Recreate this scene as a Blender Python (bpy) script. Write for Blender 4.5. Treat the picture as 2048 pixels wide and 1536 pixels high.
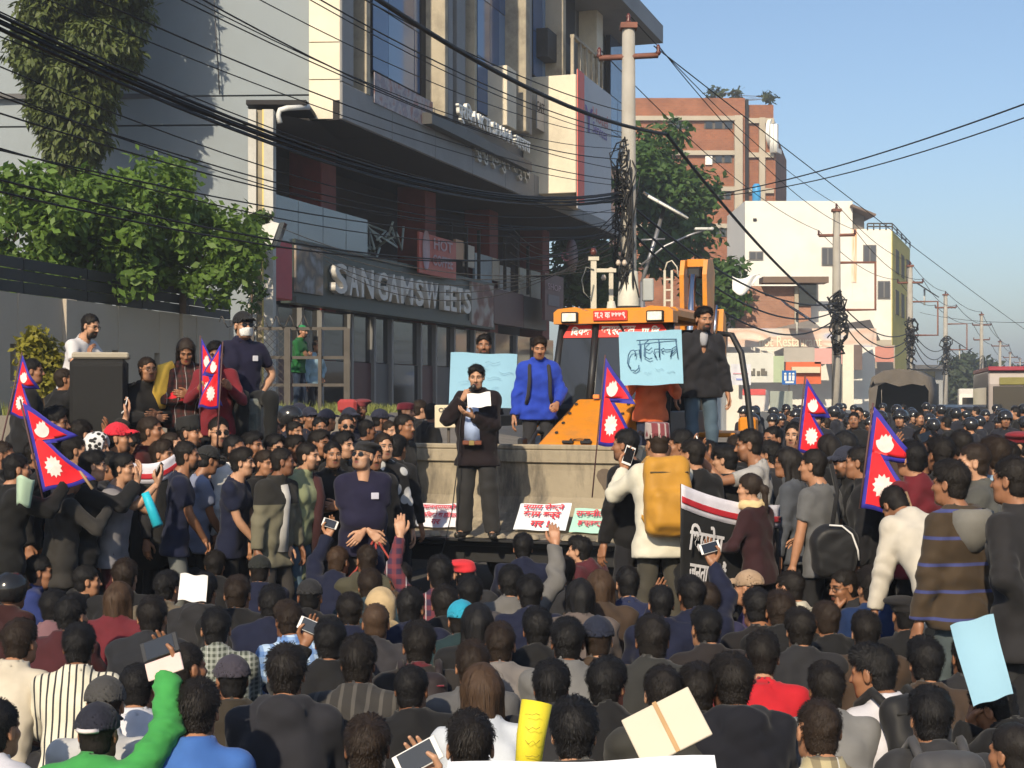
import bpy, math, random
import numpy as np
from mathutils import Vector, Matrix

for _o in list(bpy.data.objects): bpy.data.objects.remove(_o)
scene = bpy.context.scene
COL = scene.collection
R = math.radians
# ------------------------------------------------------------------ camera, sky, sun, exposure
CAM_H, FPX, HOR = 2.05, 3000.0, 795.0          # eye height (m), focal length and horizon row in 2048-px units
cam = bpy.data.cameras.new('camera'); cam_o = bpy.data.objects.new('camera', cam); COL.objects.link(cam_o)
cam.sensor_width = 36.0; cam.lens = 36.0*FPX/2048
cam.shift_y = (HOR-768)/2048
cam.clip_start = 0.1; cam.clip_end = 3000
cam_o.location = (0, 0, CAM_H); cam_o.rotation_euler = (R(90), 0, 0)
scene.camera = cam_o
SUN_AZ, SUN_EL = math.atan2(-0.287, -0.958), R(33)   # direction towards the sun, x = sin, y = cos
world = bpy.data.worlds.new('World'); scene.world = world; world.use_nodes = True
_wn = world.node_tree
_sky = _wn.nodes.new('ShaderNodeTexSky'); _sky.sky_type = 'NISHITA'; _sky.sun_disc = False
_sky.sun_elevation = SUN_EL; _sky.sun_rotation = SUN_AZ
_sky.altitude = 1300; _sky.air_density = 1.25; _sky.dust_density = 3.4; _sky.ozone_density = 3.2
_wn.links.new(_sky.outputs[0], _wn.nodes['Background'].inputs[0])
_wn.nodes['Background'].inputs[1].default_value = 0.105
sun = bpy.data.lights.new('sun', 'SUN'); sun.energy = 4.1; sun.angle = R(0.55); sun.color = (1.0, 0.85, 0.63)
sun_o = bpy.data.objects.new('sun', sun); COL.objects.link(sun_o)
_sd = Vector((math.sin(SUN_AZ)*math.cos(SUN_EL), math.cos(SUN_AZ)*math.cos(SUN_EL), math.sin(SUN_EL)))
sun_o.rotation_euler = _sd.to_track_quat('Z', 'Y').to_euler()
sun_o.location = _sd*50
vs = scene.view_settings; vs.view_transform = 'Standard'; vs.look = 'None'; vs.exposure = 0.45; vs.gamma = 1.0; vs.use_curve_mapping = False
scene.render.engine = 'CYCLES'
scene.cycles.use_denoising = True; scene.cycles.use_adaptive_sampling = True; scene.cycles.adaptive_threshold = 0.03
scene.cycles.max_bounces = 5; scene.cycles.diffuse_bounces = 3; scene.cycles.glossy_bounces = 2
scene.cycles.transmission_bounces = 3; scene.cycles.transparent_max_bounces = 6; scene.cycles.volume_bounces = 0
scene.cycles.caustics_reflective = False; scene.cycles.caustics_refractive = False

# ------------------------------------------------------------------ helpers
def at(px, py, Y):
    """point of the place seen at photo pixel (px, py) at distance Y from the camera plane"""
    return Vector(((px-1024)*Y/FPX, Y, CAM_H+(HOR-py)*Y/FPX))
def srgb(r, g, b):
    f = lambda c: (c/255/12.92) if c/255 <= 0.04045 else ((c/255+0.055)/1.055)**2.4
    return (f(r), f(g), f(b))
_used_labels = {}
def tag(o, label=None, cat=None, group=None, kind=None):
    if label: o['label'] = label
    if cat: o['category'] = cat
    if group: o['group'] = group
    if kind: o['kind'] = kind
    return o
def link(name, me, mats=None, parent=None, mw=None):
    o = bpy.data.objects.new(name, me); COL.objects.link(o)
    if parent is not None: o.parent = parent
    if mats is not None:
        if not isinstance(mats, (list, tuple)): mats = [mats]
        if me is not None and len(me.materials) == 0:
            for m in mats: me.materials.append(m)
        else:
            for i, m in enumerate(mats):
                if i < len(o.material_slots): o.material_slots[i].link = 'OBJECT'; o.material_slots[i].material = m
    if mw is not None: o.matrix_local = mw
    return o
def empty(name, loc=(0,0,0), rz=0.0):
    o = bpy.data.objects.new(name, None); COL.objects.link(o); o.location = loc; o.rotation_euler = (0,0,rz); o.empty_display_size = 0.1
    return o
def mesh_np(name, V, F, smooth=True):
    """V (n,3), F list of faces or an (m,k) array"""
    me = bpy.data.meshes.new(name)
    if isinstance(F, np.ndarray):
        k = F.shape[1]; m = F.shape[0]
        me.vertices.add(len(V)); me.vertices.foreach_set('co', np.asarray(V, np.float32).ravel())
        me.loops.add(m*k); me.loops.foreach_set('vertex_index', F.astype(np.int32).ravel())
        me.polygons.add(m); me.polygons.foreach_set('loop_start', np.arange(m, dtype=np.int32)*k)
        me.update(calc_edges=True); me.validate()
    else:
        me.from_pydata([tuple(v) for v in V], [], F); me.update()
    if smooth: me.polygons.foreach_set('use_smooth', np.ones(len(me.polygons), dtype=bool))
    return me

class MB:
    """collects simple solids into one mesh"""
    def __init__(s): s.v = []; s.f = []; s.m = []; s.mi = 0; s.sm = []
    def add(s, V, F, smooth=False):
        n = len(s.v); s.v += [tuple(v) for v in V]; s.f += [tuple(i+n for i in f) for f in F]; s.m += [s.mi]*len(F); s.sm += [smooth]*len(F); return s
    def box(s, c, d, M=None):
        cx, cy, cz = c; x, y, z = d[0]/2, d[1]/2, d[2]/2
        V = [Vector((cx+a*x, cy+b*y, cz+e*z)) for e in (-1,1) for b in (-1,1) for a in (-1,1)]
        if M is not None: V = [M@v for v in V]
        return s.add(V, [(0,2,3,1),(4,5,7,6),(0,1,5,4),(2,6,7,3),(0,4,6,2),(1,3,7,5)])
    def bbox(s, c, d, b=0.01, M=None):
        """box with chamfered edges"""
        cx, cy, cz = c; h = [d[0]/2, d[1]/2, d[2]/2]; b = min(b, *(x*0.49 for x in h)); V = []; idx = {}
        for ax in range(3):
            for sx in (-1,1):
                for sy in (-1,1):
                    for sz in (-1,1):
                        p = [sx*(h[0]-b), sy*(h[1]-b), sz*(h[2]-b)]; p[ax] = (sx,sy,sz)[ax]*h[ax]
                        idx[(ax,sx,sy,sz)] = len(V); q = Vector((cx+p[0], cy+p[1], cz+p[2])); V.append(M@q if M is not None else q)
        F = []
        for ax in range(3):
            o1, o2 = [(1,2),(2,0),(0,1)][ax]
            for sg in (-1,1):
                def k(a, b2):
                    t = [0,0,0]; t[ax] = sg; t[o1] = a; t[o2] = b2; return idx[(ax,*t)]
                q = [k(-1,-1),k(1,-1),k(1,1),k(-1,1)]
                F.append(tuple(q if sg > 0 else q[::-1]))
        for ax in range(3):
            o1, o2 = [(1,2),(2,0),(0,1)][ax]
            for a in (-1,1):
                for b2 in (-1,1):
                    t1 = [0,0,0]; t1[o1] = a; t1[o2] = b2; t2 = list(t1); t1[ax] = -1; t2[ax] = 1
                    q = [idx[(o1,*t1)], idx[(o1,*t2)], idx[(o2,*t2)], idx[(o2,*t1)]]
                    F.append(tuple(q if a*b2 < 0 else q[::-1]))
        for sx in (-1,1):
            for sy in (-1,1):
                for sz in (-1,1):
                    q = [idx[(0,sx,sy,sz)], idx[(1,sx,sy,sz)], idx[(2,sx,sy,sz)]]
                    F.append(tuple(q if sx*sy*sz > 0 else q[::-1]))
        return s.add(V, F)
    def tube(s, P, r, n=6, cap=True, smooth=True):
        P = [Vector(p) for p in P]; rr = r if isinstance(r, (list, tuple)) else [r]*len(P); V = []; F = []
        t0 = (P[1]-P[0]).normalized(); up = Vector((0,0,1)) if abs(t0.z) < 0.9 else Vector((1,0,0)); a = t0.cross(up).normalized()
        for i, p in enumerate(P):
            t = (P[min(i+1,len(P)-1)]-P[max(i-1,0)]).normalized(); a = (a-t*a.dot(t)).normalized(); b = t.cross(a)
            for k in range(n):
                w = 2*math.pi*k/n; V.append(p+(a*math.cos(w)+b*math.sin(w))*rr[i])
        for i in range(len(P)-1):
            for k in range(n): F.append((i*n+k, i*n+(k+1)%n, (i+1)*n+(k+1)%n, (i+1)*n+k))
        if cap: F.append(tuple(range(n))[::-1]); F.append(tuple((len(P)-1)*n+k for k in range(n)))
        return s.add(V, F, smooth)
    def cyl(s, a, b, r, n=12, r2=None): return s.tube([a, b], [r, r if r2 is None else r2], n)
    def prism(s, poly, y0, y1, M=None):
        """polygon in x,z extruded from y0 to y1"""
        n = len(poly); V = [Vector((x, y0, z)) for x, z in poly]+[Vector((x, y1, z)) for x, z in poly]
        if M is not None: V = [M@v for v in V]
        F = [tuple(range(n)), tuple(range(2*n-1, n-1, -1))]+[((i+1)%n, i, n+i, n+(i+1)%n) for i in range(n)]
        return s.add(V, F)
    def lathe(s, prof, n=16, M=None, smooth=True):
        V = []; F = []
        for r, z in prof:
            for k in range(n):
                w = 2*math.pi*k/n; p = Vector((r*math.cos(w), r*math.sin(w), z)); V.append(M@p if M is not None else p)
        for i in range(len(prof)-1):
            for k in range(n): F.append((i*n+k, i*n+(k+1)%n, (i+1)*n+(k+1)%n, (i+1)*n+k))
        return s.add(V, F, smooth)
    def quad(s, a, b, c, d): return s.add([a,b,c,d], [(0,1,2,3)])
    def grid(s, fn, nu, nv, smooth=True):
        V = [fn(i/nu, j/nv) for j in range(nv+1) for i in range(nu+1)]
        F = [(j*(nu+1)+i, j*(nu+1)+i+1, (j+1)*(nu+1)+i+1, (j+1)*(nu+1)+i) for j in range(nv) for i in range(nu)]
        return s.add(V, F, smooth)
    def mesh(s, name):
        me = bpy.data.meshes.new(name); me.from_pydata(s.v, [], s.f); me.update()
        me.polygons.foreach_set('use_smooth', s.sm)
        if any(s.m): me.polygons.foreach_set('material_index', s.m)
        return me
    def build(s, name, mats, parent=None, mw=None):
        me = s.mesh(name); o = bpy.data.objects.new(name, me); COL.objects.link(o)
        if not isinstance(mats, (list, tuple)): mats = [mats]
        for m in mats: me.materials.append(m)
        if parent is not None: o.parent = parent
        if mw is not None: o.matrix_local = mw
        return o
def solidify(o, t, offset=0):
    md = o.modifiers.new('thickness', 'SOLIDIFY'); md.thickness = t; md.offset = offset; return o
def copy_tree(o, parent=None):
    c = o.copy(); COL.objects.link(c)
    if parent is not None: c.parent = parent; c.matrix_parent_inverse = o.matrix_parent_inverse
    for ch in list(o.children): copy_tree(ch, c)
    return c

# ------------------------------------------------------------------ materials
_mats = {}
def mat(name, col, rough=0.7, metal=0.0, var=0.12, scale=3.0, bump=0.0, bscale=40.0, spec=0.4, dirt=None, coat=0.0):
    """procedural surface: colour broken up by two noises, optional fine bump and dirt colour (amount)"""
    if name in _mats: return _mats[name]
    m = bpy.data.materials.new(name); m.use_nodes = True; nt = m.node_tree; N = nt.nodes; L = nt.links
    b = N['Principled BSDF']; b.inputs['Roughness'].default_value = rough; b.inputs['Metallic'].default_value = metal
    b.inputs['Specular IOR Level'].default_value = spec
    if coat: b.inputs['Coat Weight'].default_value = coat
    tc = N.new('ShaderNodeTexCoord')
    ns = N.new('ShaderNodeTexNoise'); ns.inputs['Scale'].default_value = scale; ns.inputs['Detail'].default_value = 6; ns.inputs['Roughness'].default_value = 0.65
    L.new(tc.outputs['Object'], ns.inputs['Vector'])
    cr = N.new('ShaderNodeMapRange'); cr.inputs['From Min'].default_value = 0.25; cr.inputs['From Max'].default_value = 0.75
    cr.inputs['To Min'].default_value = 1-var; cr.inputs['To Max'].default_value = 1+var; L.new(ns.outputs['Fac'], cr.inputs['Value'])
    mx = N.new('ShaderNodeVectorMath'); mx.operation = 'SCALE'; mx.inputs[0].default_value = col[:3]; L.new(cr.outputs[0], mx.inputs['Scale'])
    out = mx.outputs[0]
    if dirt:
        n2 = N.new('ShaderNodeTexNoise'); n2.inputs['Scale'].default_value = dirt[2] if len(dirt) > 2 else scale*0.6; n2.inputs['Detail'].default_value = 8; n2.inputs['Roughness'].default_value = 0.7
        L.new(tc.outputs['Object'], n2.inputs['Vector'])
        mr = N.new('ShaderNodeMapRange'); mr.inputs['From Min'].default_value = 0.47; mr.inputs['From Max'].default_value = 0.68; mr.inputs['To Max'].default_value = dirt[1]; L.new(n2.outputs['Fac'], mr.inputs['Value'])
        mi = N.new('ShaderNodeMix'); mi.data_type = 'RGBA'; L.new(mr.outputs[0], mi.inputs['Factor']); L.new(out, mi.inputs['A']); mi.inputs['B'].default_value = (*dirt[0], 1); out = mi.outputs['Result']
    L.new(out, b.inputs['Base Color'])
    if bump:
        nb = N.new('ShaderNodeTexNoise'); nb.inputs['Scale'].default_value = bscale; nb.inputs['Detail'].default_value = 4; L.new(tc.outputs['Object'], nb.inputs['Vector'])
        bp = N.new('ShaderNodeBump'); bp.inputs['Strength'].default_value = bump; bp.inputs['Distance'].default_value = 0.02; L.new(nb.outputs['Fac'], bp.inputs['Height']); L.new(bp.outputs[0], b.inputs['Normal'])
    _mats[name] = m; return m
def emit_free_glass(name, col, rough=0.05, alpha=1.0, trans=0.0):
    if name in _mats: return _mats[name]
    m = bpy.data.materials.new(name); m.use_nodes = True; b = m.node_tree.nodes['Principled BSDF']
    b.inputs['Base Color'].default_value = (*col, 1); b.inputs['Roughness'].default_value = rough; b.inputs['Specular IOR Level'].default_value = 0.8
    b.inputs['Alpha'].default_value = alpha
    _mats[name] = m; return m

def text_obj(body, size, mat_, parent, M, extrude=0.0, align='CENTER', name='lettering', width=None, height=None, space=1.0, bold=0.0, shear=0.0):
    c = bpy.data.curves.new(name, 'FONT'); c.body = body; c.size = size; c.extrude = extrude; c.align_x = align; c.align_y = 'CENTER'
    c.space_character = space; c.offset = bold; c.resolution_u = 3; c.shear = shear
    c.materials.append(mat_)
    t = bpy.data.objects.new(name, c); COL.objects.link(t); bpy.context.view_layer.update()
    me = bpy.data.meshes.new_from_object(t.evaluated_get(bpy.context.evaluated_depsgraph_get())); me.name = name
    bpy.data.objects.remove(t); bpy.data.curves.remove(c)
    n = len(me.vertices); co = np.zeros(n*3, np.float32); me.vertices.foreach_get('co', co); co = co.reshape(-1,3)
    lo, hi = co.min(0), co.max(0); d = hi-lo; cc = (lo+hi)/2
    sx = width/d[0] if width else 1; sy = height/d[1] if height else 1
    if not width: sx = sy
    if not height: sy = sx
    S = Matrix.Diagonal((sx, sy, 1, 1))@Matrix.Translation((-cc[0], -cc[1], 0))
    o = bpy.data.objects.new(name, me); COL.objects.link(o); o.parent = parent
    o.matrix_local = M@S
    return o
# ------------------------------------------------------------------ people: bodies, hands, hair and clothes
f32 = np.float32
def _rc(P, a, b, ra, rb):
    a = np.asarray(a, f32); b = np.asarray(b, f32); ba = b-a; L2 = float(ba@ba)+1e-9
    x, y, z = P[0]-a[0], P[1]-a[1], P[2]-a[2]
    t = np.clip((x*ba[0]+y*ba[1]+z*ba[2])/L2, 0, 1)
    return np.sqrt((x-t*ba[0])**2+(y-t*ba[1])**2+(z-t*ba[2])**2)-(ra+(rb-ra)*t)
def _el(P, c, r):
    x, y, z = P[0]-f32(c[0]), P[1]-f32(c[1]), P[2]-f32(c[2])
    k0 = np.sqrt((x/r[0])**2+(y/r[1])**2+(z/r[2])**2); k1 = np.sqrt((x/r[0]**2)**2+(y/r[1]**2)**2+(z/r[2]**2)**2)+1e-6
    return k0*(k0-1)/k1
def _sm(a, b, k):
    h = np.clip(0.5+0.5*(b-a)/k, 0, 1); return b+(a-b)*h-k*h*(1-h)
def _grid(lo, hi, h):
    ax = [np.arange(lo[i]-2*h, hi[i]+2.5*h, h, dtype=f32) for i in range(3)]
    return ax, (ax[0][:,None,None], ax[1][None,:,None], ax[2][None,None,:])
def _nets(f, ax):
    """naive surface nets: vertices and quads of the zero surface of f on a grid"""
    nx, ny, nz = f.shape; s = f < 0
    c = np.zeros((nx-1, ny-1, nz-1), np.int8)
    offs = [(i,j,k) for i in (0,1) for j in (0,1) for k in (0,1)]
    for i,j,k in offs: c += s[i:nx-1+i, j:ny-1+j, k:nz-1+k]
    act = (c > 0) & (c < 8); I, J, K = np.nonzero(act); n = len(I)
    idx = -np.ones(act.shape, np.int32); idx[I,J,K] = np.arange(n)
    acc = np.zeros((n,3), f32); cnt = np.zeros(n, f32)
    for a in offs:
        for d in range(3):
            if a[d]: continue
            b = list(a); b[d] = 1
            fa = f[I+a[0], J+a[1], K+a[2]]; fb = f[I+b[0], J+b[1], K+b[2]]; cr = (fa < 0) != (fb < 0)
            t = np.where(cr, fa/(fa-fb+1e-12), 0); p = np.array(a, f32)[None,:].repeat(n, 0); p[:,d] += t
            acc += p*cr[:,None]; cnt += cr
    acc /= np.maximum(cnt, 1)[:,None]
    h = np.array([ax[0][1]-ax[0][0], ax[1][1]-ax[1][0], ax[2][1]-ax[2][0]], f32)
    V = np.array([ax[0][0], ax[1][0], ax[2][0]], f32)+(np.stack([I,J,K],1)+acc)*h
    Q = []
    for d in range(3):
        sl0 = [slice(1,-1)]*3; sl1 = [slice(1,-1)]*3; sl0[d] = slice(0,-1); sl1[d] = slice(1,None)
        a = s[tuple(sl0)]; b = s[tuple(sl1)]; ch = a != b; ii = np.stack(np.nonzero(ch), 1)
        if len(ii) == 0: continue
        base = ii.copy()
        for e in range(3):
            if e != d: base[:,e] += 1
        e1, e2 = (d+1)%3, (d+2)%3
        def q(o1, o2):
            t = base.copy(); t[:,e1] += o1; t[:,e2] += o2; return idx[t[:,0], t[:,1], t[:,2]]
        quad = np.stack([q(-1,-1), q(0,-1), q(0,0), q(-1,0)], 1)
        flip = ~a[ii[:,0], ii[:,1], ii[:,2]]
        quad[flip] = quad[flip][:,::-1]
        Q.append(quad)
    F = np.concatenate(Q) if Q else np.zeros((0,4), np.int32)
    return V, F[(F >= 0).all(1)]
def _jit(P, k, s):
    """cheap fold noise"""
    x, y, z = P
    return np.sin(k*x+3.1*np.sin(0.55*k*z+s)+s*1.7)*np.sin(0.9*k*z+2.3*np.sin(0.6*k*y+2*s)+s)+0.6*np.sin(1.9*k*y+2.0*np.sin(0.8*k*x-s)+1.3*k*z)*0.7

# ---- head (origin between the ears, +y the face, +z up)
HEADS = {}
def head_mesh(var, h=0.0065):
    key = (var, round(h,4))
    if key in HEADS: return HEADS[key]
    wide, jaw, nose, beard, female = {'a': (1.0,1.0,1.0,0.0,0), 'b': (1.06,1.08,1.1,0.0,0), 'c': (0.97,0.96,1.0,0.0,0), 'd': (1.0,1.04,1.05,0.9,0), 'e': (1.02,1.0,1.0,0.45,0), 'f': (0.95,0.90,0.86,0.0,1)}[var]
    ax, P = _grid((-0.10,-0.13,-0.20), (0.10,0.13,0.135), h)
    X = (P[0]/wide, P[1], P[2])
    f = _el(X, (0,-0.014,0.036), (0.073,0.094,0.083))
    f = _sm(f, _el(X, (0,0.030,-0.042), (0.059*jaw,0.060,0.074)), 0.03)
    f = _sm(f, _rc(X, (-0.028*jaw,0.045,-0.088), (0.028*jaw,0.045,-0.088), 0.023, 0.023), 0.035)
    f = _sm(f, _rc(X, (-0.010,0.066,-0.095), (0.010,0.066,-0.095), 0.017, 0.017), 0.022)
    for s in (-1,1):
        f = _sm(f, _el(X, (s*0.043,0.052,-0.022), (0.022,0.026,0.020)), 0.025)
        f = _sm(f, _rc(X, (s*0.012,0.081,0.024), (s*0.048,0.066,0.021), 0.010, 0.009), 0.014)
        f = -_sm(-f, _el(X, (s*0.031,0.097,0.004), (0.017,0.020,0.011)), 0.012)
        f = _sm(f, _el(X, (s*0.031,0.068,0.003), (0.0135,0.0135,0.0125)), 0.004)
    f = _sm(f, _rc(X, (0,0.082,0.016), (0,0.104*(0.6+0.4*nose),-0.028), 0.007, 0.0115*nose), 0.010)
    for s in (-1,1): f = _sm(f, _el(X, (s*0.012*nose,0.090,-0.032), (0.009,0.011,0.008)), 0.007)
    f = _sm(f, _el(X, (0,0.079,-0.058), (0.025,0.013,0.008)), 0.008)
    f = _sm(f, _el(X, (0,0.078,-0.069), (0.020,0.012,0.007)), 0.008)
    f = -_sm(-f, _rc(X, (-0.021,0.092,-0.0635), (0.021,0.092,-0.0635), 0.0035, 0.0035), 0.004)
    for s in (-1,1):
        f = _sm(f, _el(X, (s*0.076,-0.008,-0.004), (0.009,0.019,0.031)), 0.010)
        f = -_sm(-f, _el(X, (s*0.086,-0.003,0.000), (0.006,0.010,0.016)), 0.006)
    f = _sm(f, _rc(P, (0,-0.022,-0.06), (0,-0.045,-0.22), 0.053 if not female else 0.045, 0.060 if not female else 0.05), 0.03)
    V, F = _nets(f, ax)
    x, y, z = V[:,0]/wide, V[:,1], V[:,2]; C = np.zeros((len(V),4), f32)
    def put(mask, col, a=1.0):
        mask = np.clip(mask, 0, 1)[:,None]*a; C[:] = C*(1-mask)+np.array([*col,1], f32)*mask
    g = lambda d, r, e: (r-d)/e+0.5
    ax_ = np.abs(x)
    face = (y > 0.02)
    # stubble / beard
    if beard:
        d = np.sqrt((ax_/0.066)**2+((z+0.085)/0.062)**2); m = g(d,1.0,0.25)*((y > 0.015)&(z < -0.035))*(1-np.clip(g(np.sqrt((x/0.027)**2+((z+0.064)/0.012)**2),1,0.3),0,1))
        put(m*beard, (0.018,0.014,0.012)); put(g(np.sqrt((x/0.030)**2+((z+0.047)/0.008)**2),1,0.4)*face*beard, (0.018,0.014,0.012))
    elif not female:
        d = np.sqrt((ax_/0.062)**2+((z+0.085)/0.05)**2); put(g(d,1.0,0.4)*face*0.22, (0.03,0.022,0.02))
        put(g(np.sqrt((x/0.028)**2+((z+0.048)/0.006)**2),1,0.5)*face*(0.75 if var in 'bc' else 0.3), (0.02,0.015,0.013))
    put(g(np.sqrt((x/0.024)**2+((z+0.0635)/0.011)**2),1,0.4)*face*0.55, (0.17,0.045,0.04) if not female else (0.3,0.05,0.06))
    put(g(np.sqrt((ax_-0.031)**2/0.023**2+(z-0.024+0.10*(ax_-0.031)**1*0.6)**2/0.0058**2),1,0.45)*face, (0.012,0.009,0.008))
    put(g(np.sqrt((ax_-0.031)**2/0.0165**2+(z-0.003)**2/0.0078**2),1,0.35)*(y > 0.05), (0.02,0.012,0.01))
    put(g(np.sqrt((ax_-0.031)**2/0.0125**2+(z-0.002)**2/0.0034**2),1,0.35)*(y > 0.06), (0.42,0.38,0.34))
    put(g(np.sqrt((ax_-0.031)**2+(z-0.002)**2),0.0058,0.003)*(y > 0.06), (0.012,0.008,0.006))
    HEADS[key] = (V, F, C); return HEADS[key]

# ---- hands (origin at the wrist, fingers towards +y, palm towards -z; right hand: thumb on -x)
HANDS = {}
def hand_mesh(kind, side, h=0.005):
    key = (kind, side, round(h,4))
    if key in HANDS: return HANDS[key]
    curl = {'relax': (18,28,22), 'flat': (4,6,4), 'grip': (62,85,55), 'hold': (16,20,14), 'pinch': (55,40,20)}[kind]
    ax, P = _grid((-0.085,-0.03,-0.085), (0.065,0.20,0.035), h)
    f = _rc(P, (0,-0.03,0), (0,0.02,0), 0.025, 0.024)
    kx = [-0.029,-0.0095,0.0105,0.029]; ky = [0.088,0.093,0.088,0.078]; ln = [(0.042,0.025,0.020),(0.046,0.029,0.022),(0.042,0.027,0.021),(0.033,0.020,0.018)]
    for i in range(4): f = _sm(f, _rc(P, (kx[i]*0.55,0.015,0), (kx[i],ky[i],0.002), 0.0165, 0.0125), 0.014)
    for i in range(4):
        p = Vector((kx[i], ky[i], 0.002)); a = 0; spread = kx[i]*1.6
        r = [0.0098,0.0090,0.0080,0.0068]
        if i == 3: r = [q*0.88 for q in r]
        for j in range(3):
            a += R(curl[j]*(1+0.06*(i-1)))
            d = Vector((math.sin(spread)*math.cos(a), math.cos(a)*math.cos(spread), -math.sin(a))); q = p+d*ln[i][j]
            f = _sm(f, _rc(P, p, q, r[j], r[j+1]), 0.003); p = q
    tb = {'relax': [(-0.026,0.022,-0.008),(-0.052,0.052,-0.020),(-0.060,0.082,-0.030),(-0.058,0.106,-0.036)],
          'flat': [(-0.026,0.022,-0.004),(-0.056,0.050,-0.008),(-0.072,0.078,-0.010),(-0.080,0.100,-0.010)],
          'grip': [(-0.026,0.022,-0.010),(-0.044,0.050,-0.034),(-0.030,0.074,-0.052),(-0.008,0.084,-0.058)],
          'hold': [(-0.026,0.022,-0.010),(-0.054,0.048,-0.030),(-0.056,0.078,-0.046),(-0.044,0.100,-0.050)],
          'pinch': [(-0.026,0.022,-0.010),(-0.046,0.052,-0.036),(-0.038,0.080,-0.052),(-0.028,0.102,-0.060)]}[kind]
    rr = [0.0165,0.0125,0.0105,0.0080]
    for j in range(3): f = _sm(f, _rc(P, tb[j], tb[j+1], rr[j], rr[j+1]), 0.008 if j == 0 else 0.003)
    V, F = _nets(f, ax)
    if side == 'L': V = V*np.array([-1,1,1], f32); F = F[:,::-1]
    HANDS[key] = (V, F); return HANDS[key]

# ---- hair, shared between people (head frame)
HAIRS = {}
HAIR_KINDS = {'short': (0.006,0.016,2200,0.20), 'messy': (0.010,0.025,2600,0.36), 'thick': (0.011,0.024,2500,0.22), 'buzz': (0.0035,0.007,700,0.06), 'spiky': (0.011,0.026,1800,0.70), 'side': (0.012,0.032,1700,0.12), 'long': (0.017,0.06,500,0.05), 'pony': (0.011,0.05,500,0.04), 'bald': (0.004,0.008,400,0.1)}
def hair_mesh(kind, seed=0):
    key = (kind, seed)
    if key in HAIRS: return HAIRS[key]
    th, ln, ns, lift = HAIR_KINDS[kind]; rng = np.random.RandomState(seed*17+len(kind)); h = 0.0085
    lo, hi = (-0.12,-0.15,-0.11), (0.12,0.14,0.17)
    if kind == 'long': lo = (-0.14,-0.19,-0.42)
    if kind == 'pony': lo = (-0.12,-0.20,-0.40)
    ax, P = _grid(lo, hi, h)
    f = _el(P, (0,-0.016,0.040), (0.076+th,0.096+th,0.084+th))
    if kind in ('thick','messy','spiky'): f = _sm(f, _el(P, (0.01*(rng.rand()-0.5),0.025,0.085), (0.060+th*0.6,0.060+th*0.5,0.035+th)), 0.03)
    if kind == 'side': f = _sm(f, _el(P, (0.02,0.05,0.090), (0.055,0.045,0.038)), 0.03)
    f = f+0.0022*_jit(P, 60, rng.rand()*6)+0.0035*_jit(P, 26, rng.rand()*6)*(th/0.018)
    if kind not in ('long','pony'):
        w_ = np.clip((P[2]+0.055)/0.11, 0, 1); f = f+(1-w_)*th*0.8+0*P[0]+0*P[1]; f = _sm(f, _el(P, (0,-0.038,-0.030), (0.066,0.062,0.066)), 0.02)
        for s in (-1,1): f = np.maximum(f, -_el(P, (s*0.088,0.0,-0.008), (0.034,0.034,0.036)))
    face = _el(P, (0,0.128,-0.045), (0.088,0.110,0.138 if kind != 'bald' else 0.17))
    f = np.maximum(f, -face)
    nape = 0.080 if kind not in ('thick','messy') else 0.092
    cutz = np.where(P[1] < -0.02, -nape, np.where(P[1] < 0.018, -0.028, np.where(P[1] < 0.045, 0.022, 0.058+0.012*np.sin(60*P[0]+seed))))+0*P[0]
    f = np.maximum(f, cutz-P[2]-0*P[0])
    if kind == 'long':
        g = _rc(P, (0,-0.075,0.02), (0,-0.100,-0.36), 0.075, 0.045)
        for s in (-1,1): g = _sm(g, _rc(P, (s*0.070,-0.03,0.02), (s*0.085,-0.055,-0.28), 0.028, 0.022), 0.04)
        f = _sm(f, g+0.004*_jit((P[0],P[1],P[2]*0.15), 80, 1.0), 0.03)
    if kind == 'pony':
        f = _sm(f, _rc(P, (0,-0.105,0.03), (0,-0.140,0.00), 0.022, 0.03), 0.015)
        f = _sm(f, _rc(P, (0,-0.140,0.00), (0,-0.135,-0.34), 0.030, 0.014)+0.003*_jit((P[0],P[1],P[2]*0.15), 90, 1.0), 0.02)
    V, F = _nets(f, ax)
    # strands: tapered ribbons lying over the shell
    n = len(V); e1 = V[F[:,1]]-V[F[:,0]]; e2 = V[F[:,3]]-V[F[:,0]]; fn = np.cross(e1, e2); fn /= np.linalg.norm(fn, axis=1)[:,None]+1e-9; fc = V[F].mean(1)
    outer = (fn*(fc-np.array([0,0,0.02]))).sum(1) > 0.02
    pick = rng.choice(np.nonzero(outer)[0], ns)
    p0 = fc[pick]+rng.randn(ns,3)*0.003; nn = fn[pick]
    whorl = np.array([0.015*(1 if seed%2 else -1), -0.045, 0.125])
    d = p0-whorl; fwd = (p0[:,1] > -0.02)&(p0[:,2] > 0.05)
    if kind in ('side','messy'): d[fwd] += np.array([0.12 if seed%2 else -0.12, 0.02, 0.02])
    if kind in ('long','pony'): d = np.stack([d[:,0]*0.4, d[:,1]*0.3-0.02, -0.12+0*d[:,0]], 1)
    d -= nn*(d*nn).sum(1)[:,None]; d /= np.linalg.norm(d, axis=1)[:,None]+1e-6
    d += rng.randn(ns,3)*(0.10+0.28*lift); d /= np.linalg.norm(d, axis=1)[:,None]
    L = ln*(0.5+0.8*rng.rand(ns))[:,None]
    if kind not in ('long','pony'): L *= ((0.35+0.65*np.clip((p0[:,2]+0.05)/0.10, 0, 1))*np.where((p0[:,1] > 0.06)&(p0[:,2] < 0.11), 0.45, 1.0))[:,None]
    sd = np.cross(d, nn); sd /= np.linalg.norm(sd, axis=1)[:,None]+1e-6
    w = (0.0009+0.0013*rng.rand(ns))[:,None]
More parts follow.
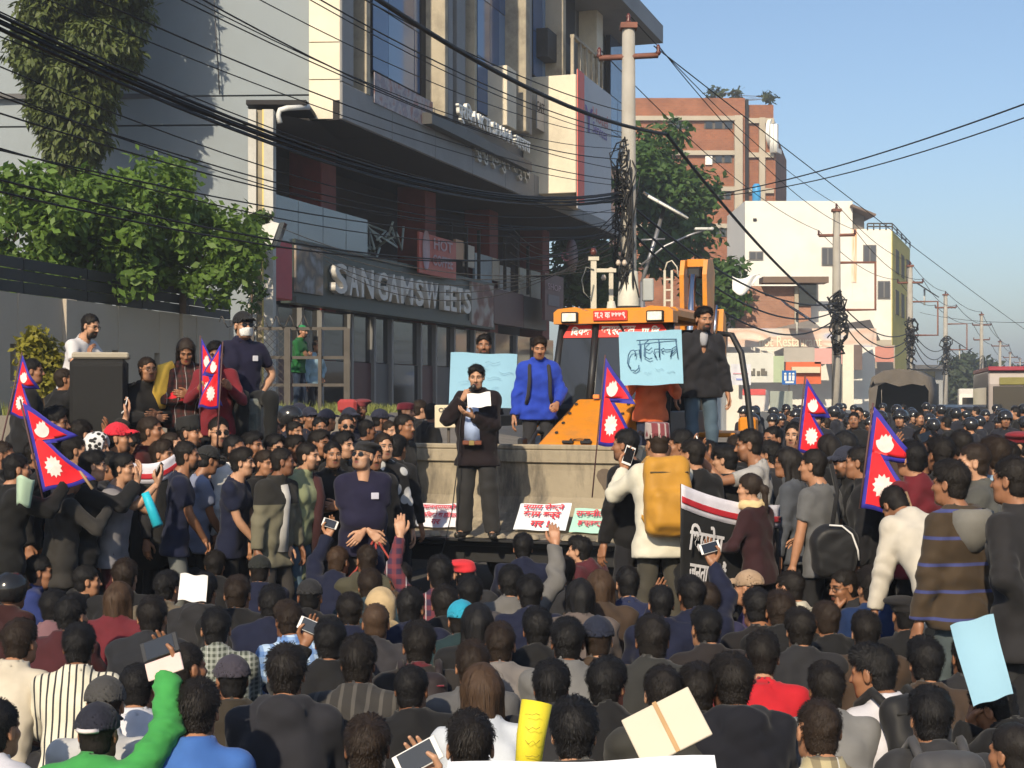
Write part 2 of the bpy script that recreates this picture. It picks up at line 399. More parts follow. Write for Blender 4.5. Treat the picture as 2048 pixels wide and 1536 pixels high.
    lf = 0.5*lift*(0.4+rng.rand(ns))[:,None]
    a = p0-nn*0.002; b = p0+d*L*0.5+nn*(L*0.5*lf+0.0045); c = p0+d*L+nn*(L*0.55*lf-0.002)+np.array([0,0,-0.15])*L*(1-lift)
    SV = np.concatenate([a-sd*w, a+sd*w, b-sd*w*0.8, b+sd*w*0.8, c-sd*w*0.12, c+sd*w*0.12]).astype(f32)
    k = np.arange(ns)+n
    SF = np.concatenate([np.stack([k, k+ns, k+3*ns, k+2*ns],1), np.stack([k+2*ns, k+3*ns, k+5*ns, k+4*ns],1)])
    me = mesh_np('hair', np.concatenate([V, SV]), np.concatenate([F, SF]))
    HAIRS[key] = me; return me

# ---- skeleton
def _ik(a, t, l1, l2, pole):
    a = Vector(a); t = Vector(t); d = t-a; L = min(d.length, (l1+l2)*0.999); dn = d.normalized(); t = a+dn*L
    x = (l1*l1-l2*l2+L*L)/(2*L); hgt = math.sqrt(max(l1*l1-x*x, 0)); p = Vector(pole); p = (p-dn*p.dot(dn))
    p = p.normalized() if p.length > 1e-4 else Vector((0,-1,0))
    return a+dn*x+p*hgt, t
ARM = {  # wrist in the chest frame (x out to that side, y forward, z from the shoulder line), elbow pole, hand kind, palm normal hint, finger direction
 'down':   ((0.11,0.03,-0.53), (0.3,-1,0), 'relax', (-1,0,0), None),
 'clasp':  ((-0.12,0.20,-0.47), (1,-0.6,-0.2), 'relax', (0,-1,0.2), (-0.5,0.4,-0.8)),
 'fold':   ((-0.17,0.19,-0.24), (1,-0.3,-0.6), 'relax', (0,-1,0), (-1,0,0.2)),
 'phone':  ((-0.02,0.40,0.10), (0.6,-0.2,-1), 'hold', (0,-1,0.1), (-0.35,0.1,1)),
 'phoneup':((0.06,0.36,0.36), (0.8,0.2,-0.6), 'hold', (0,-1,0.1), (-0.3,0.1,1)),
 'raise':  ((0.12,0.16,0.47), (1,-0.2,-0.2), 'relax', (0,1,0), (0,0.2,1)),
 'hip':    ((0.02,0.02,-0.42), (1,-0.5,0), 'relax', (-0.3,1,0.2), (-0.6,0.6,-0.5)),
 'mic':    ((-0.055,0.19,-0.005), (0.8,-0.1,-1), 'grip', (-0.6,-0.7,0), (-0.35,0.05,0.9)),
 'read':   ((-0.13,0.29,-0.17), (0.7,-0.3,-1), 'hold', (0,-0.5,1), (-0.7,0.5,0.3)),
 'placard':((0.06,0.28,-0.06), (0.5,-0.4,-1), 'hold', (-0.2,-1,0), (-0.6,0.2,0.9)),
 'pole':   ((-0.02,0.30,-0.12), (0.6,-0.3,-1), 'grip', (-0.5,-0.8,0), (-0.2,0.9,0.3)),
 'knee':   ((0.08,0.33,-0.36), (1,-0.2,0.1), 'relax', (0,0,-1), (-0.2,1,-0.3)),
 'lap':    ((-0.12,0.26,-0.38), (1,-0.4,-0.1), 'relax', (0,0,1), (-0.8,0.5,0)),
 'chin':   ((-0.14,0.17,0.04), (0.3,0.3,-1), 'grip', (0.2,-1,0), (-0.3,-0.2,1)),
 'back':   ((-0.10,-0.12,-0.42), (1,-0.3,0), 'relax', (0,-1,0), (-0.7,0,-0.6)),
 'front':  ((-0.02,0.22,-0.36), (0.7,-0.6,-0.3), 'relax', (-0.6,0,-0.5), (-0.3,0.9,0)),
 'cross':  ((-0.19,0.16,-0.40), (1,-0.6,-0.2), 'relax', (0,-1,0), (-0.6,0.2,-0.8)),
}
def skeleton(p):
    """joints of a 1.70 m adult in its own frame: +y the way the body faces"""
    J = {}; sit = p.get('sit', 0); lean = R(p.get('lean', 4 if not sit else 14)); curve = R(p.get('curve', 4 if not sit else 10)); side = R(p.get('side', 0)); tw = R(p.get('twist', 0))
    zp = 0.955 if not sit else (0.125 if sit == 1 else 0.50)
    if p.get('crouch'): zp = 0.955-p['crouch']
    J['P'] = Vector((0, -0.02 if not sit else 0, zp))
    Ml = Matrix.Rotation(-lean, 3, 'X')@Matrix.Rotation(side, 3, 'Y'); Mu = Matrix.Rotation(-lean-curve, 3, 'X')@Matrix.Rotation(side*1.3, 3, 'Y')@Matrix.Rotation(tw, 3, 'Z')
    J['W'] = J['P']+Ml@Vector((0,0,0.16)); J['C'] = J['W']+Mu@Vector((0,0.0,0.16)); J['N'] = J['C']+Mu@Vector((0,-0.012,0.20)); J['Mu'] = Mu; J['Ml'] = Ml
    J['SC'] = J['N']+Mu@Vector((0,-0.005,-0.075))
    hy, hp, hr = R(p.get('hy', 0)), R(p.get('hp', 0)), R(p.get('hr', 0))
    hb = J['N']+Mu@Vector((0,0.012,0.075 if not sit else 0.054))
    Mh = Matrix.Rotation(hy, 3, 'Z')@Matrix.Rotation(-hp, 3, 'X')@Matrix.Rotation(hr, 3, 'Y')
    J['H'] = hb+Mh@Vector((0,0.028,0.080)); J['Mh'] = Mh
    sw = p.get('sw', 0.158 if sit != 1 else 0.172)
    for s, n in ((1,'R'), (-1,'L')):
        sh = J['SC']+Mu@Vector((s*sw,0,0.005)); J['S'+n] = sh
        k = p.get('arm'+n, 'down' if not sit else 'lap')
        if isinstance(k, str): off, pole, hk, pal, fd = ARM[k]
        else: off, pole, hk, pal, fd = (tuple(k)+(None,)*5)[:5]; pole = pole or (0.5,-0.5,-1); hk = hk or 'relax'; pal = pal or (0,-1,0)
        mir = lambda v: Vector((v[0]*s, v[1], v[2]))
        # arms reach in the upright frame so that a lean does not swing them off
        Ma = Matrix.Rotation(tw, 3, 'Z')
        e, wv = _ik(sh, sh+Ma@mir(off), 0.285, 0.255, Ma@mir(pole)); J['E'+n] = e; J['A'+n] = wv; J['hk'+n] = hk
        fdir = (Ma@mir(fd)).normalized() if fd else (wv-e).normalized()
        fdir = (fdir*0.7+(wv-e).normalized()*0.6).normalized() if fd else fdir
        zz = -(Ma@mir(pal)); zz = (zz-fdir*zz.dot(fdir)).normalized(); xx = fdir.cross(zz)
        M = Matrix((xx, fdir, zz)).transposed().to_4x4(); M.translation = wv; J['MH'+n] = M
        hip = J['P']+Vector((s*0.088,0,-0.02)); J['HP'+n] = hip
        if sit == 1: kn = Vector((s*0.34,0.30,0.15)); an = Vector((-s*0.10,0.32,0.06)); J['foot'+n] = Vector((-s*0.8,0.4,0))
        elif sit == 2:
            ft = p.get('feet', ((0.13,0.42),(0.13,0.42)))[0 if s > 0 else 1]; an = Vector((s*ft[0], ft[1], 0.08)); kn, an = _ik(hip, an, 0.44, 0.42, (s*0.1,1,0.6)); J['foot'+n] = Vector((0,1,0))
        else:
            ft = p.get('feet', ((0.11,0.0),(0.11,0.03)))[0 if s > 0 else 1]; an = Vector((s*ft[0], ft[1]-0.03, 0.085)); kn, an = _ik(hip, an, 0.44, 0.415, (s*0.15,1,0)); J['foot'+n] = Vector((s*0.25,1,0)).normalized()
        J['K'+n] = kn; J['F'+n] = an
    return J
def _rings(P, r, n=10):
    V = []; F = []; P = [Vector(q) for q in P]
    t0 = (P[1]-P[0]).normalized(); up = Vector((0,0,1)) if abs(t0.z) < 0.9 else Vector((0,1,0)); a = t0.cross(up).normalized()
    for i, q in enumerate(P):
        t = (P[min(i+1,len(P)-1)]-P[max(i-1,0)]).normalized(); a = (a-t*a.dot(t)).normalized(); b = t.cross(a)
        for k in range(n):
            w = 2*math.pi*k/n; V.append(q+(a*math.cos(w)+b*math.sin(w))*r[i])
    for i in range(len(P)-1):
        for k in range(n): F.append((i*n+k, i*n+(k+1)%n, (i+1)*n+(k+1)%n, (i+1)*n+k))
    return np.array([tuple(v) for v in V], f32), np.array(F, np.int32)
def _lerp(a, b, t): return a+(b-a)*t
BODIES = {}; GARM = {}
def body_mesh(J, var, hh, handh, key):
    if key in BODIES: return BODIES[key]
    VV, FF, CC, n = [], [], [], 0
    def add(V, F, C=None):
        nonlocal n
        VV.append(V); FF.append(F+n); CC.append(np.zeros((len(V),4), f32) if C is None else C); n += len(V)
    V, F, C = head_mesh(var, hh); M = np.array(J['Mh'], f32); add(V@M.T+np.array(J['H'], f32), F, C)
    Mu = J['Mu']
    add(*_rings([J['H']+J['Mh']@Vector((0,-0.035,-0.10)), J['N']+Mu@Vector((0,-0.01,0.02)), J['N']+Mu@Vector((0,-0.01,-0.06)), J['C'], J['W'], J['P'], J['P']+Vector((0,0,-0.10))], [0.05,0.060,0.070,0.080,0.08,0.085,0.05], 12))
    for s in 'RL':
        S, E, W = J['S'+s], J['E'+s], J['A'+s]
        pts = [_lerp(J['SC'], S, 0.55), S, _lerp(S,E,0.3), _lerp(S,E,0.7), _lerp(S,E,0.93), _lerp(E,W,0.12), _lerp(E,W,0.35), _lerp(E,W,0.7), W]
        add(*_rings(pts, [0.035,0.045,0.046,0.042,0.038,0.040,0.040,0.031,0.0245], 10))
        V, F = hand_mesh(J['hk'+s], s, handh); M = np.array(J['MH'+s], f32); add(V@M[:3,:3].T+M[:3,3], F)
        Hp, K, A = J['HP'+s], J['K'+s], J['F'+s]
        add(*_rings([Hp, _lerp(Hp,K,0.4), _lerp(Hp,K,0.9), _lerp(K,A,0.25), _lerp(K,A,0.6), A, A+J['foot'+s]*0.05+Vector((0,0,-0.04)), A+J['foot'+s]*0.17+Vector((0,0,-0.05))], [0.06,0.06,0.046,0.048,0.042,0.034,0.033,0.02], 8))
    V = np.concatenate(VV); F = np.concatenate(FF); C = np.concatenate(CC)
    me = mesh_np('person', V, F); at_ = me.color_attributes.new('zone', 'FLOAT_COLOR', 'POINT'); at_.data.foreach_set('color', C.ravel())
    BODIES[key] = me; return me
def _cut(f, P, p, n):
    n = np.asarray(n, f32); return np.maximum(f, (P[0]-p[0])*n[0]+(P[1]-p[1])*n[1]+(P[2]-p[2])*n[2])
def top_mesh(J, st, h, seed, key):
    """jacket, shirt or t-shirt over the skeleton. st: dict(sleeve, thick, hem, collar, hood, fold, open)"""
    if key in GARM: return GARM[key]
    t = st.get('thick', 0.0); slv = st.get('sleeve', 'long'); hem = st.get('hem', 0.06); Mu, Ml = J['Mu'], J['Ml']
    pts = [J[k] for k in ('P','W','C','N','SR','SL','ER','EL')]+([J['AR'], J['AL']] if slv == 'long' else [])
    A = np.array([tuple(p) for p in pts]); pad = 0.11+t+0.03
    lo, hi = A.min(0)-pad, A.max(0)+pad; lo[2] -= hem
    ax, P = _grid(lo, hi, h)
    q = lambda o, M, v: tuple(o+M@Vector(v))
    belly = st.get('belly', 0.0)
    f = _rc(P, q(J['P'],Ml,(-0.072,0,-0.01)), q(J['P'],Ml,(0.072,0,-0.01)), 0.112+t, 0.112+t)
    if hem > 0: f = _sm(f, _rc(P, q(J['P'],Ml,(-0.085,0,-hem-0.05)), q(J['P'],Ml,(0.085,0,-hem-0.05)), 0.122+t, 0.122+t), 0.07)
    f = _sm(f, _rc(P, q(J['W'],Ml,(-0.062,0.012+belly,0)), q(J['W'],Ml,(0.062,0.012+belly,0)), 0.108+t+belly*0.4, 0.108+t+belly*0.4), 0.08)
    f = _sm(f, _rc(P, q(J['C'],Mu,(-0.075,0.008,0.01)), q(J['C'],Mu,(0.075,0.008,0.01)), 0.116+t*0.9, 0.116+t*0.9), 0.08)
    f = _sm(f, _rc(P, q(J['C'],Mu,(-0.080,-0.008,0.085)), q(J['C'],Mu,(0.080,-0.008,0.085)), 0.080+t*0.8, 0.080+t*0.8), 0.06)
    f = _sm(f, _rc(P, q(J['N'],Mu,(0,-0.02,-0.03)), q(J['N'],Mu,(0,-0.02,0.0)), 0.078+t*0.5, 0.066+t*0.5), 0.06)
    jf = _jit(P, 29, seed*1.37)*0.6
    for s in 'RL':
        S, E, W = J['S'+s], J['E'+s], J['A'+s]
        f = _sm(f, _rc(P, _lerp(J['SC'],S,0.25)+Mu@Vector((0,0,0.030)), S, 0.060+t*0.6, 0.054+t*0.8), 0.045)
        if slv == 'long':
            g = _rc(P, S, E, 0.057+t*0.8, 0.051+t*0.8); g2 = _rc(P, E, W, 0.053+t*0.8, 0.040+t*0.75)
            cen = ((P[0]-E[0])**2+(P[1]-E[1])**2+(P[2]-E[2])**2)
            g = _sm(g, g2, 0.025)+0.006*np.exp(-cen/0.02)*np.sin(70*(P[2]+0.7*P[0]+0.5*P[1]))
            if st.get('puff'):
                u = (W-E).normalized(); v = (E-S).normalized()
                g = g+st['puff']*np.abs(np.sin(62*((P[0]-E[0])*(u[0]+v[0])*0.5+(P[1]-E[1])*(u[1]+v[1])*0.5+(P[2]-E[2])*(u[2]+v[2])*0.5)))
            u = (W-E).normalized(); g = _cut(g, P, W-u*0.012, u)
        else:
            M_ = _lerp(S, E, 0.66); g = _rc(P, S, M_, 0.064+t, 0.060+t); u = (E-S).normalized(); g = _cut(g, P, M_, u)
        f = _sm(f, g, 0.045)
    f = f+st.get('fold', 0.006)*(jf*0.7+0.8*np.sin(26*(P[2]*0.8+np.abs(P[0])*0.9+0.5*P[1])+3.0*np.sin(8*P[0]+seed)+2.0*np.sin(11*P[2]+seed)))+0.0012*_jit(P, 47, seed*0.7)
    if st.get('puff'): f = f+st['puff']*0.8*np.abs(np.sin(46*(P[2]+0.04*np.sin(9*P[0]))))
    up = Ml@Vector((0,0,-1)); f = _cut(f, P, J['P']+Ml@Vector((0,0,-hem-0.06)), up)
    nk = _rc(P, q(J['N'],Mu,(0,-0.012,-0.035)), q(J['N'],Mu,(0,0.02,0.20)), 0.060, 0.064)
    hood = st.get('hood')
    if st.get('collar', True) and not hood:
        c = _rc(P, q(J['N'],Mu,(0,-0.014,-0.01)), q(J['N'],Mu,(0,0.000,0.022)), 0.083+t*0.3, 0.080+t*0.3); c = _cut(c, P, J['N']+Mu@Vector((0,0,0.048)), Mu@Vector((0,-0.25,1))); f = _sm(f, c, 0.015)
    if hood:
        for k in range(7):
            a = R(-120+40*k); b = R(-120+40*(k+1))
            if k < 6:
                f = _sm(f, _rc(P, q(J['N'],Mu,(0.085*math.sin(a),-0.035-0.055*math.cos(a),-0.002-0.02*math.cos(a))), q(J['N'],Mu,(0.085*math.sin(b),-0.035-0.055*math.cos(b),-0.002-0.02*math.cos(b))), 0.040, 0.040), 0.025)
        f = _sm(f, _el(P, q(J['N'],Mu,(0,-0.105,-0.075)), (0.105,0.045,0.095))+0.008*_jit(P,30,seed), 0.03)
        f = np.maximum(f, -_el(P, q(J['N'],Mu,(0,-0.035,0.045)), (0.062,0.052,0.05)))
    f = np.maximum(f, -nk)
    if st.get('collar', True) == 'v':
        f = np.maximum(f, -_el(P, q(J['N'],Mu,(0,0.10,-0.075)), (0.045,0.06,0.12)))
    V, F = _nets(f, ax)
    me = mesh_np('top', V, F); GARM[key] = me; return me
def bottom_mesh(J, st, h, seed, key):
    if key in GARM: return GARM[key]
    t = st.get('thick', 0.0); A = np.array([tuple(J[k]) for k in ('P','KR','KL','FR','FL')]); lo, hi = A.min(0)-0.15, A.max(0)+0.15; lo[2] = max(lo[2], 0.0)
    ax, P = _grid(lo, hi, h)
    f = _rc(P, J['P']+Vector((-0.07,0,-0.01)), J['P']+Vector((0.07,0,-0.01)), 0.098, 0.098)
    for s in 'RL':
        Hp, K, A_ = J['HP'+s], J['K'+s], J['F'+s]; g = _rc(P, Hp, K, 0.086+t, 0.066+t); g = _sm(g, _rc(P, K, A_, 0.068+t, 0.056+t*1.3), 0.03)
        u = (A_-K).normalized(); g = _cut(g, P, A_+u*0.035, u); f = _sm(f, g, 0.03)
    f = f+0.006*_jit(P, 17, seed)+0.0015*_jit(P, 43, seed*2)
    f = np.maximum(f, P[2]-(J['P'].z+0.10))
    V, F = _nets(f, ax); me = mesh_np('trousers', V, F); GARM[key] = me; return me
def skirt_mesh(J, length, seed, h=0.022):
    A = J['P']; ax, P = _grid((-0.32,-0.28,A.z-length-0.05), (0.32,0.28,A.z+0.12), h)
    f = _sm(_rc(P, A+Vector((-0.07,0,0.05)), A+Vector((0.07,0,0.05)), 0.115, 0.115), _rc(P, A+Vector((-0.09,0,-length-0.1)), A+Vector((0.09,0,-length-0.1)), 0.15, 0.15), 0.15)
    f = _sm(f, _rc(P, A, A+Vector((0,0,-length-0.1)), 0.17, 0.20), 0.08)+0.012*np.sin(np.arctan2(P[1],P[0])*9)*(A.z-P[2])
    f = np.maximum(np.maximum(f, P[2]-(A.z+0.08)), (A.z-length)-P[2]); V, F = _nets(f, ax); return mesh_np('skirt', V, F)
_shoe = {}
def shoe_mesh():
    if 0 in _shoe: return _shoe[0]
    ax, P = _grid((-0.055,-0.09,-0.01), (0.055,0.21,0.11), 0.011)
    f = _sm(_rc(P, (0,-0.035,0.035), (0,0.145,0.028), 0.040, 0.034), _rc(P, (0,-0.02,0.05), (0,-0.02,0.09), 0.042, 0.040), 0.03); f = np.maximum(f, -P[2]+0*P[0]+0*P[1])
    V, F = _nets(f, ax); _shoe[0] = mesh_np('shoe', V, F); return _shoe[0]

# ---- head gear and small worn things (head frame)
_gear = {}
def gear_mesh(kind):
    if kind in _gear: return _gear[kind]
    h = 0.009
    if kind == 'cap':
        ax, P = _grid((-0.12,-0.14,-0.02), (0.12,0.22,0.16), h)
        f = _el(P, (0,-0.014,0.038), (0.092,0.112,0.103)); f = np.maximum(f, 0.028-0.10*P[1]-P[2]+0*P[0]); f = np.maximum(f, -_el(P, (0,-0.014,0.034), (0.084,0.104,0.092)))
        b = _el(P, (0,0.10,0.022), (0.078,0.085,0.050)); b = np.maximum(np.maximum(b, -_el(P, (0,0.10,0.012), (0.082,0.09,0.050))), 0.05-P[1]+0*P[0])
        f = np.minimum(f, b); f = _sm(f, _el(P, (0,-0.014,0.142), (0.010,0.010,0.006)), 0.004)
    elif kind == 'topi':
        ax, P = _grid((-0.11,-0.13,0.0), (0.11,0.12,0.20), h)
        f = np.maximum(np.sqrt((P[0]/0.088)**2+((P[1]+0.012)/0.106)**2)*0.095-0.095+0.16*np.maximum(P[2]-0.06,0)*0.35, np.maximum(0.03-0.05*P[1]-P[2], P[2]-0.155-0.12*P[1])); f = np.maximum(f, -_el(P, (0,-0.014,0.03), (0.083,0.101,0.095)))
    elif kind == 'helmet':
        ax, P = _grid((-0.15,-0.18,-0.10), (0.15,0.18,0.20), 0.011)
        f = _el(P, (0,-0.015,0.045), (0.118,0.140,0.122)); f = np.maximum(f, np.where(P[1] > 0.02, 0.022, -0.07)-P[2]+0*P[0]); f = _sm(f, _rc(P, (-0.09,0.10,0.04), (0.09,0.10,0.04), 0.010, 0.010), 0.01)
    elif kind == 'beret':
        ax, P = _grid((-0.16,-0.15,0.0), (0.14,0.14,0.17), h)
        f = _sm(_el(P, (0,-0.012,0.05), (0.088,0.106,0.060)), _el(P, (-0.035,-0.01,0.095), (0.105,0.108,0.032)), 0.03); f = np.maximum(f, 0.035-P[2]+0*P[0]+0*P[1])
    elif kind == 'hoodup':
        ax, P = _grid((-0.14,-0.16,-0.18), (0.14,0.15,0.18), 0.01)
        f = _el(P, (0,-0.012,0.03), (0.102,0.118,0.118)); f = _sm(f, _rc(P, (0,-0.05,0), (0,-0.065,-0.16), 0.095, 0.10), 0.04)+0.004*_jit(P,30,1); f = np.maximum(f, -_el(P, (0,0.13,-0.02), (0.075,0.12,0.12)))
    elif kind == 'mask':
        ax, P = _grid((-0.08,0.02,-0.12), (0.08,0.13,0.01), 0.006)
        f = np.abs(_sm(_el(P, (0,0.035,-0.05), (0.066,0.070,0.080)), _el(P, (0,0.085,-0.03), (0.018,0.030,0.03)), 0.02))-0.0035; f = np.maximum(f, np.maximum(P[2]+0.022+0*P[0]+0*P[1], -0.098-P[2])); f = np.maximum(f, 0.045-P[1]+0*P[2]+0*P[0])
    elif kind == 'scarf':
        ax, P = _grid((-0.14,-0.15,-0.22), (0.14,0.13,-0.05), 0.01)
        f = _sm(np.sqrt((np.sqrt(P[0]**2+(P[1]+0.03)**2)-0.082)**2+((P[2]+0.135)*0.8)**2)-0.036, _el(P, (0.02,0.07,-0.17), (0.05,0.03,0.05)), 0.02)+0.005*_jit(P,40,2)
    V, F = _nets(f, ax); _gear[kind] = mesh_np(kind, V, F); return _gear[kind]
def glasses_mesh(dark=False):
    k = 'sun' if dark else 'glasses'
    if k in _gear: return _gear[k]
    m = MB()
    for s in (-1,1):
        ring = [(s*0.033+0.024*math.cos(a), 0.094-0.25*abs(s*0.033+0.024*math.cos(a))**1*0.35, 0.002+0.017*math.sin(a)) for a in [2*math.pi*i/12 for i in range(13)]]
        m.tube(ring, 0.0022, 4, False); m.tube([(s*0.057,0.088,0.006), (s*0.074,0.06,0.006), (s*0.080,-0.01,0.004)], 0.0020, 4)
        if dark: m.add([Vector(p)+Vector((0,0.001,0)) for p in ring[:-1]], [tuple(range(12))])
    m.tube([(-0.010,0.094,0.006), (0.010,0.094,0.006)], 0.002, 4)
    _gear[k] = m.mesh('glasses'); return _gear[k]

# ---- materials of people
def skin_mat(i):
    k = 'skin_%d' % i
    if k in _mats: return _mats[k]
    col = [(0.36,0.185,0.105), (0.27,0.130,0.070), (0.44,0.25,0.155), (0.19,0.088,0.048)][i]
    m = bpy.data.materials.new(k); m.use_nodes = True; nt = m.node_tree; N, L = nt.nodes, nt.links; b = N['Principled BSDF']
    b.inputs['Roughness'].default_value = 0.48; b.inputs['Specular IOR Level'].default_value = 0.4
    a = N.new('ShaderNodeAttribute'); a.attribute_name = 'zone'; tc = N.new('ShaderNodeTexCoord'); ns = N.new('ShaderNodeTexNoise'); ns.inputs['Scale'].default_value = 22; ns.inputs['Detail'].default_value = 5; L.new(tc.outputs['Object'], ns.inputs['Vector'])
    rp = N.new('ShaderNodeMix'); rp.data_type = 'RGBA'; rp.inputs['A'].default_value = (*[c*0.82 for c in col], 1); rp.inputs['B'].default_value = (col[0]*1.2, col[1]*1.12, col[2]*1.08, 1); L.new(ns.outputs['Fac'], rp.inputs['Factor'])
    mi = N.new('ShaderNodeMix'); mi.data_type = 'RGBA'; L.new(a.outputs['Alpha'], mi.inputs['Factor']); L.new(rp.outputs['Result'], mi.inputs['A']); L.new(a.outputs['Color'], mi.inputs['B']); L.new(mi.outputs['Result'], b.inputs['Base Color'])
    bp = N.new('ShaderNodeBump'); bp.inputs['Strength'].default_value = 0.12; n2 = N.new('ShaderNodeTexNoise'); n2.inputs['Scale'].default_value = 260; L.new(tc.outputs['Object'], n2.inputs['Vector']); L.new(n2.outputs['Fac'], bp.inputs['Height']); bp.inputs['Distance'].default_value = 0.004; L.new(bp.outputs[0], b.inputs['Normal'])
    _mats[k] = m; return m
def hair_mat(i=0):
    k = 'hair_%d' % i
    if k in _mats: return _mats[k]
    col = [(0.010,0.008,0.007), (0.020,0.013,0.009), (0.007,0.0065,0.007), (0.045,0.026,0.015)][i]
    m = bpy.data.materials.new(k); m.use_nodes = True; N, L = m.node_tree.nodes, m.node_tree.links; b = N['Principled BSDF']; b.inputs['Roughness'].default_value = 0.6; b.inputs['Specular IOR Level'].default_value = 0.25
    tc = N.new('ShaderNodeTexCoord'); mp = N.new('ShaderNodeMapping'); mp.inputs['Scale'].default_value = (210,210,38); L.new(tc.outputs['Object'], mp.inputs['Vector']); ns = N.new('ShaderNodeTexNoise'); ns.inputs['Scale'].default_value = 1.0; ns.inputs['Detail'].default_value = 3; ns.inputs['Distortion'].default_value = 0.6; L.new(mp.outputs[0], ns.inputs['Vector'])
    cr = N.new('ShaderNodeMix'); cr.data_type = 'RGBA'; cr.inputs['A'].default_value = (*[c*0.45 for c in col],1); cr.inputs['B'].default_value = (*[c*2.0 for c in col],1); L.new(ns.outputs['Fac'], cr.inputs['Factor']); L.new(cr.outputs['Result'], b.inputs['Base Color'])
    bp = N.new('ShaderNodeBump'); bp.inputs['Strength'].default_value = 0.55; bp.inputs['Distance'].default_value = 0.005; L.new(ns.outputs['Fac'], bp.inputs['Height']); L.new(bp.outputs[0], b.inputs['Normal']); _mats[k] = m; return m
def fabric(col, pat=None, col2=None, rough=0.85, sc=1.0, sheen=0.25):
    k = 'fabric_'+'_'.join('%.3f' % c for c in col)+(pat or '')+('%.2f' % sc)+('%.3f' % col2[0] if col2 else '')+('%.2f' % rough)
    if k in _mats: return _mats[k]
    m = bpy.data.materials.new(k); m.use_nodes = True; nt = m.node_tree; N, L = nt.nodes, nt.links; b = N['Principled BSDF']; b.inputs['Roughness'].default_value = rough; b.inputs['Specular IOR Level'].default_value = 0.25
    b.inputs['Sheen Weight'].default_value = sheen*0.3; b.inputs['Sheen Roughness'].default_value = 0.5
    tc = N.new('ShaderNodeTexCoord'); out = None
    ns = N.new('ShaderNodeTexNoise'); ns.inputs['Scale'].default_value = 7; ns.inputs['Detail'].default_value = 5; L.new(tc.outputs['Object'], ns.inputs['Vector'])
    mr = N.new('ShaderNodeMapRange'); mr.inputs['From Min'].default_value = 0.3; mr.inputs['From Max'].default_value = 0.7; mr.inputs['To Min'].default_value = 0.86; mr.inputs['To Max'].default_value = 1.12; L.new(ns.outputs['Fac'], mr.inputs['Value'])
    sx = N.new('ShaderNodeSeparateXYZ'); L.new(tc.outputs['Object'], sx.inputs[0])
    def wave(src, freq, lo, hi, ph=0.0):
        a = N.new('ShaderNodeMath'); a.operation = 'MULTIPLY_ADD'; L.new(src, a.inputs[0]); a.inputs[1].default_value = freq; a.inputs[2].default_value = ph
        s = N.new('ShaderNodeMath'); s.operation = 'SINE'; L.new(a.outputs[0], s.inputs[0]); r = N.new('ShaderNodeMapRange'); r.inputs['From Min'].default_value = lo; r.inputs['From Max'].default_value = hi; L.new(s.outputs[0], r.inputs['Value']); return r.outputs[0]
    base = N.new('ShaderNodeRGB'); base.outputs[0].default_value = (*col, 1); out = base.outputs[0]
    def mix(fac, c2, o, amt=1.0):
        mi = N.new('ShaderNodeMix'); mi.data_type = 'RGBA'; f = fac
        if amt != 1.0:
            mm = N.new('ShaderNodeMath'); mm.operation = 'MULTIPLY'; mm.inputs[1].default_value = amt; L.new(f, mm.inputs[0]); f = mm.outputs[0]
        L.new(f, mi.inputs['Factor']); L.new(o, mi.inputs['A']); mi.inputs['B'].default_value = (*c2, 1); return mi.outputs['Result']
    if pat == 'plaid':
        out = mix(wave(sx.outputs['X'], 95*sc, 0.1, 0.25), col2, out, 0.6); out = mix(wave(sx.outputs['Z'], 95*sc, 0.1, 0.25), col2, out, 0.6); out = mix(wave(sx.outputs['X'], 47.5*sc, 0.985, 0.995), (0.7,0.7,0.7), out, 0.5)
    elif pat == 'stripe_v': out = mix(wave(sx.outputs['X'], 230*sc, 0.55, 0.7), col2, out)
    elif pat == 'stripe_h': out = mix(wave(sx.outputs['Z'], 60*sc, 0.90, 0.95), col2, out)
    elif pat == 'camo':
        n3 = N.new('ShaderNodeTexNoise'); n3.inputs['Scale'].default_value = 11*sc; L.new(tc.outputs['Object'], n3.inputs['Vector']); r = N.new('ShaderNodeMapRange'); r.inputs['From Min'].default_value = 0.5; r.inputs['From Max'].default_value = 0.53; L.new(n3.outputs['Fac'], r.inputs['Value']); out = mix(r.outputs[0], col2, out)
    elif pat == 'yoke':
        r = N.new('ShaderNodeMapRange'); r.inputs['From Min'].default_value = sc; r.inputs['From Max'].default_value = sc+0.004; L.new(sx.outputs['Z'], r.inputs['Value']); out = mix(r.outputs[0], col2, out)
    elif pat == 'flower':
        v = N.new('ShaderNodeTexVoronoi'); v.inputs['Scale'].default_value = 22*sc; L.new(tc.outputs['Object'], v.inputs['Vector']); r = N.new('ShaderNodeMapRange'); r.inputs['From Min'].default_value = 0.42; r.inputs['From Max'].default_value = 0.36; L.new(v.outputs['Distance'], r.inputs['Value']); out = mix(r.outputs[0], col2, out)
    sc_ = N.new('ShaderNodeVectorMath'); sc_.operation = 'SCALE'; L.new(out, sc_.inputs[0]); L.new(mr.outputs[0], sc_.inputs['Scale']); L.new(sc_.outputs[0], b.inputs['Base Color'])
    n2 = N.new('ShaderNodeTexNoise'); n2.noise_type = 'RIDGED_MULTIFRACTAL'; n2.inputs['Scale'].default_value = 5.5; n2.inputs['Detail'].default_value = 4; n2.inputs['Distortion'].default_value = 0.9; L.new(tc.outputs['Object'], n2.inputs['Vector'])
    bp = N.new('ShaderNodeBump'); bp.invert = True; bp.inputs['Strength'].default_value = 0.30; bp.inputs['Distance'].default_value = 0.03; L.new(n2.outputs['Fac'], bp.inputs['Height']); L.new(bp.outputs[0], b.inputs['Normal'])
    _mats[k] = m; return m

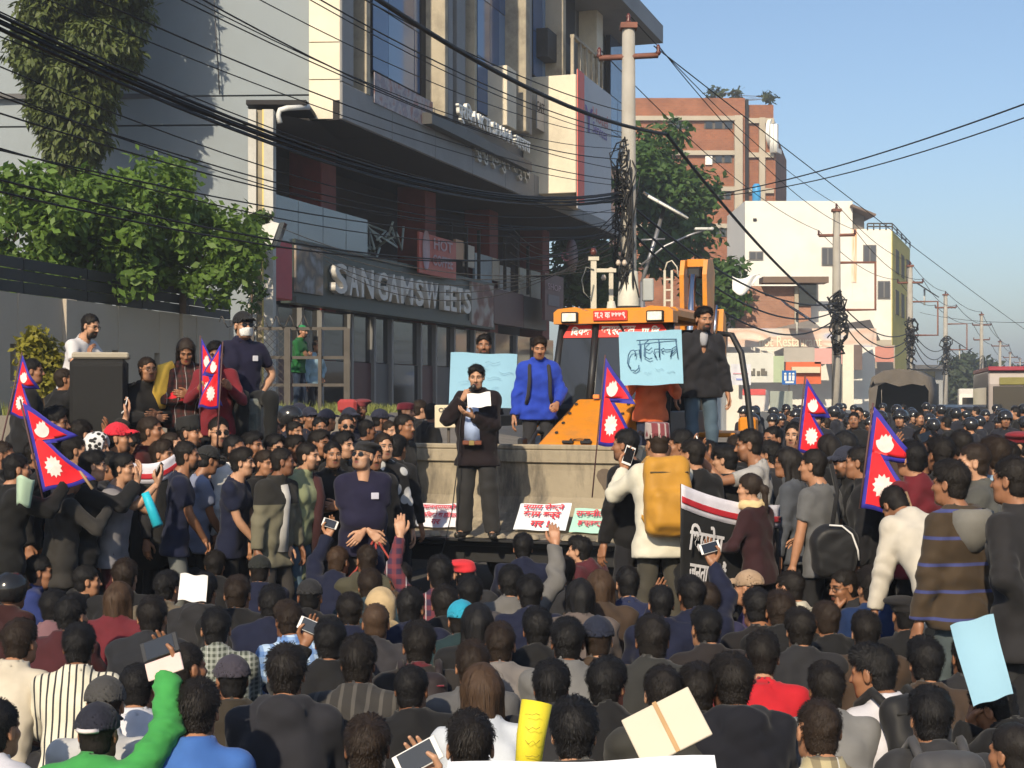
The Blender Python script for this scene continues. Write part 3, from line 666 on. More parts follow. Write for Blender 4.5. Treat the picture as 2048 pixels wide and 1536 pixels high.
TOPS = {  # garment styles
 'tee': dict(sleeve='short', thick=0.0, hem=0.10, collar=False, fold=0.006),
 'shirt': dict(sleeve='long', thick=0.0, hem=0.08, collar=True, fold=0.005),
 'jacket': dict(sleeve='long', thick=0.018, hem=0.06, collar=True, fold=0.010),
 'hoodie': dict(sleeve='long', thick=0.016, hem=0.05, hood=True, fold=0.010),
 'puffer': dict(sleeve='long', thick=0.030, hem=0.05, collar=True, fold=0.003, puff=0.017),
 'coat': dict(sleeve='long', thick=0.014, hem=0.17, collar=True, fold=0.006),
 'vest': dict(sleeve='short', thick=0.012, hem=0.08, collar=True, fold=0.006),
 'kurta': dict(sleeve='long', thick=0.004, hem=0.34, collar=True, fold=0.006),
}
TOPNAME = {'tee': 'tshirt', 'shirt': 'shirt', 'jacket': 'jacket', 'hoodie': 'hooded_jacket', 'puffer': 'padded_jacket', 'coat': 'coat', 'vest': 'waistcoat', 'kurta': 'tunic'}
PRNG = random.Random(7)
N_PEOPLE = 0
def person(loc, yaw, pose, label, top='jacket', tcol=(0.03,0.03,0.035), hair='short', skin=None, head=None, bcol=(0.02,0.02,0.025), height=1.70, group=None, gear=(), tmat=None, lod=1, hseed=None, tstyle=None, hairc=None, legs=True, bmat=None, shoes=(0.02,0.02,0.02), tname=None, bthick=0.0):
    """one person: the body mesh is the thing; hair, clothes and head gear are its parts. yaw in degrees, 0 faces +y, counter-clockwise"""
    global N_PEOPLE
    N_PEOPLE += 1
    rnd = random.Random(N_PEOPLE*13+5)
    if skin is None: skin = rnd.choice([0,0,1,1,2,3])
    if head is None: head = rnd.choice('abcacbae')
    if hseed is None: hseed = rnd.randint(0, 2)
    J = skeleton(pose); pk = repr(sorted(pose.items(), key=str))
    hh = {0: 0.0055, 1: 0.0068, 2: 0.009, 3: 0.013}[lod]; hd = {0: 0.0046, 1: 0.006, 2: 0.008, 3: 0.011}[lod]; gh = {0: 0.0165, 1: 0.019, 2: 0.023, 3: 0.03}[lod]
    me = body_mesh(J, head, hh, hd, (pk, head, lod))
    sc = height/1.70
    o = link('person', me, skin_mat(skin)); o.location = loc; o.rotation_euler = (0,0,R(yaw)); o.scale = (sc,)*3
    tag(o, label, 'person', group)
    mx_ = max(tcol); tcol = tuple(c*(0.55 if mx_ < 0.07 else 0.72 if mx_ < 0.3 else 0.9) for c in tcol); bcol = tuple(c*0.7 for c in bcol)
    st = dict(TOPS[top]); st.update(tstyle or {}); seed = rnd.randint(0, 3) if lod else N_PEOPLE
    tm = top_mesh(J, st, gh, seed, (pk, repr(sorted(st.items(), key=str)), seed, lod, 't'))
    link(tname or TOPNAME[top], tm, tmat or fabric(tcol), o)
    if legs:
        link('trousers', bottom_mesh(J, dict(thick=bthick), gh*1.15, seed%2, (pk, seed%2, lod, bthick, 'b')), bmat or fabric(bcol), o)
        if lod < 3:
            for s in 'RL':
                so = link('shoe', shoe_mesh(), mat('shoe_%.2f_%.2f' % (shoes[0], shoes[2]), shoes, rough=0.5), o)
                d = J['foot'+s]; so.matrix_local = Matrix.Translation(J['F'+s]+Vector((0,0,-0.085 if pose.get('sit',0) != 1 else -0.05)))@Matrix.Rotation(math.atan2(-d.x, d.y), 4, 'Z')
    HM = Matrix.Translation(J['H'])@J['Mh'].to_4x4()
    if hair and not any(g[0] in ('helmet','hoodup') for g in gear):
        hm = hair_mesh('buzz' if hair not in ('long','pony') and any(g[0] in ('cap','topi','beret') for g in gear) else hair, hseed%3)
        ho = link('hair', hm, hair_mat(hairc if hairc is not None else rnd.choice([0,0,2,2,1])), o); ho.matrix_local = HM@Matrix.Diagonal((0.96+0.05*rnd.random(), 0.97+0.05*rnd.random(), 0.95+0.08*rnd.random(), 1))
        if any(g[0] in ('cap','topi','beret') for g in gear): ho.matrix_local = HM@Matrix.Diagonal((0.98,0.98,0.93,1))
    for g in gear:
        k, c = g[0], g[1]
        if k in ('glasses','sunglasses'): go = link('glasses' if k == 'glasses' else 'sunglasses', glasses_mesh(k == 'sunglasses'), mat('frame_black' if len(g) < 3 else 'frame_white', c, rough=0.25, var=0.05), o)
        else:
            nm = {'hoodup': 'hood', 'mask': 'face_mask', 'topi': 'brimless_cap'}.get(k, k)
            go = link(nm, gear_mesh(k), (g[2] if len(g) > 2 and not isinstance(g[2], str) else (mat('helmet_%.2f' % c[0], c, rough=0.18, spec=0.6, var=0.05) if k == 'helmet' else fabric(c))), o)
        go.matrix_local = HM@(Matrix.Rotation(math.pi, 4, 'Z') if 'backwards' in g else Matrix.Identity(4))
    o['_hm'] = 0; del o['_hm']
    WM = Matrix.LocRotScale(Vector(loc), o.rotation_euler, Vector((sc,)*3))
    return dict(o=o, J=J, M=WM, HM=WM@HM, hand={s: WM@J['MH'+s] for s in 'RL'}, Jw=lambda k: WM@J[k])
# ------------------------------------------------------------------ ground
PI = math.pi
M_asph = mat('asphalt', (0.055,0.053,0.052), rough=0.95, var=0.35, scale=0.6, bump=0.4, bscale=60, dirt=((0.13,0.12,0.10),0.5,0.25))
M_dust = mat('dusty_pavement', (0.19,0.17,0.145), rough=0.95, var=0.25, scale=0.8, bump=0.3, bscale=30)
M_conc = mat('raw_concrete', (0.36,0.34,0.30), rough=0.9, var=0.18, scale=1.2, bump=0.25, bscale=25, dirt=((0.16,0.14,0.12),0.5,0.8))
M_grass = mat('grass', (0.10,0.12,0.035), rough=0.9, var=0.4, scale=8, bump=0.6, bscale=60)
m = MB(); m.add([(-500,-40,0),(900,-40,0),(900,2500,0),(-500,2500,0)], [(0,1,2,3)]); tag(m.build('ground', M_asph), 'dark asphalt road surface running off down the street', kind='structure')
KX = lambda Y: 2.18+0.365*(Y-28)                      # the kerb line the poles stand on
kd = Vector((0.343,0.939,0)); kl = Vector((-0.939,0.343,0))
m = MB()
a, b = Vector((KX(-5)+0.4,-5,0)), Vector((KX(420)+0.4,420,0)); off = kl*14
m.add([a+Vector((0,0,0.14)), b+Vector((0,0,0.14)), b+off+Vector((0,0,0.14)), a+off+Vector((0,0,0.14)), a+Vector((0,0,-0.1)), b+Vector((0,0,-0.1))], [(0,1,2,3), (1,0,4,5)])
tag(m.build('pavement', M_dust), 'dusty raised pavement with kerb along the left of the road', kind='structure')
m = MB()   # grassy bank in front of the shops
m.prism([(-9.5,0.1),(-9.5,1.80),(-2.2,1.80),(-1.6,1.5),(0.3,1.2),(0.6,0.1)], 20.6, 31.5); tag(m.build('terrain', M_dust), 'raised earth bank in front of the shops', kind='structure')
rng = np.random.RandomState(3); n = 9000
px_ = rng.uniform(-9,-2.0,n); py_ = rng.uniform(20.7,30,n); hh_ = rng.uniform(0.06,0.24,n)*(1-0.4*(py_-20.7)/10); an = rng.uniform(0,PI,n); lx, ly = rng.randn(n)*0.05, rng.randn(n)*0.05
z0 = np.full(n,1.79); w_ = 0.012
V = np.concatenate([np.stack([px_-w_*np.cos(an),py_-w_*np.sin(an),z0],1), np.stack([px_+w_*np.cos(an),py_+w_*np.sin(an),z0],1), np.stack([px_+lx,py_+ly,z0+hh_],1)]); k = np.arange(n)
tag(link('grass', mesh_np('grass', V, np.stack([k,k+n,k+2*n],1)), mat('grass_blade',(0.17,0.19,0.05),var=0.4,scale=3)), 'dry green grass on the bank below the shopfronts', 'grass', kind='stuff')

# ------------------------------------------------------------------ foliage helper
def leaf_mat(name, col, trans=0.35, var=0.45, scale=2.5):
    if name in _mats: return _mats[name]
    m = mat(name, col, rough=0.55, var=var, scale=scale, spec=0.35); nt = m.node_tree; N, L = nt.nodes, nt.links; b = N['Principled BSDF']
    t = N.new('ShaderNodeBsdfTranslucent'); src = b.inputs['Base Color'].links[0].from_socket; L.new(src, t.inputs['Color']); mx = N.new('ShaderNodeMixShader'); mx.inputs[0].default_value = trans
    L.new(b.outputs[0], mx.inputs[1]); L.new(t.outputs[0], mx.inputs[2]); L.new(mx.outputs[0], N['Material Output'].inputs['Surface']); return m
def leaves(rng, C, rad, n, size, droop=0.0, aspect=0.55):
    """n leaf faces round clump centres C (k,3) with radii rad (k,)"""
    pk = rng.randint(0, len(C), n); d = rng.randn(n,3); d /= np.linalg.norm(d,axis=1)[:,None]; rr = rad[pk][:,None]*(0.45+0.6*rng.rand(n,1)); p = C[pk]+d*rr*np.array([1,1,0.8])
    nrm = d*0.7+rng.randn(n,3)*0.6+np.array([0,0,0.5]); nrm /= np.linalg.norm(nrm,axis=1)[:,None]
    t = rng.randn(n,3)+np.array([0,0,-droop]); t -= nrm*(t*nrm).sum(1)[:,None]; t /= np.linalg.norm(t,axis=1)[:,None]; s = np.cross(nrm,t); L = (size*(0.6+0.8*rng.rand(n)))[:,None]
    a = p; b = p+t*L*0.5+s*L*aspect*0.5; c = p+t*L-nrm*L*0.12; e = p+t*L*0.5-s*L*aspect*0.5
    V = np.concatenate([a,b,c,e]); k = np.arange(n); return V, np.stack([k,k+n,k+2*n,k+3*n],1)
def tree(name, base, trunk, clumps, rads, n, size, lmat, label, seed=0, droop=0.2, bark=(0.16,0.11,0.075), cat='tree', group=None, aspect=0.55, tr=0.12):
    rng = np.random.RandomState(seed); root = empty(name, base); tag(root, label, cat, group); B = np.array(base)
    C = np.array(clumps)-B; V, F = leaves(rng, C, np.array(rads), n, size, droop, aspect); link('crown', mesh_np('crown', V, F, False), lmat, root)
    m = MB(); T = [Vector(t)-Vector(base) for t in trunk]; m.tube(T, [tr*(1-0.6*i/(len(T)-1)) for i in range(len(T))], 8)
    for i in range(0, len(C), max(1, len(C)//14)):
        e = Vector(C[i]); s = min(T, key=lambda q: (q-e).length); m.tube([s, (s+e)/2+Vector((0,0,-0.1)), e], [tr*0.35,tr*0.22,tr*0.1], 5)
    m.build('trunk', mat('bark_'+name, bark, rough=0.95, var=0.3, scale=9, bump=0.5), root); return root
def blob(rng, c, r, k):
    d = rng.randn(k,3); d /= np.linalg.norm(d,axis=1)[:,None]; return np.array(c)+d*np.array(r)*(rng.rand(k,1)**0.4)

# ------------------------------------------------------------------ the commercial building on the left
C0 = at(682,240,34); FU = Vector((0.309,0.951,0)); FN = Vector((0.951,-0.309,0)); NC0 = C0.dot(FN)
def fY(px, off=0.0): return (NC0+off)/(0.951*(px-1024)/FPX-0.309)
def fs(px, off=0.0): Y = fY(px,off); return ((px-1024)*Y/FPX-C0.x)*0.309+(Y-C0.y)*0.951
def fz(px, py, off=0.0): return CAM_H+(HOR-py)*fY(px,off)/FPX
MFm = Matrix(((FU.x,-FN.x,0,C0.x),(FU.y,-FN.y,0,C0.y),(0,0,1,0),(0,0,0,1)))
bld = empty('office_building'); bld.matrix_world = MFm; tag(bld, 'grey office and shop block with overhanging upper floors and blue glass windows', 'building')
M_grey = mat('grey_cladding', (0.235,0.235,0.235), rough=0.6, var=0.10, scale=0.5, dirt=((0.10,0.095,0.09),0.35,0.3))
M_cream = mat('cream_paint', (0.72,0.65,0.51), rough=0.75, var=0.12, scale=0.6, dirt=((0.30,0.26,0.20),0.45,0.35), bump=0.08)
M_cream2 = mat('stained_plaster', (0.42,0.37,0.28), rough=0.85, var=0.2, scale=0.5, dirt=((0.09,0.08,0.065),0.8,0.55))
M_blueg = emit_free_glass('blue_glass', (0.055,0.12,0.26), 0.08)
M_blueg2 = emit_free_glass('light_blue_glass', (0.15,0.24,0.39), 0.12)
M_blueg3 = emit_free_glass('deep_blue_glass', (0.03,0.075,0.20), 0.06)
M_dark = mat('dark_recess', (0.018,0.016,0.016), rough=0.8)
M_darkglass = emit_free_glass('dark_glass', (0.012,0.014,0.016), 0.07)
M_frame = mat('aluminium_frame', (0.30,0.30,0.31), rough=0.4, metal=0.6, var=0.05)
M_side = mat('blue_grey_paint', (0.255,0.295,0.325), rough=0.8, var=0.06, scale=0.35, dirt=((0.20,0.225,0.24),0.5,0.22))
M_red = mat('dark_red_paint', (0.16,0.025,0.02), rough=0.6, var=0.2)
def fbox(name, s0, s1, z0, z1, d0, d1, ma, parent=None, bev=0.0):
    m = MB(); c = ((s0+s1)/2,(d0+d1)/2,(z0+z1)/2); d = (s1-s0,d1-d0,z1-z0)
    (m.bbox(c, d, bev) if bev else m.box(c, d)); return m.build(name, ma, parent or bld)
ZB = C0.z; ZT = 18.6; S1 = 26.6
# carcass
fbox('upper_floors', 0.45, 2.28, ZB+0.45, ZT, 0.55, 0.75, M_grey); fbox('upper_floors', 2.29, S1, ZB+0.45, ZT, 0.55, 9.0, M_grey)
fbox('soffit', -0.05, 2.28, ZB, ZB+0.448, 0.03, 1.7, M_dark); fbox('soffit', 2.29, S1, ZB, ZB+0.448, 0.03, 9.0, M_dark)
# fascia panels along the overhang
ztop = fz(706,175)
nfas = 9
for i in range(nfas):
    a = S1*i/nfas; b_ = S1*(i+1)/nfas-0.02; fbox('fascia_panel', a, b_, ZB+0.02, ztop, -0.03-0.004*(i%2), 0.52, M_grey, bev=0.02)
fbox('end_pier', 0.0, fs(706), ztop+0.01, ZT, -0.02, 0.54, M_grey, bev=0.02)
# the cream strip that catches the sun left of the corner, in courses
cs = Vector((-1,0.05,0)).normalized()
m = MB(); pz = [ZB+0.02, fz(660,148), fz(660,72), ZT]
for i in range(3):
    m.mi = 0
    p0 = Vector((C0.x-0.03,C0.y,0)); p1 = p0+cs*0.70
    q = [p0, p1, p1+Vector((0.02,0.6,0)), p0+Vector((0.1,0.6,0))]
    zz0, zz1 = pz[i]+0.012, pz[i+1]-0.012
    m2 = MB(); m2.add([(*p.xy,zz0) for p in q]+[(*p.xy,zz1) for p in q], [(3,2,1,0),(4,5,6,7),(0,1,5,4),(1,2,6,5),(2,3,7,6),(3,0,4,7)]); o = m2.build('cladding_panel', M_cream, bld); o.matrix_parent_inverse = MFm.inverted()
# windows: (px0, px1, pybottom at px0, [pane splits], [materials])
def window(px0, px1, pyb, splits, mats_, d=0.12, hsplit=(), zt=ZT-0.6):
    s0, s1 = fs(px0,-0.3), fs(px1,-0.3); z0 = fz(px0,pyb,-0.3); w = empty('window'); w.parent = bld
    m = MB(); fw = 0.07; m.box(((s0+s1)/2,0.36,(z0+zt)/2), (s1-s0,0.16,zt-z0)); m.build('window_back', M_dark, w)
    xs = [s0]+[s0+(s1-s0)*t for t in splits]+[s1]; zs = [z0]+list(hsplit)+[zt]
    for i in range(len(xs)-1):
        for j in range(len(zs)-1):
            mm = MB(); mm.box(((xs[i]+xs[i+1])/2,0.26+0.006*((i+j)%2),(zs[j]+zs[j+1])/2), (xs[i+1]-xs[i]-0.03,0.02,zs[j+1]-zs[j]-0.03)); o = mm.build('pane', mats_[(i+j*2)%len(mats_)], w)
            o.rotation_euler = (0,0,0)
    return w
hz_ = lambda px, *pys: [fz(px,p,-0.3) for p in pys]
window(742,842,140,[0.30,0.82],[M_blueg3,M_blueg2,M_blueg],hsplit=hz_(742,8,-130))
window(952,1013,222,[0.40,0.70],[M_blueg,M_blueg2,M_blueg3],hsplit=hz_(952,110,-10))
window(1064,1100,150,[0.5],[M_blueg,M_blueg2],hsplit=hz_(1064,60))
window(1170,1192,190,[0.5],[M_blueg2,M_blueg],hsplit=hz_(1170,120))
window(1219,1246,330,[0.5],[M_blueg,M_blueg3],hsplit=hz_(1219,260,190))
window(708,733,182,[],[M_darkglass])
# piers and fins: faces that look towards the camera catch the sun
def pier(px0, px1, pyb, out, ma, zt=ZT-0.3, name='pier'):
    s0, s1 = fs(px0,out), fs(px1,out); return fbox(name, s0, s1, fz(px0,pyb,out), zt, -out, 0.5, ma, bev=0.015)
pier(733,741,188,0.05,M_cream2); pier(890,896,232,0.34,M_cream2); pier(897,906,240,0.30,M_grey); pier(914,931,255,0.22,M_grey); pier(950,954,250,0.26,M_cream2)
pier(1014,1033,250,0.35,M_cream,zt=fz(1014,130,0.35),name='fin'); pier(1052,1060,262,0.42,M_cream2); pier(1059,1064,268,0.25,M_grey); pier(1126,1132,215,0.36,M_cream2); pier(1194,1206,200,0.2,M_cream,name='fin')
for px0, px1, pyb in ((843,865,236),(907,913,240),(1101,1105,240),(1129,1150,220)): fbox('dark_bay', fs(px0,-0.2), fs(px1,-0.2), fz(px0,pyb,-0.2), ZT-0.6, 0.2, 0.54, M_dark)
# faded banner under the first window, signs
def vprint(name, base, cols, scale=6.0, rough=0.6, seed=0.0, stretch=(1,1,1)):
    """blotchy printed vinyl"""
    if name in _mats: return _mats[name]
    m = bpy.data.materials.new(name); m.use_nodes = True; nt = m.node_tree; N, L = nt.nodes, nt.links; b = N['Principled BSDF']; b.inputs['Roughness'].default_value = rough
    tc = N.new('ShaderNodeTexCoord'); mp = N.new('ShaderNodeMapping'); mp.inputs['Scale'].default_value = stretch; mp.inputs['Location'].default_value = (seed,seed*0.7,seed*1.3); L.new(tc.outputs['Object'], mp.inputs['Vector'])
    ns = N.new('ShaderNodeTexNoise'); ns.inputs['Scale'].default_value = scale; ns.inputs['Detail'].default_value = 2; L.new(mp.outputs[0], ns.inputs['Vector'])
    cr = N.new('ShaderNodeValToRGB'); L.new(ns.outputs['Fac'], cr.inputs[0]); e = cr.color_ramp.elements; allc = [base]+list(cols)
    while len(e) < len(allc): e.new(0.5)
    for i, c in enumerate(allc): e[i].position = 0.34+0.34*i/max(1,len(allc)-1); e[i].color = (*c,1)
    L.new(cr.outputs[0], b.inputs['Base Color']); _mats[name] = m; return m
fbox('banner', fs(746,0.02), fs(863,0.02), fz(746,205,0.02), fz(746,144,0.02), -0.06, -0.04, vprint('faded_banner',(0.30,0.16,0.15),[(0.36,0.34,0.36),(0.22,0.20,0.24),(0.42,0.30,0.28)],3.0))
M_white = mat('white_letters', (0.80,0.79,0.74), rough=0.5, var=0.05)
TXT = Matrix.Rotation(R(90),4,'X')
def ftext(body, px0, px1, py, off, hpx, ma, ext=0.05, parent=None, name='lettering', **kw):
    s0, s1 = fs(px0,off), fs(px1,off); z = fz((px0+px1)/2,py,off); h = hpx*fY((px0+px1)/2,off)/FPX
    return text_obj(body, 1.0, ma, parent or bld, Matrix.Translation(((s0+s1)/2,-off,z))@TXT, extrude=ext, width=s1-s0, height=h, name=name, **kw)
fbox('sign_board', fs(862,0.3), fs(1062,0.3), fz(862,247,0.3), fz(862,224,0.3), -0.33, -0.06, mat('charcoal_board',(0.055,0.055,0.055),rough=0.5))
ftext('प्रिय NKTI SPAMA आवास', 914, 1058, 258, 0.36, 44, M_white, bold=0.02)
ftext('कुकुण्डाधुप शपुप्व', 946, 1058, 324, 0.08, 42, mat('steel_letters',(0.45,0.44,0.40),rough=0.4), bold=0.01)
# projecting billboard bay with its sunlit return
bb0, bb1 = fs(1153,1.3), fs(1221,1.3); zb0, zb1 = fz(1153,385,1.3), fz(1153,148,1.3)
fbox('billboard_bay', bb0, bb1, zb0, zb1, -1.28, 0.5, M_cream, bev=0.02)
fbox('billboard', bb0+0.02, bb1-0.02, zb0-0.5, zb1+0.15, -1.33, -1.30, mat('grey_vinyl',(0.46,0.46,0.48),rough=0.5,var=0.05))
fbox('billboard_edge', bb0-0.06, bb0+0.75, zb0-0.3, zb1+0.15, -1.36, -1.335, mat('orange_red_vinyl',(0.75,0.10,0.05),rough=0.5,var=0.05))
ftext('Y', 1170, 1186, 240, 1.36, 52, mat('purple_print',(0.16,0.12,0.35)), 0.002); ftext('Hotel', 1186, 1216, 236, 1.36, 26, mat('pale_red_print',(0.45,0.20,0.20)), 0.002); ftext('Services', 1186, 1214, 262, 1.36, 22, mat('purple_print',(0.16,0.12,0.35)), 0.002)
# burnt air-conditioner hole, balcony with rail posts, chimney pot
fbox('soot_stained_panel', fs(1096,0.15), fs(1142,0.15), fz(1096,112,0.15), fz(1096,55,0.15), -0.14, 0.4, mat('soot',(0.035,0.032,0.03),var=0.5,scale=1.5))
fbox('balcony_slab', fs(1138,0.9), fs(1215,0.9), fz(1138,168,0.9), fz(1138,160,0.9), -0.95, 0.4, M_grey)
for px in (1146,1160,1172,1184,1194,1204): fbox('rail_post', fs(px,0.9), fs(px,0.9)+0.12, fz(1138,160,0.9), fz(1138,160,0.9)+1.5, -0.92, -0.82, M_cream2)
fbox('handrail', fs(1146,0.9), fs(1206,0.9), fz(1138,160,0.9)+1.5, fz(1138,160,0.9)+1.6, -0.94, -0.80, M_cream2)
fbox('roof_slab', fs(1180,1.4), S1+1.2, fz(1265,22,1.4), fz(1265,22,1.4)+0.7, -1.4, 3, M_grey)
fbox('hanging_sign', fs(1072,0.2), fs(1091,0.2), fz(1072,256,0.2), fz(1072,178,0.2), -0.24, -0.20, mat('pale_sign',(0.38,0.38,0.38),rough=0.5)); ftext('CAFE', 1074, 1089, 215, 0.26, 20, M_dark, 0.003)
# recessed first floor behind glass balustrade
OFF1 = -1.47
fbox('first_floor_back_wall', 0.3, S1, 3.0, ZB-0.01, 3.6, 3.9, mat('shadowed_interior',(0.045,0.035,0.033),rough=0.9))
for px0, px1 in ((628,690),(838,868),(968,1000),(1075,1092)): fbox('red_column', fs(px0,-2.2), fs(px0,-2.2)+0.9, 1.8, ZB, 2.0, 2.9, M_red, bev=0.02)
M_bal = emit_free_glass('balustrade_glass', (0.17,0.20,0.22), 0.15)
zs0, zs1 = fz(587,592,OFF1), fz(587,486,OFF1)
for i in range(4):
    a = fs(546,OFF1)+(fs(738,OFF1)-fs(546,OFF1))*i/4; fbox('glass_panel', a, a+(fs(738,OFF1)-fs(546,OFF1))/4-0.03, zs1-0.02, fz(560,390,OFF1), 1.50, 1.53, M_bal)
# twisted metal chairs and clutter on the terrace
rr = random.Random(4); m = MB()
for k in range(9):
    px, py = rr.uniform(752,830), rr.uniform(455,515); p = [Vector((fs(px,OFF1)+rr.uniform(-0.5,0.7)*j*0.5, 1.6+rr.uniform(-0.1,0.5), fz(px,py,OFF1)+rr.uniform(-0.35,0.35))) for j in range(4)]; m.tube(p, 0.035, 6)
m.build('twisted_metal_frame', mat('pale_green_metal',(0.34,0.40,0.38),rough=0.5), bld)
M_redsign = mat('red_signboard', (0.42,0.085,0.06), rough=0.5, var=0.1)
so = fbox('cafe_sign', fs(834,OFF1+0.15), fs(908,OFF1+0.15), fz(834,545,OFF1+0.15), fz(834,463,OFF1+0.15), 1.25, 1.32, M_redsign, bev=0.01)
ftext('HOT', 868, 905, 492, OFF1+0.24, 22, mat('pink_print',(0.45,0.33,0.36)), 0.004, bold=0.02); ftext('COFFEE', 866, 906, 524, OFF1+0.24, 22, mat('pink_print',(0.45,0.33,0.36)), 0.004, bold=0.02)
m = MB(); s_, z_ = fs(850,OFF1+0.2), fz(850,500,OFF1+0.2); m.lathe([(0.0,0.0),(0.36,0.0),(0.36,0.01)], 20, Matrix.Translation((s_,1.235,z_))@Matrix.Rotation(R(90),4,'X')@Matrix.Diagonal((0.8,1.6,1,1))); m.build('logo_disc', mat('pink_print',(0.45,0.33,0.36)), bld)
for px0, px1, p0, p1, c in ((912,928,478,520,(0.55,0.30,0.16)),(930,950,488,532,(0.50,0.44,0.36)),(950,985,505,560,(0.22,0.26,0.29)),(985,1000,515,560,(0.42,0.36,0.28)),(1000,1022,530,580,(0.40,0.38,0.36)),(1040,1060,535,590,(0.48,0.46,0.40)),(1062,1082,540,600,(0.30,0.29,0.25))):
    fbox('terrace_window', fs(px0,-1.8), fs(px1,-1.8)-0.05, fz(px0,p1,-1.8), fz(px0,p0,-1.8), 1.8, 1.88, mat('terrace_%d' % px0, c, rough=0.4))
for px in (905,935,960,1012,1036,1058): fbox('terrace_post', fs(px,OFF1), fs(px,OFF1)+0.09, zs1, zs1+1.7, 1.48, 1.57, M_dark)
m = MB(); m.lathe([(0,0),(0.58,0),(0.58,0.12),(0,0.12)], 24, Matrix.Translation((fs(1130,-0.6), 0.4, fz(1130,512,-0.6)))@Matrix.Rotation(R(90),4,'X')); m.build('round_sign', mat('dull_pink',(0.14,0.075,0.075),rough=0.6), bld); ftext('C', 1122, 1138, 513, -0.25, 18, mat('dull_red',(0.30,0.05,0.05)), 0.004, bold=0.03)
# SANGAM SWEETS signboard
M_green = mat('dark_green_board', (0.030,0.043,0.038), rough=0.45, var=0.12, scale=0.7)
sg = empty('shop_sign'); sg.parent = bld
fbox('board', fs(587,OFF1), fs(986,OFF1), zs0, zs1, 1.47, 1.75, M_green, sg)
fbox('board_rim', fs(587,OFF1), fs(986,OFF1), zs0-0.16, zs0-0.004, 1.40, 1.80, M_green, sg)
fbox('board_rim', fs(587,OFF1), fs(986,OFF1), zs1+0.004, zs1+0.10, 1.42, 1.80, M_green, sg)
word = [('S',664,690),('A',693,713),('N',717,743),('G',750,771),('A',772,794),('M',796,822),('S',826,843),('W',845,873),('E',883,895),('E',897,909),('T',910,921),('S',923,938)]
M_let = mat('sign_letters', (0.58,0.56,0.52), rough=0.45, metal=0.0, var=0.05)
for ch, a, b_ in word:
    s0, s1 = fs(a,OFF1+0.1), fs(b_,OFF1+0.1); pm = (a+b_)/2; zc = zs0+(zs1-zs0)*0.46
    text_obj(ch, 1.0, M_let, sg, Matrix.Translation(((s0+s1)/2,1.37,zc))@TXT, extrude=0.08, width=(s1-s0)*0.94, height=(zs1-zs0)*0.60, name='letter', bold=0.022)
fbox('photo_panel', fs(591,OFF1+0.05), fs(645,OFF1+0.05), zs0+0.1, zs1-0.05, 1.40, 1.46, vprint('portrait_panel',(0.24,0.26,0.28),[(0.10,0.09,0.08),(0.27,0.20,0.14),(0.30,0.31,0.33)],1.6), sg)
fbox('photo_panel', fs(941,OFF1+0.05), fs(985,OFF1+0.05), zs0-0.1, zs1+0.0, 1.38, 1.46, vprint('food_panel',(0.32,0.31,0.28),[(0.36,0.33,0.30),(0.17,0.07,0.05),(0.10,0.04,0.04)],1.2), sg)
fbox('red_pilaster', fs(548,-1.0), fs(585,-1.0), fz(548,596,-1.0), fz(548,480,-1.0), 1.0, 1.5, mat('bright_red_panel',(0.42,0.05,0.06),rough=0.5), bev=0.02)
fbox('maroon_panel', fs(987,OFF1), fs(1046,OFF1), zs0+0.05, zs1-0.05, 1.45, 1.7, mat('maroon_board',(0.085,0.035,0.036),rough=0.5))
fbox('grey_panel', fs(1047,OFF1), fs(1092,OFF1), zs0+0.05, zs1-0.08, 1.45, 1.7, mat('dark_grey_board',(0.055,0.05,0.05),rough=0.5))
vs_ = fbox('vertical_sign', fs(1090,-0.9), fs(1127,-0.9), fz(1090,640,-0.9), fz(1090,545,-0.9), 0.9, 1.0, mat('dusky_maroon',(0.12,0.055,0.06),rough=0.5)); ftext('SHOP', 1096, 1122, 575, -0.85, 12, mat('pink_print',(0.45,0.33,0.36)), 0.003); fbox('sign_plate', fs(1098,-0.85), fs(1120,-0.85), fz(1098,610,-0.85), fz(1098,588,-0.85), 0.87, 0.895, mat('grey_vinyl2',(0.2,0.18,0.19)))
# shopfront at street level: dark glass bays between grey posts
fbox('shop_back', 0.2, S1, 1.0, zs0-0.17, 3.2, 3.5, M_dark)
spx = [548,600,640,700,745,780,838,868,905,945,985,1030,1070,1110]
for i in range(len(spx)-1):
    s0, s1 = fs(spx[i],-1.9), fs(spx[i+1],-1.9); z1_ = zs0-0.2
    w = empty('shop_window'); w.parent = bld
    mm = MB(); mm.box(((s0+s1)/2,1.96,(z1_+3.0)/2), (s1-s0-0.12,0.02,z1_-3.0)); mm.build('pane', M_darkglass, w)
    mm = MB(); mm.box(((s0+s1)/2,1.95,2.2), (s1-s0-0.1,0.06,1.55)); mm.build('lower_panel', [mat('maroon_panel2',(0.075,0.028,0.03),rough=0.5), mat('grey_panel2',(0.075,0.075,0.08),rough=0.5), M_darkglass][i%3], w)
    mm = MB(); mm.box((s0,1.9,(z1_+1.4)/2), (0.13,0.16,z1_-1.4)); mm.build('post', mat('shop_post',(0.17,0.17,0.17),rough=0.5), w)
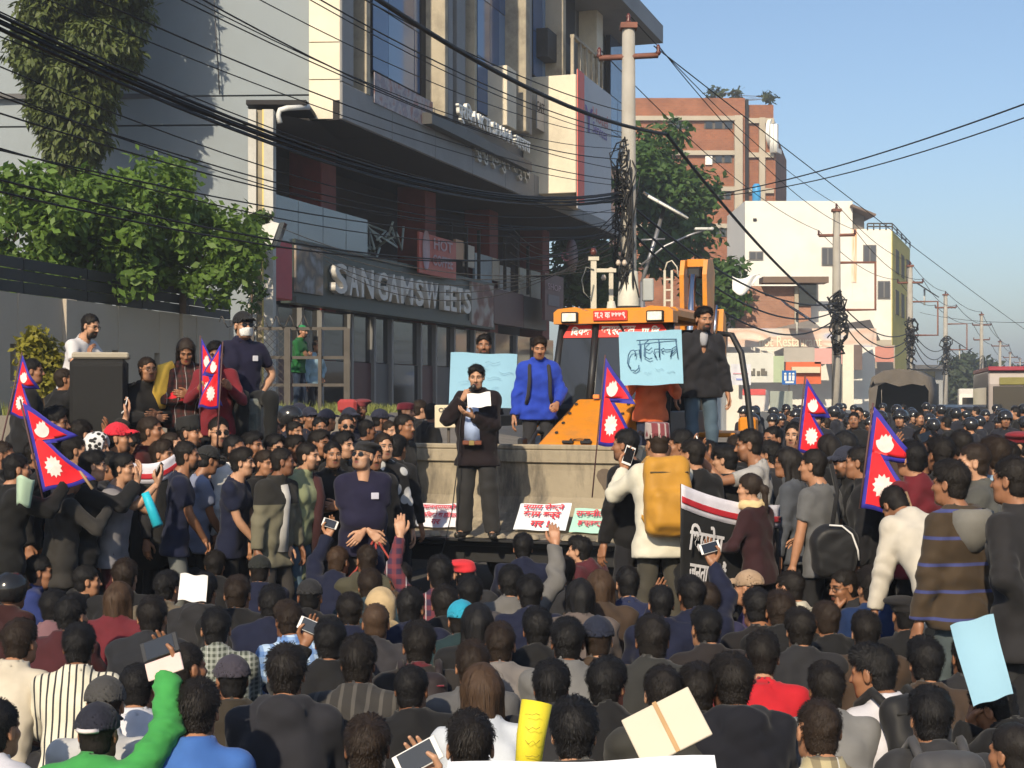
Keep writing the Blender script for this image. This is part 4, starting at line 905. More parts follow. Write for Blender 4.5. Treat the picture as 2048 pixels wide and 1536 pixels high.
# front corner column with yellow stripe, gutter pipe and the cable tray ledge
colX = at(520,0,32).x
m = MB(); m.box((colX-0.17,32.2,4.9),(0.17,0.4,6.6)); m.box((colX+0.18,32.2,4.9),(0.20,0.4,6.6)); o = m.build('corner_column', mat('white_column',(0.50,0.49,0.45),rough=0.8,var=0.12,dirt=((0.25,0.23,0.2),0.5,0.6)), bld); o.matrix_parent_inverse = MFm.inverted()
m = MB(); m.box((colX-0.02,32.24,4.9),(0.13,0.3,6.6)); o = m.build('column_core', mat('column_core',(0.28,0.24,0.17),rough=0.8), bld); o.matrix_parent_inverse = MFm.inverted()
m = MB(); m.box((colX+0.062,32.16,4.9),(0.035,0.3,6.6)); o = m.build('yellow_strip', mat('yellow_paint',(0.62,0.50,0.16),rough=0.6), bld); o.matrix_parent_inverse = MFm.inverted()
m = MB(); p0 = at(494,214,32.1); p1 = at(626,246,33.6); m.add([p0, at(640,246,33.5), at(640,246,33.5)+Vector((0.2,3,0)), p0+Vector((0,4,0))], [(0,1,2,3)]); m.box((at(555,0,32.6).x,33.2,at(555,215,33).z),(1.3,1.6,0.10)); o = m.build('canopy_slab', M_dark, bld); o.matrix_parent_inverse = MFm.inverted()
m = MB(); y_ = 32.2; m.tube([at(560,246,y_), at(556,232,y_), at(560,220,y_), at(575,216,y_), at(618,214,y_+0.4)], 0.06, 8); o = m.build('white_pipe', mat('white_pipe',(0.6,0.6,0.58),rough=0.5), bld); o.matrix_parent_inverse = MFm.inverted()
# side wall in blue-grey paint, grooves, pipe
wallY = 34.5
def wy(x): return wallY+0.05*(-4.4-x)
m = MB()
zc = [0.5, ZB, at(0,188,wallY).z-0.02, 18.6]
for i in range(3):
    a = Vector((-5.75 if i == 0 else -4.60, 0, 0)); a.y = wy(a.x); b_ = Vector((-16,wy(-16),0)); m.add([(a.x,a.y,zc[i]+0.02),(b_.x,b_.y,zc[i]+0.02),(b_.x,b_.y,zc[i+1]-0.02),(a.x,a.y,zc[i+1]-0.02),(a.x,a.y+0.6,zc[i]+0.02),(b_.x,b_.y+0.6,zc[i]+0.02),(b_.x,b_.y+0.6,zc[i+1]-0.02),(a.x,a.y+0.6,zc[i+1]-0.02)], [(0,1,2,3),(3,2,6,7),(1,0,4,5),(0,3,7,4)])
o = m.build('side_wall', M_side, bld); o.matrix_parent_inverse = MFm.inverted()
m = MB(); m.box((-9.6,wy(-9.6)-0.02,zc[2]+0.01),(10.0,0.10,0.12)); m.tube([(at(440,0,wallY).x,wallY-0.05,zc[2]), (at(425,0,wallY).x,wallY-0.05,12)],0.015,5); o = m.build('ledge_and_pipe', mat('dark_ledge',(0.10,0.10,0.105)), bld); o.name = 'ledge'; o.matrix_parent_inverse = MFm.inverted()

# wall lamp housing by the corner column (floodlight)
fl = empty('floodlight', at(540,470,31)); tag(fl, 'white floodlight housing with dark face on the corner column', 'floodlight')
m = MB(); m.prism([(-0.22,-0.18),(0.05,-0.25),(0.22,0.22),(0.10,0.25),(-0.12,0.18)], -0.2, 0.2); m.build('housing', mat('lamp_white',(0.6,0.6,0.56),rough=0.4), fl)
m = MB(); m.prism([(0.075,-0.25),(0.16,-0.25),(0.33,0.24),(0.24,0.24)], -0.19, 0.19); m.build('lens', M_darkglass, fl); m = MB(); m.tube([(-0.1,0,-0.2),(-0.12,0.4,-0.6)],0.04,6); m.build('bracket', M_frame, fl)

# ------------------------------------------------------------------ boundary wall with sheet fence
wa, wb = Vector((-9.4,13.0,0)), Vector((-5.62,30.2,0)); wd = (wb-wa).normalized(); wn = Vector((wd.y,-wd.x,0)); wl = (wb-wa).length
Mw = Matrix(((wd.x,wn.x*-1,0,wa.x),(wd.y,wn.y*-1,0,wa.y),(0,0,1,0),(0,0,0,1)))
wall = empty('boundary_wall'); wall.matrix_world = Mw; tag(wall, 'rendered grey boundary wall with narrow slots and pilasters', 'wall')
M_rend = mat('grey_render', (0.44,0.385,0.31), rough=0.9, var=0.08, scale=0.7, bump=0.2, bscale=18, dirt=((0.30,0.26,0.21),0.5,0.35))
slots = [9.3+1.02*i*1.55 for i in range(6)]; edges = [0.0]+[e for s in slots for e in (s, s+0.22)]+[wl]
for i in range(0, len(edges), 2): m = MB(); m.box(((edges[i]+edges[i+1])/2,0.1,1.9),(edges[i+1]-edges[i]-0.004,0.24,3.4)); m.build('wall_panel', M_rend, wall)
for s in slots: m = MB(); m.box((s+0.11,0.1,1.25),(0.22,0.22,2.1)); m.box((s+0.11,0.1,3.22),(0.22,0.22,0.75)); m.box((s+0.11,0.19,2.57),(0.22,0.02,0.56)); m.build('slot_infill', M_rend, wall)
for s in (slots[1]+0.1, slots[3]+1.2): m = MB(); m.bbox((s,-0.05,1.9),(0.34,0.08,3.4),0.01); m.build('pilaster', M_rend, wall)
sheet = empty('sheet_fence'); sheet.matrix_world = Mw; tag(sheet, 'dark corrugated sheet fence on top of the boundary wall', 'fence')
M_sheet = mat('dark_sheet', (0.022,0.022,0.024), rough=0.55, var=0.25, scale=0.6)
nb = 9
for i in range(nb):
    a = wl*i/nb
    for j in range(3): m = MB(); m.box((a+wl/nb/2,0.06+0.02*(j%2),3.70+0.18*j),(wl/nb-0.03,0.03,0.165)); m.build('board', M_sheet, sheet)
    m = MB(); m.box((a,0.10,3.86),(0.06,0.06,0.60)); m.build('post', M_sheet, sheet)

# ------------------------------------------------------------------ fence on the bank
fen = empty('mesh_fence', (0,22.0,0)); tag(fen, 'rusty metal frame fence with wire mesh on the grass bank', 'fence')
M_rust = mat('weathered_steel', (0.075,0.065,0.055), rough=0.7, var=0.3, scale=6)
fx = [at(p,0,22).x for p in (505,575,640,694)]; fzr = [at(0,p,22).z for p in (806,770,715,657)]
for i, x in enumerate(fx): m = MB(); m.box((x,0,(1.7+fzr[3])/2),(0.09 if i in (1,3) else 0.05,0.07,fzr[3]-1.7)); m.build('post', M_rust, fen)
for z in fzr[1:]: m = MB(); m.box(((fx[0]+fx[-1])/2,0.045,z),(fx[-1]-fx[0],0.03,0.045)); m.build('rail', M_rust, fen)
m = MB(); st = 0.11
for k in range(-30,40):
    for sg_ in (1,-1):
        x0 = fx[0]+k*st; z0_, z1_ = 1.8, fzr[3]; xa, xb = x0, x0+sg_*(z1_-z0_)
        if sg_ < 0: xa, xb = x0+(z1_-z0_), x0
        def clip(x, z): return x
        t0, t1 = 0.0, 1.0
        dx = xb-xa
        if dx != 0:
            ts = sorted([(fx[0]-xa)/dx, (fx[1]-xa)/dx]); t0, t1 = max(0,ts[0]), min(1,ts[1])
        if t1-t0 > 0.03: m.tube([(xa+dx*t0,0.02,z0_+(z1_-z0_)*t0),(xa+dx*t1,0.02,z0_+(z1_-z0_)*t1)],0.004,3,False)
o = m.build('wire_mesh', M_rust, fen); tag(o, kind='stuff')
m = MB(); m.tube([Vector((fx[0]-0.5+i*0.035,0.08*math.cos(i*1.1),fzr[3]+0.10+0.09*math.sin(i*1.1))) for i in range(40)],0.008,4,False); m.build('barbed_coil', M_rust, fen)

# ------------------------------------------------------------------ trees by the wall
rng = np.random.RandomState(11)
M_leaf = leaf_mat('broad_leaf', (0.11,0.19,0.032)); M_leaf2 = leaf_mat('dark_leaf', (0.06,0.11,0.025)); M_cyp = leaf_mat('cypress_leaf', (0.085,0.112,0.030), 0.2, 0.4, 1.5); M_bush = leaf_mat('yellow_leaf', (0.24,0.22,0.03))
def clump_px(spec, Y, dY, k, seed):
    r = np.random.RandomState(seed); C = []; RA = []
    for (x0, y0, x1, y1) in spec:
        for _ in range(k):
            p = at(r.uniform(x0,x1), r.uniform(y0,y1), Y+r.uniform(-dY,dY)); C.append(tuple(p)); RA.append(r.uniform(0.22,0.5))
    return C, RA
C, RA = clump_px([(-60,410,110,600),(20,360,130,480),(-40,480,140,600)], 25.5, 1.4, 22, 1)
tree('broadleaf_tree', (-9.0,26.0,0.2), [(-9.0,26,0.2),(-8.9,26,2.6),(-8.8,25.8,4.2)], C, RA, 6500, 0.17, M_leaf, 'bushy green tree behind the dark fence at the far left edge', 1)
C, RA = clump_px([(90,380,250,590),(170,350,290,470),(120,470,300,590)], 26.5, 1.4, 22, 2)
tree('broadleaf_tree', (-7.4,27.0,0.2), [(-7.4,27,0.2),(-7.3,27,2.6),(-7.2,26.8,4.4)], C, RA, 7000, 0.17, M_leaf, 'bushy green tree behind the fence in front of the cypress trunk', 2)
C, RA = clump_px([(260,400,400,590),(300,330,370,460),(330,410,490,520),(400,470,505,590)], 27.5, 1.2, 20, 3)
tree('broadleaf_tree', (-6.2,28.2,0.2), [(-6.2,28.2,0.2),(-6.15,28,2.8),(-6.1,27.8,4.8)], C, RA, 7500, 0.16, M_leaf, 'bushy green tree with a tall spur beside the white column', 3)
# the cypress: hanging sprays round a tall crown
C = []; RA = []; r = np.random.RandomState(5)
for _ in range(420):
    t = r.rand(); y = -330+675*t; half = float(np.interp(y,[-330,-100,90,190,270,345],[110,140,132,92,58,18])); cx = 172-26*t; a = r.uniform(0,2*PI); q = math.sqrt(r.rand())*half; p = at(cx+q*math.cos(a), y, 32.3+q*math.sin(a)*0.010); C.append(tuple(p)); RA.append(r.uniform(0.18,0.40))
cy = tree('cypress_tree', tuple(at(150,795,32.3)*1.0-Vector((0,0,1.85))), [at(150,830,32.3), at(150,500,32.3), at(148,330,32.3), at(160,0,32.3), at(165,-300,32.3)], C, RA, 66000, 0.20, M_cyp, 'tall drooping olive green cypress in front of the grey side wall', 5, droop=2.2, aspect=0.36, tr=0.26)
C, RA = clump_px([(55,670,140,770)], 17.5, 0.3, 16, 8)
tree('yellow_shrub', (at(95,0,17.5).x,17.5,0.1), [(at(95,0,17.5).x,17.5,0.1),(at(95,0,17.5).x,17.5,1.9)], C, [0.12+0.14*x for x in RA], 1800, 0.09, M_bush, 'yellow green shrub in front of the boundary wall', 8, cat='shrub', tr=0.04)
C, RA = clump_px([(478,470,520,620),(500,430,530,520)], 31.4, 0.2, 12, 9)
tree('climbing_plant', (at(500,0,31.4).x,31.5,1.7), [(at(500,0,31.4).x,31.5,1.7),at(505,450,31.5)], C, [x*0.5 for x in RA], 1500, 0.12, M_leaf2, 'climbing plant hanging on the white corner column', 9, cat='plant', tr=0.03)
# the big tree behind the pole
C, RA = clump_px([(1255,300,1320,480),(1275,260,1350,420),(1290,300,1390,460),(1330,340,1415,480),(1290,420,1400,540),(1400,540,1465,640)], 72, 2.5, 16, 4); RA = [x*2.6 for x in RA]
tree('broadleaf_tree', (9.5,73,0), [(9.5,73,0),(9.4,73,6),(9.0,72.5,11)], C, RA, 11000, 0.42, leaf_mat('mid_leaf',(0.065,0.13,0.03)), 'large dark green tree rising behind the concrete pole', 4, tr=0.35)
C, RA = clump_px([(1000,520,1250,640),(1120,480,1240,600)], 62, 2.0, 18, 6); RA = [x*1.8 for x in RA]
tree('broadleaf_tree', (2.6,63,0), [(2.6,63,0),(2.6,63,4),(2.4,63,6)], C, RA, 5000, 0.32, M_leaf2, 'dull green tree in shade between the shops and the pole', 6, tr=0.2)
for i, (x0,y0,x1,y1,Y,lab) in enumerate(((1885,735,1935,800,150,'grey green roadside tree beyond the third pole'),(1925,720,1990,795,165,'broad roadside tree far down the street'),(1985,745,2045,795,210,'faint roadside tree at the end of the street'))):
    C, RA = clump_px([(x0,y0,x1,y1)], Y, 2, 22, 20+i); RA = [x*3.4 for x in RA]; b0 = (at((x0+x1)/2,0,Y).x,Y,0)
    tree('broadleaf_tree', b0, [b0,(b0[0],Y,2),(b0[0],Y,4)], C, RA, 2600, 0.75, leaf_mat('far_leaf',(0.055,0.075,0.035)), lab, 20+i, tr=0.25, group='trees far down the street')

# ------------------------------------------------------------------ brick block far behind
M_brick = None
def brick_mat(name, c1, c2, mortar, sc):
    m = bpy.data.materials.new(name); m.use_nodes = True; nt = m.node_tree; N, L = nt.nodes, nt.links; b = N['Principled BSDF']; b.inputs['Roughness'].default_value = 0.9
    tc = N.new('ShaderNodeTexCoord'); mp = N.new('ShaderNodeMapping'); mp.inputs['Rotation'].default_value = (R(90),0,0); L.new(tc.outputs['Object'], mp.inputs['Vector'])
    bt = N.new('ShaderNodeTexBrick'); bt.inputs['Scale'].default_value = sc; bt.inputs['Color1'].default_value = (*c1,1); bt.inputs['Color2'].default_value = (*c2,1); bt.inputs['Mortar'].default_value = (*mortar,1); bt.inputs['Mortar Size'].default_value = 0.015; L.new(mp.outputs[0], bt.inputs['Vector'])
    ns = N.new('ShaderNodeTexNoise'); ns.inputs['Scale'].default_value = 0.5; ns.inputs['Detail'].default_value = 6; L.new(tc.outputs['Object'], ns.inputs['Vector']); mr = N.new('ShaderNodeMapRange'); mr.inputs['From Min'].default_value = 0.3; mr.inputs['From Max'].default_value = 0.7; mr.inputs['To Min'].default_value = 0.75; mr.inputs['To Max'].default_value = 1.2; L.new(ns.outputs['Fac'], mr.inputs['Value'])
    s = N.new('ShaderNodeVectorMath'); s.operation = 'SCALE'; L.new(bt.outputs['Color'], s.inputs[0]); L.new(mr.outputs[0], s.inputs['Scale']); L.new(s.outputs[0], b.inputs['Base Color']); return m
M_brick = brick_mat('red_brick', (0.31,0.112,0.050), (0.24,0.082,0.038), (0.25,0.17,0.12), 1.6)
bk = empty('brick_building'); tag(bk, 'tall red brick block with concrete bands and roof plants', 'building')
YB = 128.0
def bx(x0, x1, z0, z1, y0, y1, name, ma, par): m = MB(); m.box(((x0+x1)/2,(y0+y1)/2,(z0+z1)/2),(x1-x0,y1-y0,z1-z0)); return m.build(name, ma, par)
X = lambda px, Y: (px-1024)*Y/FPX
Z = lambda py, Y: CAM_H+(HOR-py)*Y/FPX
bx(X(1240,YB),X(1490,YB),0,Z(196,YB),YB,YB+14,'wall',M_brick,bk)
bx(X(1498,YB),X(1551,YB),0,Z(205,YB),YB+1.0,YB+14,'wall',M_brick,bk)
M_band = mat('concrete_band',(0.42,0.37,0.29),rough=0.9,var=0.12,scale=0.4)
def rbox(p0, p1, z0, z1, t, name, ma, par):
    d = (p1-p0); d.z = 0; n_ = Vector((d.y,-d.x,0)).normalized()*t; m = MB(); V = [Vector((p.x,p.y,z)) for z in (z0,z1) for p in (p0,p1,p1-n_,p0-n_)]; m.add(V,[(3,2,1,0),(4,5,6,7),(0,1,5,4),(1,2,6,5),(2,3,7,6),(3,0,4,7)]); return m.build(name,ma,par)
c1 = Vector((X(1551,YB+1),YB+1,0)); c2 = Vector((X(1573,YB+16),YB+16,0)); rbox(c1,c2,0,Z(300,YB+10),0.8,'wall',M_brick,bk)
for py in (237,306,378,452,527):
    bx(X(1240,YB),X(1484,YB),Z(py+5,YB),Z(py-4,YB),YB-0.35,YB-0.01,'concrete_band',M_band,bk)
    bx(X(1500,YB),X(1551,YB),Z(py+6,YB),Z(py-4,YB),YB+0.70,YB+0.99,'concrete_band',M_band,bk)
bx(X(1468,YB),X(1484,YB),0,Z(232,YB),YB-0.42,YB-0.02,'concrete_column',M_band,bk); bx(X(1521,YB),X(1533,YB),0,Z(232,YB),YB+0.6,YB+0.98,'concrete_column',M_band,bk); bx(X(1490,YB),X(1499,YB),0,Z(196,YB),YB+0.5,YB+3,'recess',M_dark,bk)
for py, spans in ((247,((1335,1378),(1408,1466))),(315,((1300,1340),(1410,1464))),(388,((1420,1462),)),(463,((1425,1468),)),(538,((1430,1466),))):
    for a, b_ in spans:
        w = empty('window'); w.parent = bk; bx(X(a,YB),X(b_,YB),Z(py+11,YB),Z(py-4,YB),YB-0.06,YB-0.02,'frame',mat('window_timber',(0.10,0.085,0.07)),w); np_ = 3
        for i in range(np_): xa = X(a,YB)+(X(b_,YB)-X(a,YB))*i/np_; bx(xa+0.12,xa+(X(b_,YB)-X(a,YB))/np_-0.12,Z(py+10,YB),Z(py-3,YB),YB-0.10,YB-0.065,'pane',M_darkglass,w)
bx(X(1410,YB),X(1424,YB),Z(330,YB),Z(312,YB),YB-0.2,YB-0.1,'shutter',M_white,bk)
for ch, px_c, py_c in (('C',1539,262),('E',1545,275),('L',1553,275)): text_obj(ch, 3.4, M_white, bk, Matrix.Translation((X(px_c,YB+1.5),YB+0.9,Z(py_c,YB)))@Matrix.Rotation(R(65),4,'Z')@TXT, extrude=0.15, bold=0.05, name='letter')
C, RA = clump_px([(1415,180,1455,200),(1465,180,1490,198),(1530,190,1550,200)], YB+3, 1, 7, 31); tree('roof_plant', (X(1435,YB+3),YB+3,Z(200,YB+3)), [(X(1435,YB+3),YB+3,Z(200,YB+3)),(X(1435,YB+3),YB+3,Z(185,YB+3))], C, [x*1.3 for x in RA], 330, 0.45, leaf_mat('far_leaf',(0.055,0.075,0.035)), 'plants growing on top of the red brick block', 31, cat='plant', tr=0.08)

# ------------------------------------------------------------------ white and yellow building
wbld = empty('white_building'); tag(wbld, 'sunlit white building with yellow street side and flat roof', 'building')
YW = 108.0; M_wht = mat('white_wash',(0.77,0.74,0.67),rough=0.85,var=0.06,scale=0.3,dirt=((0.52,0.46,0.36),0.35,0.25)); M_yel = mat('yellow_wash',(0.60,0.50,0.14),rough=0.85,var=0.1,scale=0.3)
bx(X(1490,YW),X(1705,YW),0,Z(402,YW),YW,YW+9,'wall',M_wht,wbld); bx(X(1705,YW)+0.01,X(1784,YW),0,Z(458,YW),YW+0.02,YW+9,'wall',M_wht,wbld)
y0_, y1_ = Vector((X(1784,YW)+0.02,YW,0)), Vector((X(1820,YW+13),YW+13,0)); rbox(y0_,y1_,0,Z(462,YW),0.5,'yellow_wall',M_yel,wbld)
bx(X(1703,YW),X(1713,YW),Z(565,YW),Z(458,YW),YW-0.03,YW+0.01,'orange_stain',vprint('orange_streak',(0.85,0.30,0.08),[(0.80,0.70,0.58),(0.85,0.35,0.12)],1.0,stretch=(3,1,0.3)),wbld)
for (a,b_,p0,p1) in ((1498,1526,503,520),(1643,1667,495,531),(1726,1752,490,525),(1755,1780,562,597),(1596,1636,566,606)):
    w = empty('window'); w.parent = wbld; bx(X(a,YW),X(b_,YW),Z(p1,YW),Z(p0,YW),YW-0.10,YW-0.02,'frame',mat('window_grey',(0.16,0.15,0.14)),w)
    for i in range(2): xa = X(a,YW)+(X(b_,YW)-X(a,YW))*i/2; bx(xa+0.06,xa+(X(b_,YW)-X(a,YW))/2-0.06,Z(p1,YW)+0.08,Z(p0,YW)-0.08,YW-0.14,YW-0.105,'pane',emit_free_glass('grey_pane',(0.06,0.06,0.065),0.2),w)
bx(X(1506,YW),X(1513,YW),Z(442,YW),Z(437,YW),YW-0.1,YW-0.02,'vent',M_dark,wbld)
yd = (y1_-y0_).normalized()
for t in (0.15,0.45,0.75):
    for z0__, z1__ in ((Z(540,YW),Z(492,YW)),(Z(625,YW),Z(575,YW))): p = y0_+(y1_-y0_)*t+Vector((yd.y,-yd.x,0))*0.05; rbox(p,p+yd*2.4,z0__,z1__,0.12,'window',mat('shade_window',(0.10,0.085,0.05)),wbld)
bx(X(1705,YW),X(1735,YW),Z(458,YW),Z(418,YW),YW+1,YW+5,'roof_room',mat('roof_room',(0.20,0.18,0.16)),wbld); m = MB(); m.add([(X(1700,YW),YW-0.6,Z(412,YW)),(X(1748,YW),YW-0.6,Z(432,YW)),(X(1748,YW),YW+5,Z(432,YW)),(X(1700,YW),YW+5,Z(412,YW))],[(0,1,2,3)]); solidify(m.build('tin_roof',mat('rust_tin',(0.16,0.11,0.08)),wbld),0.15)
m = MB()
for i in range(9): p = Vector((X(1735,YW),YW,0)).lerp(y0_,i/4) if i <= 4 else y0_.lerp(y1_,(i-4)/4); m.tube([(p.x,p.y,Z(460,YW)),(p.x,p.y,Z(447,YW))],0.05,4)
for py in (447,453): m.tube([(X(1735,YW),YW,Z(py,YW)),(y0_.x,y0_.y,Z(py,YW)),(y1_.x,y1_.y,Z(py,YW))],0.05,4)
m.build('roof_railing',M_rust,wbld)
wt = empty('water_tank',(X(1513,YW+4),YW+4,Z(402,YW))); tag(wt,'blue plastic pipe tank on the white building roof','tank'); m = MB(); m.lathe([(0,0),(0.32,0),(0.32,1.6),(0.2,1.8),(0,1.8)],12); m.build('tank',mat('blue_tank',(0.05,0.28,0.55),rough=0.4),wt)

# ------------------------------------------------------------------ low restaurant and shop row in front of it
YS = 74.0
shp = empty('restaurant_building'); tag(shp, 'low brick restaurant with printed sign band, tin roofs and posters', 'building')
M_brick2 = brick_mat('shop_brick', (0.40,0.20,0.13), (0.33,0.16,0.11), (0.36,0.28,0.22), 3.0)
bx(X(1470,YS),X(1622,YS),Z(690,YS),Z(572,YS),YS,YS+6,'brick_wall',M_brick2,shp); bx(X(1588,YS),X(1596,YS),Z(655,YS),Z(572,YS),YS-0.15,YS-0.01,'concrete_column',M_band,shp)
bx(X(1597,YS),X(1632,YS),Z(612,YS),Z(566,YS),YS-0.12,YS-0.03,'window',M_darkglass,shp)
bx(X(1622,YS),X(1760,YS),0,Z(600,YS),YS+1,YS+6,'plaster_wall',M_wht,shp); bx(X(1450,YS),X(1720,YS),0,Z(692,YS),YS-0.5,YS+4,'lower_wall',M_wht,shp)
bx(X(1520,YS),X(1650,YS),Z(568,YS),Z(556,YS),YS-0.9,YS+0.3,'roof_edge',mat('rust_tin',(0.16,0.11,0.08)),shp)
def sheet3(name, pts, ma, par, t=0.05): m = MB(); m.add(pts,[(0,1,2,3)]); return solidify(m.build(name,ma,par),t)
M_tin = mat('tin_sheet',(0.34,0.31,0.28),rough=0.45,metal=0.3,var=0.3,scale=1.0)
sheet3('tin_awning',[at(1540,660,YS-2),at(1625,640,YS-1.5),at(1640,655,YS-3),at(1550,680,YS-3.4)],M_tin,shp); sheet3('tin_awning',[at(1640,655,YS-2),at(1740,640,YS-1),at(1760,680,YS-3),at(1650,690,YS-3)],mat('dark_tin',(0.09,0.08,0.075)),shp)
bx(X(1455,YS-4),X(1752,YS-4),Z(694,YS-4),Z(657,YS-4),YS-4.1,YS-4,'sign_band',vprint('restaurant_print',(0.30,0.36,0.62),[(0.62,0.56,0.50),(0.62,0.42,0.32),(0.75,0.68,0.58)],0.9,stretch=(0.5,1,1.5)),shp)
text_obj('hot Restaurant', 1.0, mat('cream_print',(0.80,0.74,0.58)), shp, Matrix.Translation((X(1580,YS-4),YS-4.14,Z(683,YS-4)))@TXT, extrude=0.003, width=X(1640,YS)-X(1522,YS), height=0.5, bold=0.01)
for nm, px0, px1, p0, p1, c in (('white_panel',1452,1545,706,765,(0.62,0.62,0.57)),('green_panel',1545,1566,712,765,(0.40,0.48,0.32)),('grey_board',1566,1627,695,724,(0.40,0.37,0.33)),('pink_board',1627,1682,697,728,(0.66,0.35,0.32)),('orange_board',1570,1640,724,768,(0.62,0.13,0.05)),('cream_stripe',1580,1636,734,746,(0.62,0.56,0.40)),('white_pillar',1683,1705,690,820,(0.72,0.67,0.55)),('brick_pillar',1705,1722,690,740,(0.15,0.11,0.10)),('grey_pole',1668,1676,730,815,(0.25,0.27,0.25))):
    dy = {'cream_stripe': 0.25}.get(nm, 0.0); bx(X(px0,YS-4.5),X(px1,YS-4.5),Z(p1,YS-4.5),Z(p0,YS-4.5),YS-4.75-dy,YS-4.55-dy,nm,mat('poster_'+nm,c,rough=0.6,var=0.12,scale=1.5),shp)
for i in range(7): bx(X(1482+i*8,YS-4.8),X(1486+i*8+(i%3)*2,YS-4.8),Z(750,YS-4.8),Z(742-(i%2)*5,YS-4.8),YS-4.82,YS-4.76,'printed_figure',mat('print_grey',(0.15,0.14,0.12)),shp)
sgn = empty('roadside_sign',(X(1578,60),60,0)); tag(sgn,'square blue road sign with white figures on a post','sign'); m = MB(); m.box((0,0,Z(755,60)),(0.56,0.03,0.56)); m.build('panel',mat('sign_blue',(0.02,0.13,0.42),rough=0.4),sgn); m = MB(); m.cyl((0,0.05,0),(0,0.05,Z(745,60)),0.03,6); m.build('post',M_rust,sgn); m = MB()
for q in (-0.15,0.03,0.17): m.lathe([(0,0),(0.05,0),(0.05,0.004),(0,0.004)],10,Matrix.Translation((q,-0.021,Z(755,60)+0.14))@Matrix.Rotation(R(90),4,'X')); m.box((q,-0.02,Z(755,60)-0.02),(0.09,0.008,0.2))
m.box((0.02,-0.022,Z(755,60)-0.19),(0.34,0.008,0.07)); m.build('figures',M_white,sgn)
for i,(a,b_,p0,p1,lab,c,Y) in enumerate(((1462,1502,728,770,'white hand held placard with faint pink and blue writing','w',40),(1485,1537,780,822,'white poster with a red torn heading behind the police','r',42),(1540,1585,782,822,'plain grey green board held above the police line','g',44))):
    o = bx(X(a,Y),X(b_,Y),Z(p1,Y),Z(p0,Y),Y,Y+0.02,'placard',mat('placard_'+c,{'w':(0.62,0.62,0.66),'r':(0.66,0.60,0.55),'g':(0.30,0.33,0.29)}[c],var=0.08),None); tag(o,lab,'placard')
    if c == 'r': bx(X(a,Y),X(b_-6,Y),Z(p0+10,Y),Z(p0-2,Y),Y-0.02,Y-0.004,'red_heading',mat('heading_red',(0.6,0.10,0.10)),o)
    if c == 'w':
        bx(X(a+4,Y),X(b_-6,Y),Z(p0+20,Y),Z(p0+18,Y),Y-0.02,Y-0.004,'pink_line',mat('heading_pink',(0.6,0.3,0.35)),o); bx(X(a+10,Y),X(b_-14,Y),Z(p0+32,Y),Z(p0+29,Y),Y-0.02,Y-0.004,'blue_line',mat('heading_blue',(0.25,0.3,0.6)),o)
# more roofs between the white building and the far trees, two hanging signs
rb = empty('shop_building'); tag(rb,'brown shop row with pink hoarding beyond the restaurant','building'); YR = 112
bx(X(1720,YR-14),X(1790,YR-14),0,Z(690,YR-14),YR-14,YR-8,'wall',mat('dull_plaster',(0.36,0.31,0.25),var=0.2,scale=0.4),rb); bx(X(1738,YR-16),X(1786,YR-16),Z(724,YR-16),Z(693,YR-16),YR-16.2,YR-16,'hoarding',mat('pink_hoarding',(0.52,0.22,0.17)),rb); bx(X(1750,YR-16),X(1782,YR-16),Z(690,YR-16),Z(680,YR-16),YR-16.2,YR-16,'hoarding_top',M_band,rb)
fb = empty('low_building'); tag(fb,'hazy low buildings with flat roofs past the yellow wall','building'); bx(X(1830,140),X(1890,140),0,Z(735,140),140,150,'wall',mat('far_plaster',(0.30,0.31,0.31),var=0.2,scale=0.2),fb); bx(X(1828,139),X(1893,139),Z(738,139),Z(730,139),138.5,150,'roof_edge',mat('dark_ledge',(0.10,0.10,0.105)),fb)
for i,(a,b_,py,Y,c,lab) in enumerate(((1905,1960,770,175,(0.42,0.40,0.36),'pale low house far down the street'),(1955,2010,762,200,(0.36,0.34,0.33),'grey house beside the far poles'),(2008,2060,772,240,(0.45,0.42,0.40),'faint pale house at the right edge'))):
    o = empty('far_house'); tag(o,lab,'house','houses far down the street'); bx(X(a,Y),X(b_,Y),0,Z(py,Y),Y,Y+8,'wall',mat('far_wall_%d'%i,c,var=0.25,scale=0.2),o); bx(X(a,Y)-0.2,X(b_,Y)+0.2,Z(py,Y),Z(py,Y)+0.3,Y-0.2,Y+8.2,'roof',mat('dark_ledge',(0.10,0.10,0.105)),o)
    for k in range(3): bx(X(a+6+k*15,Y),X(a+13+k*15,Y),Z(py+14,Y),Z(py+5,Y),Y-0.1,Y-0.02,'window',M_darkglass,o)
# the hills closing the valley, faint
m = MB(); pts = []
for i in range(60): pts.append((-300+i*35, 2100, 8+10*math.sin(i*0.7)+6*math.sin(i*1.9)))
m.add([(x,y,-1) for x,y,z in pts]+[(x,y+60,z) for x,y,z in pts], [(i,i+1,61+i,60+i) for i in range(59)]); tag(m.build('hills', mat('far_hill',(0.10,0.12,0.12))), 'faint low hills closing the street', kind='structure')
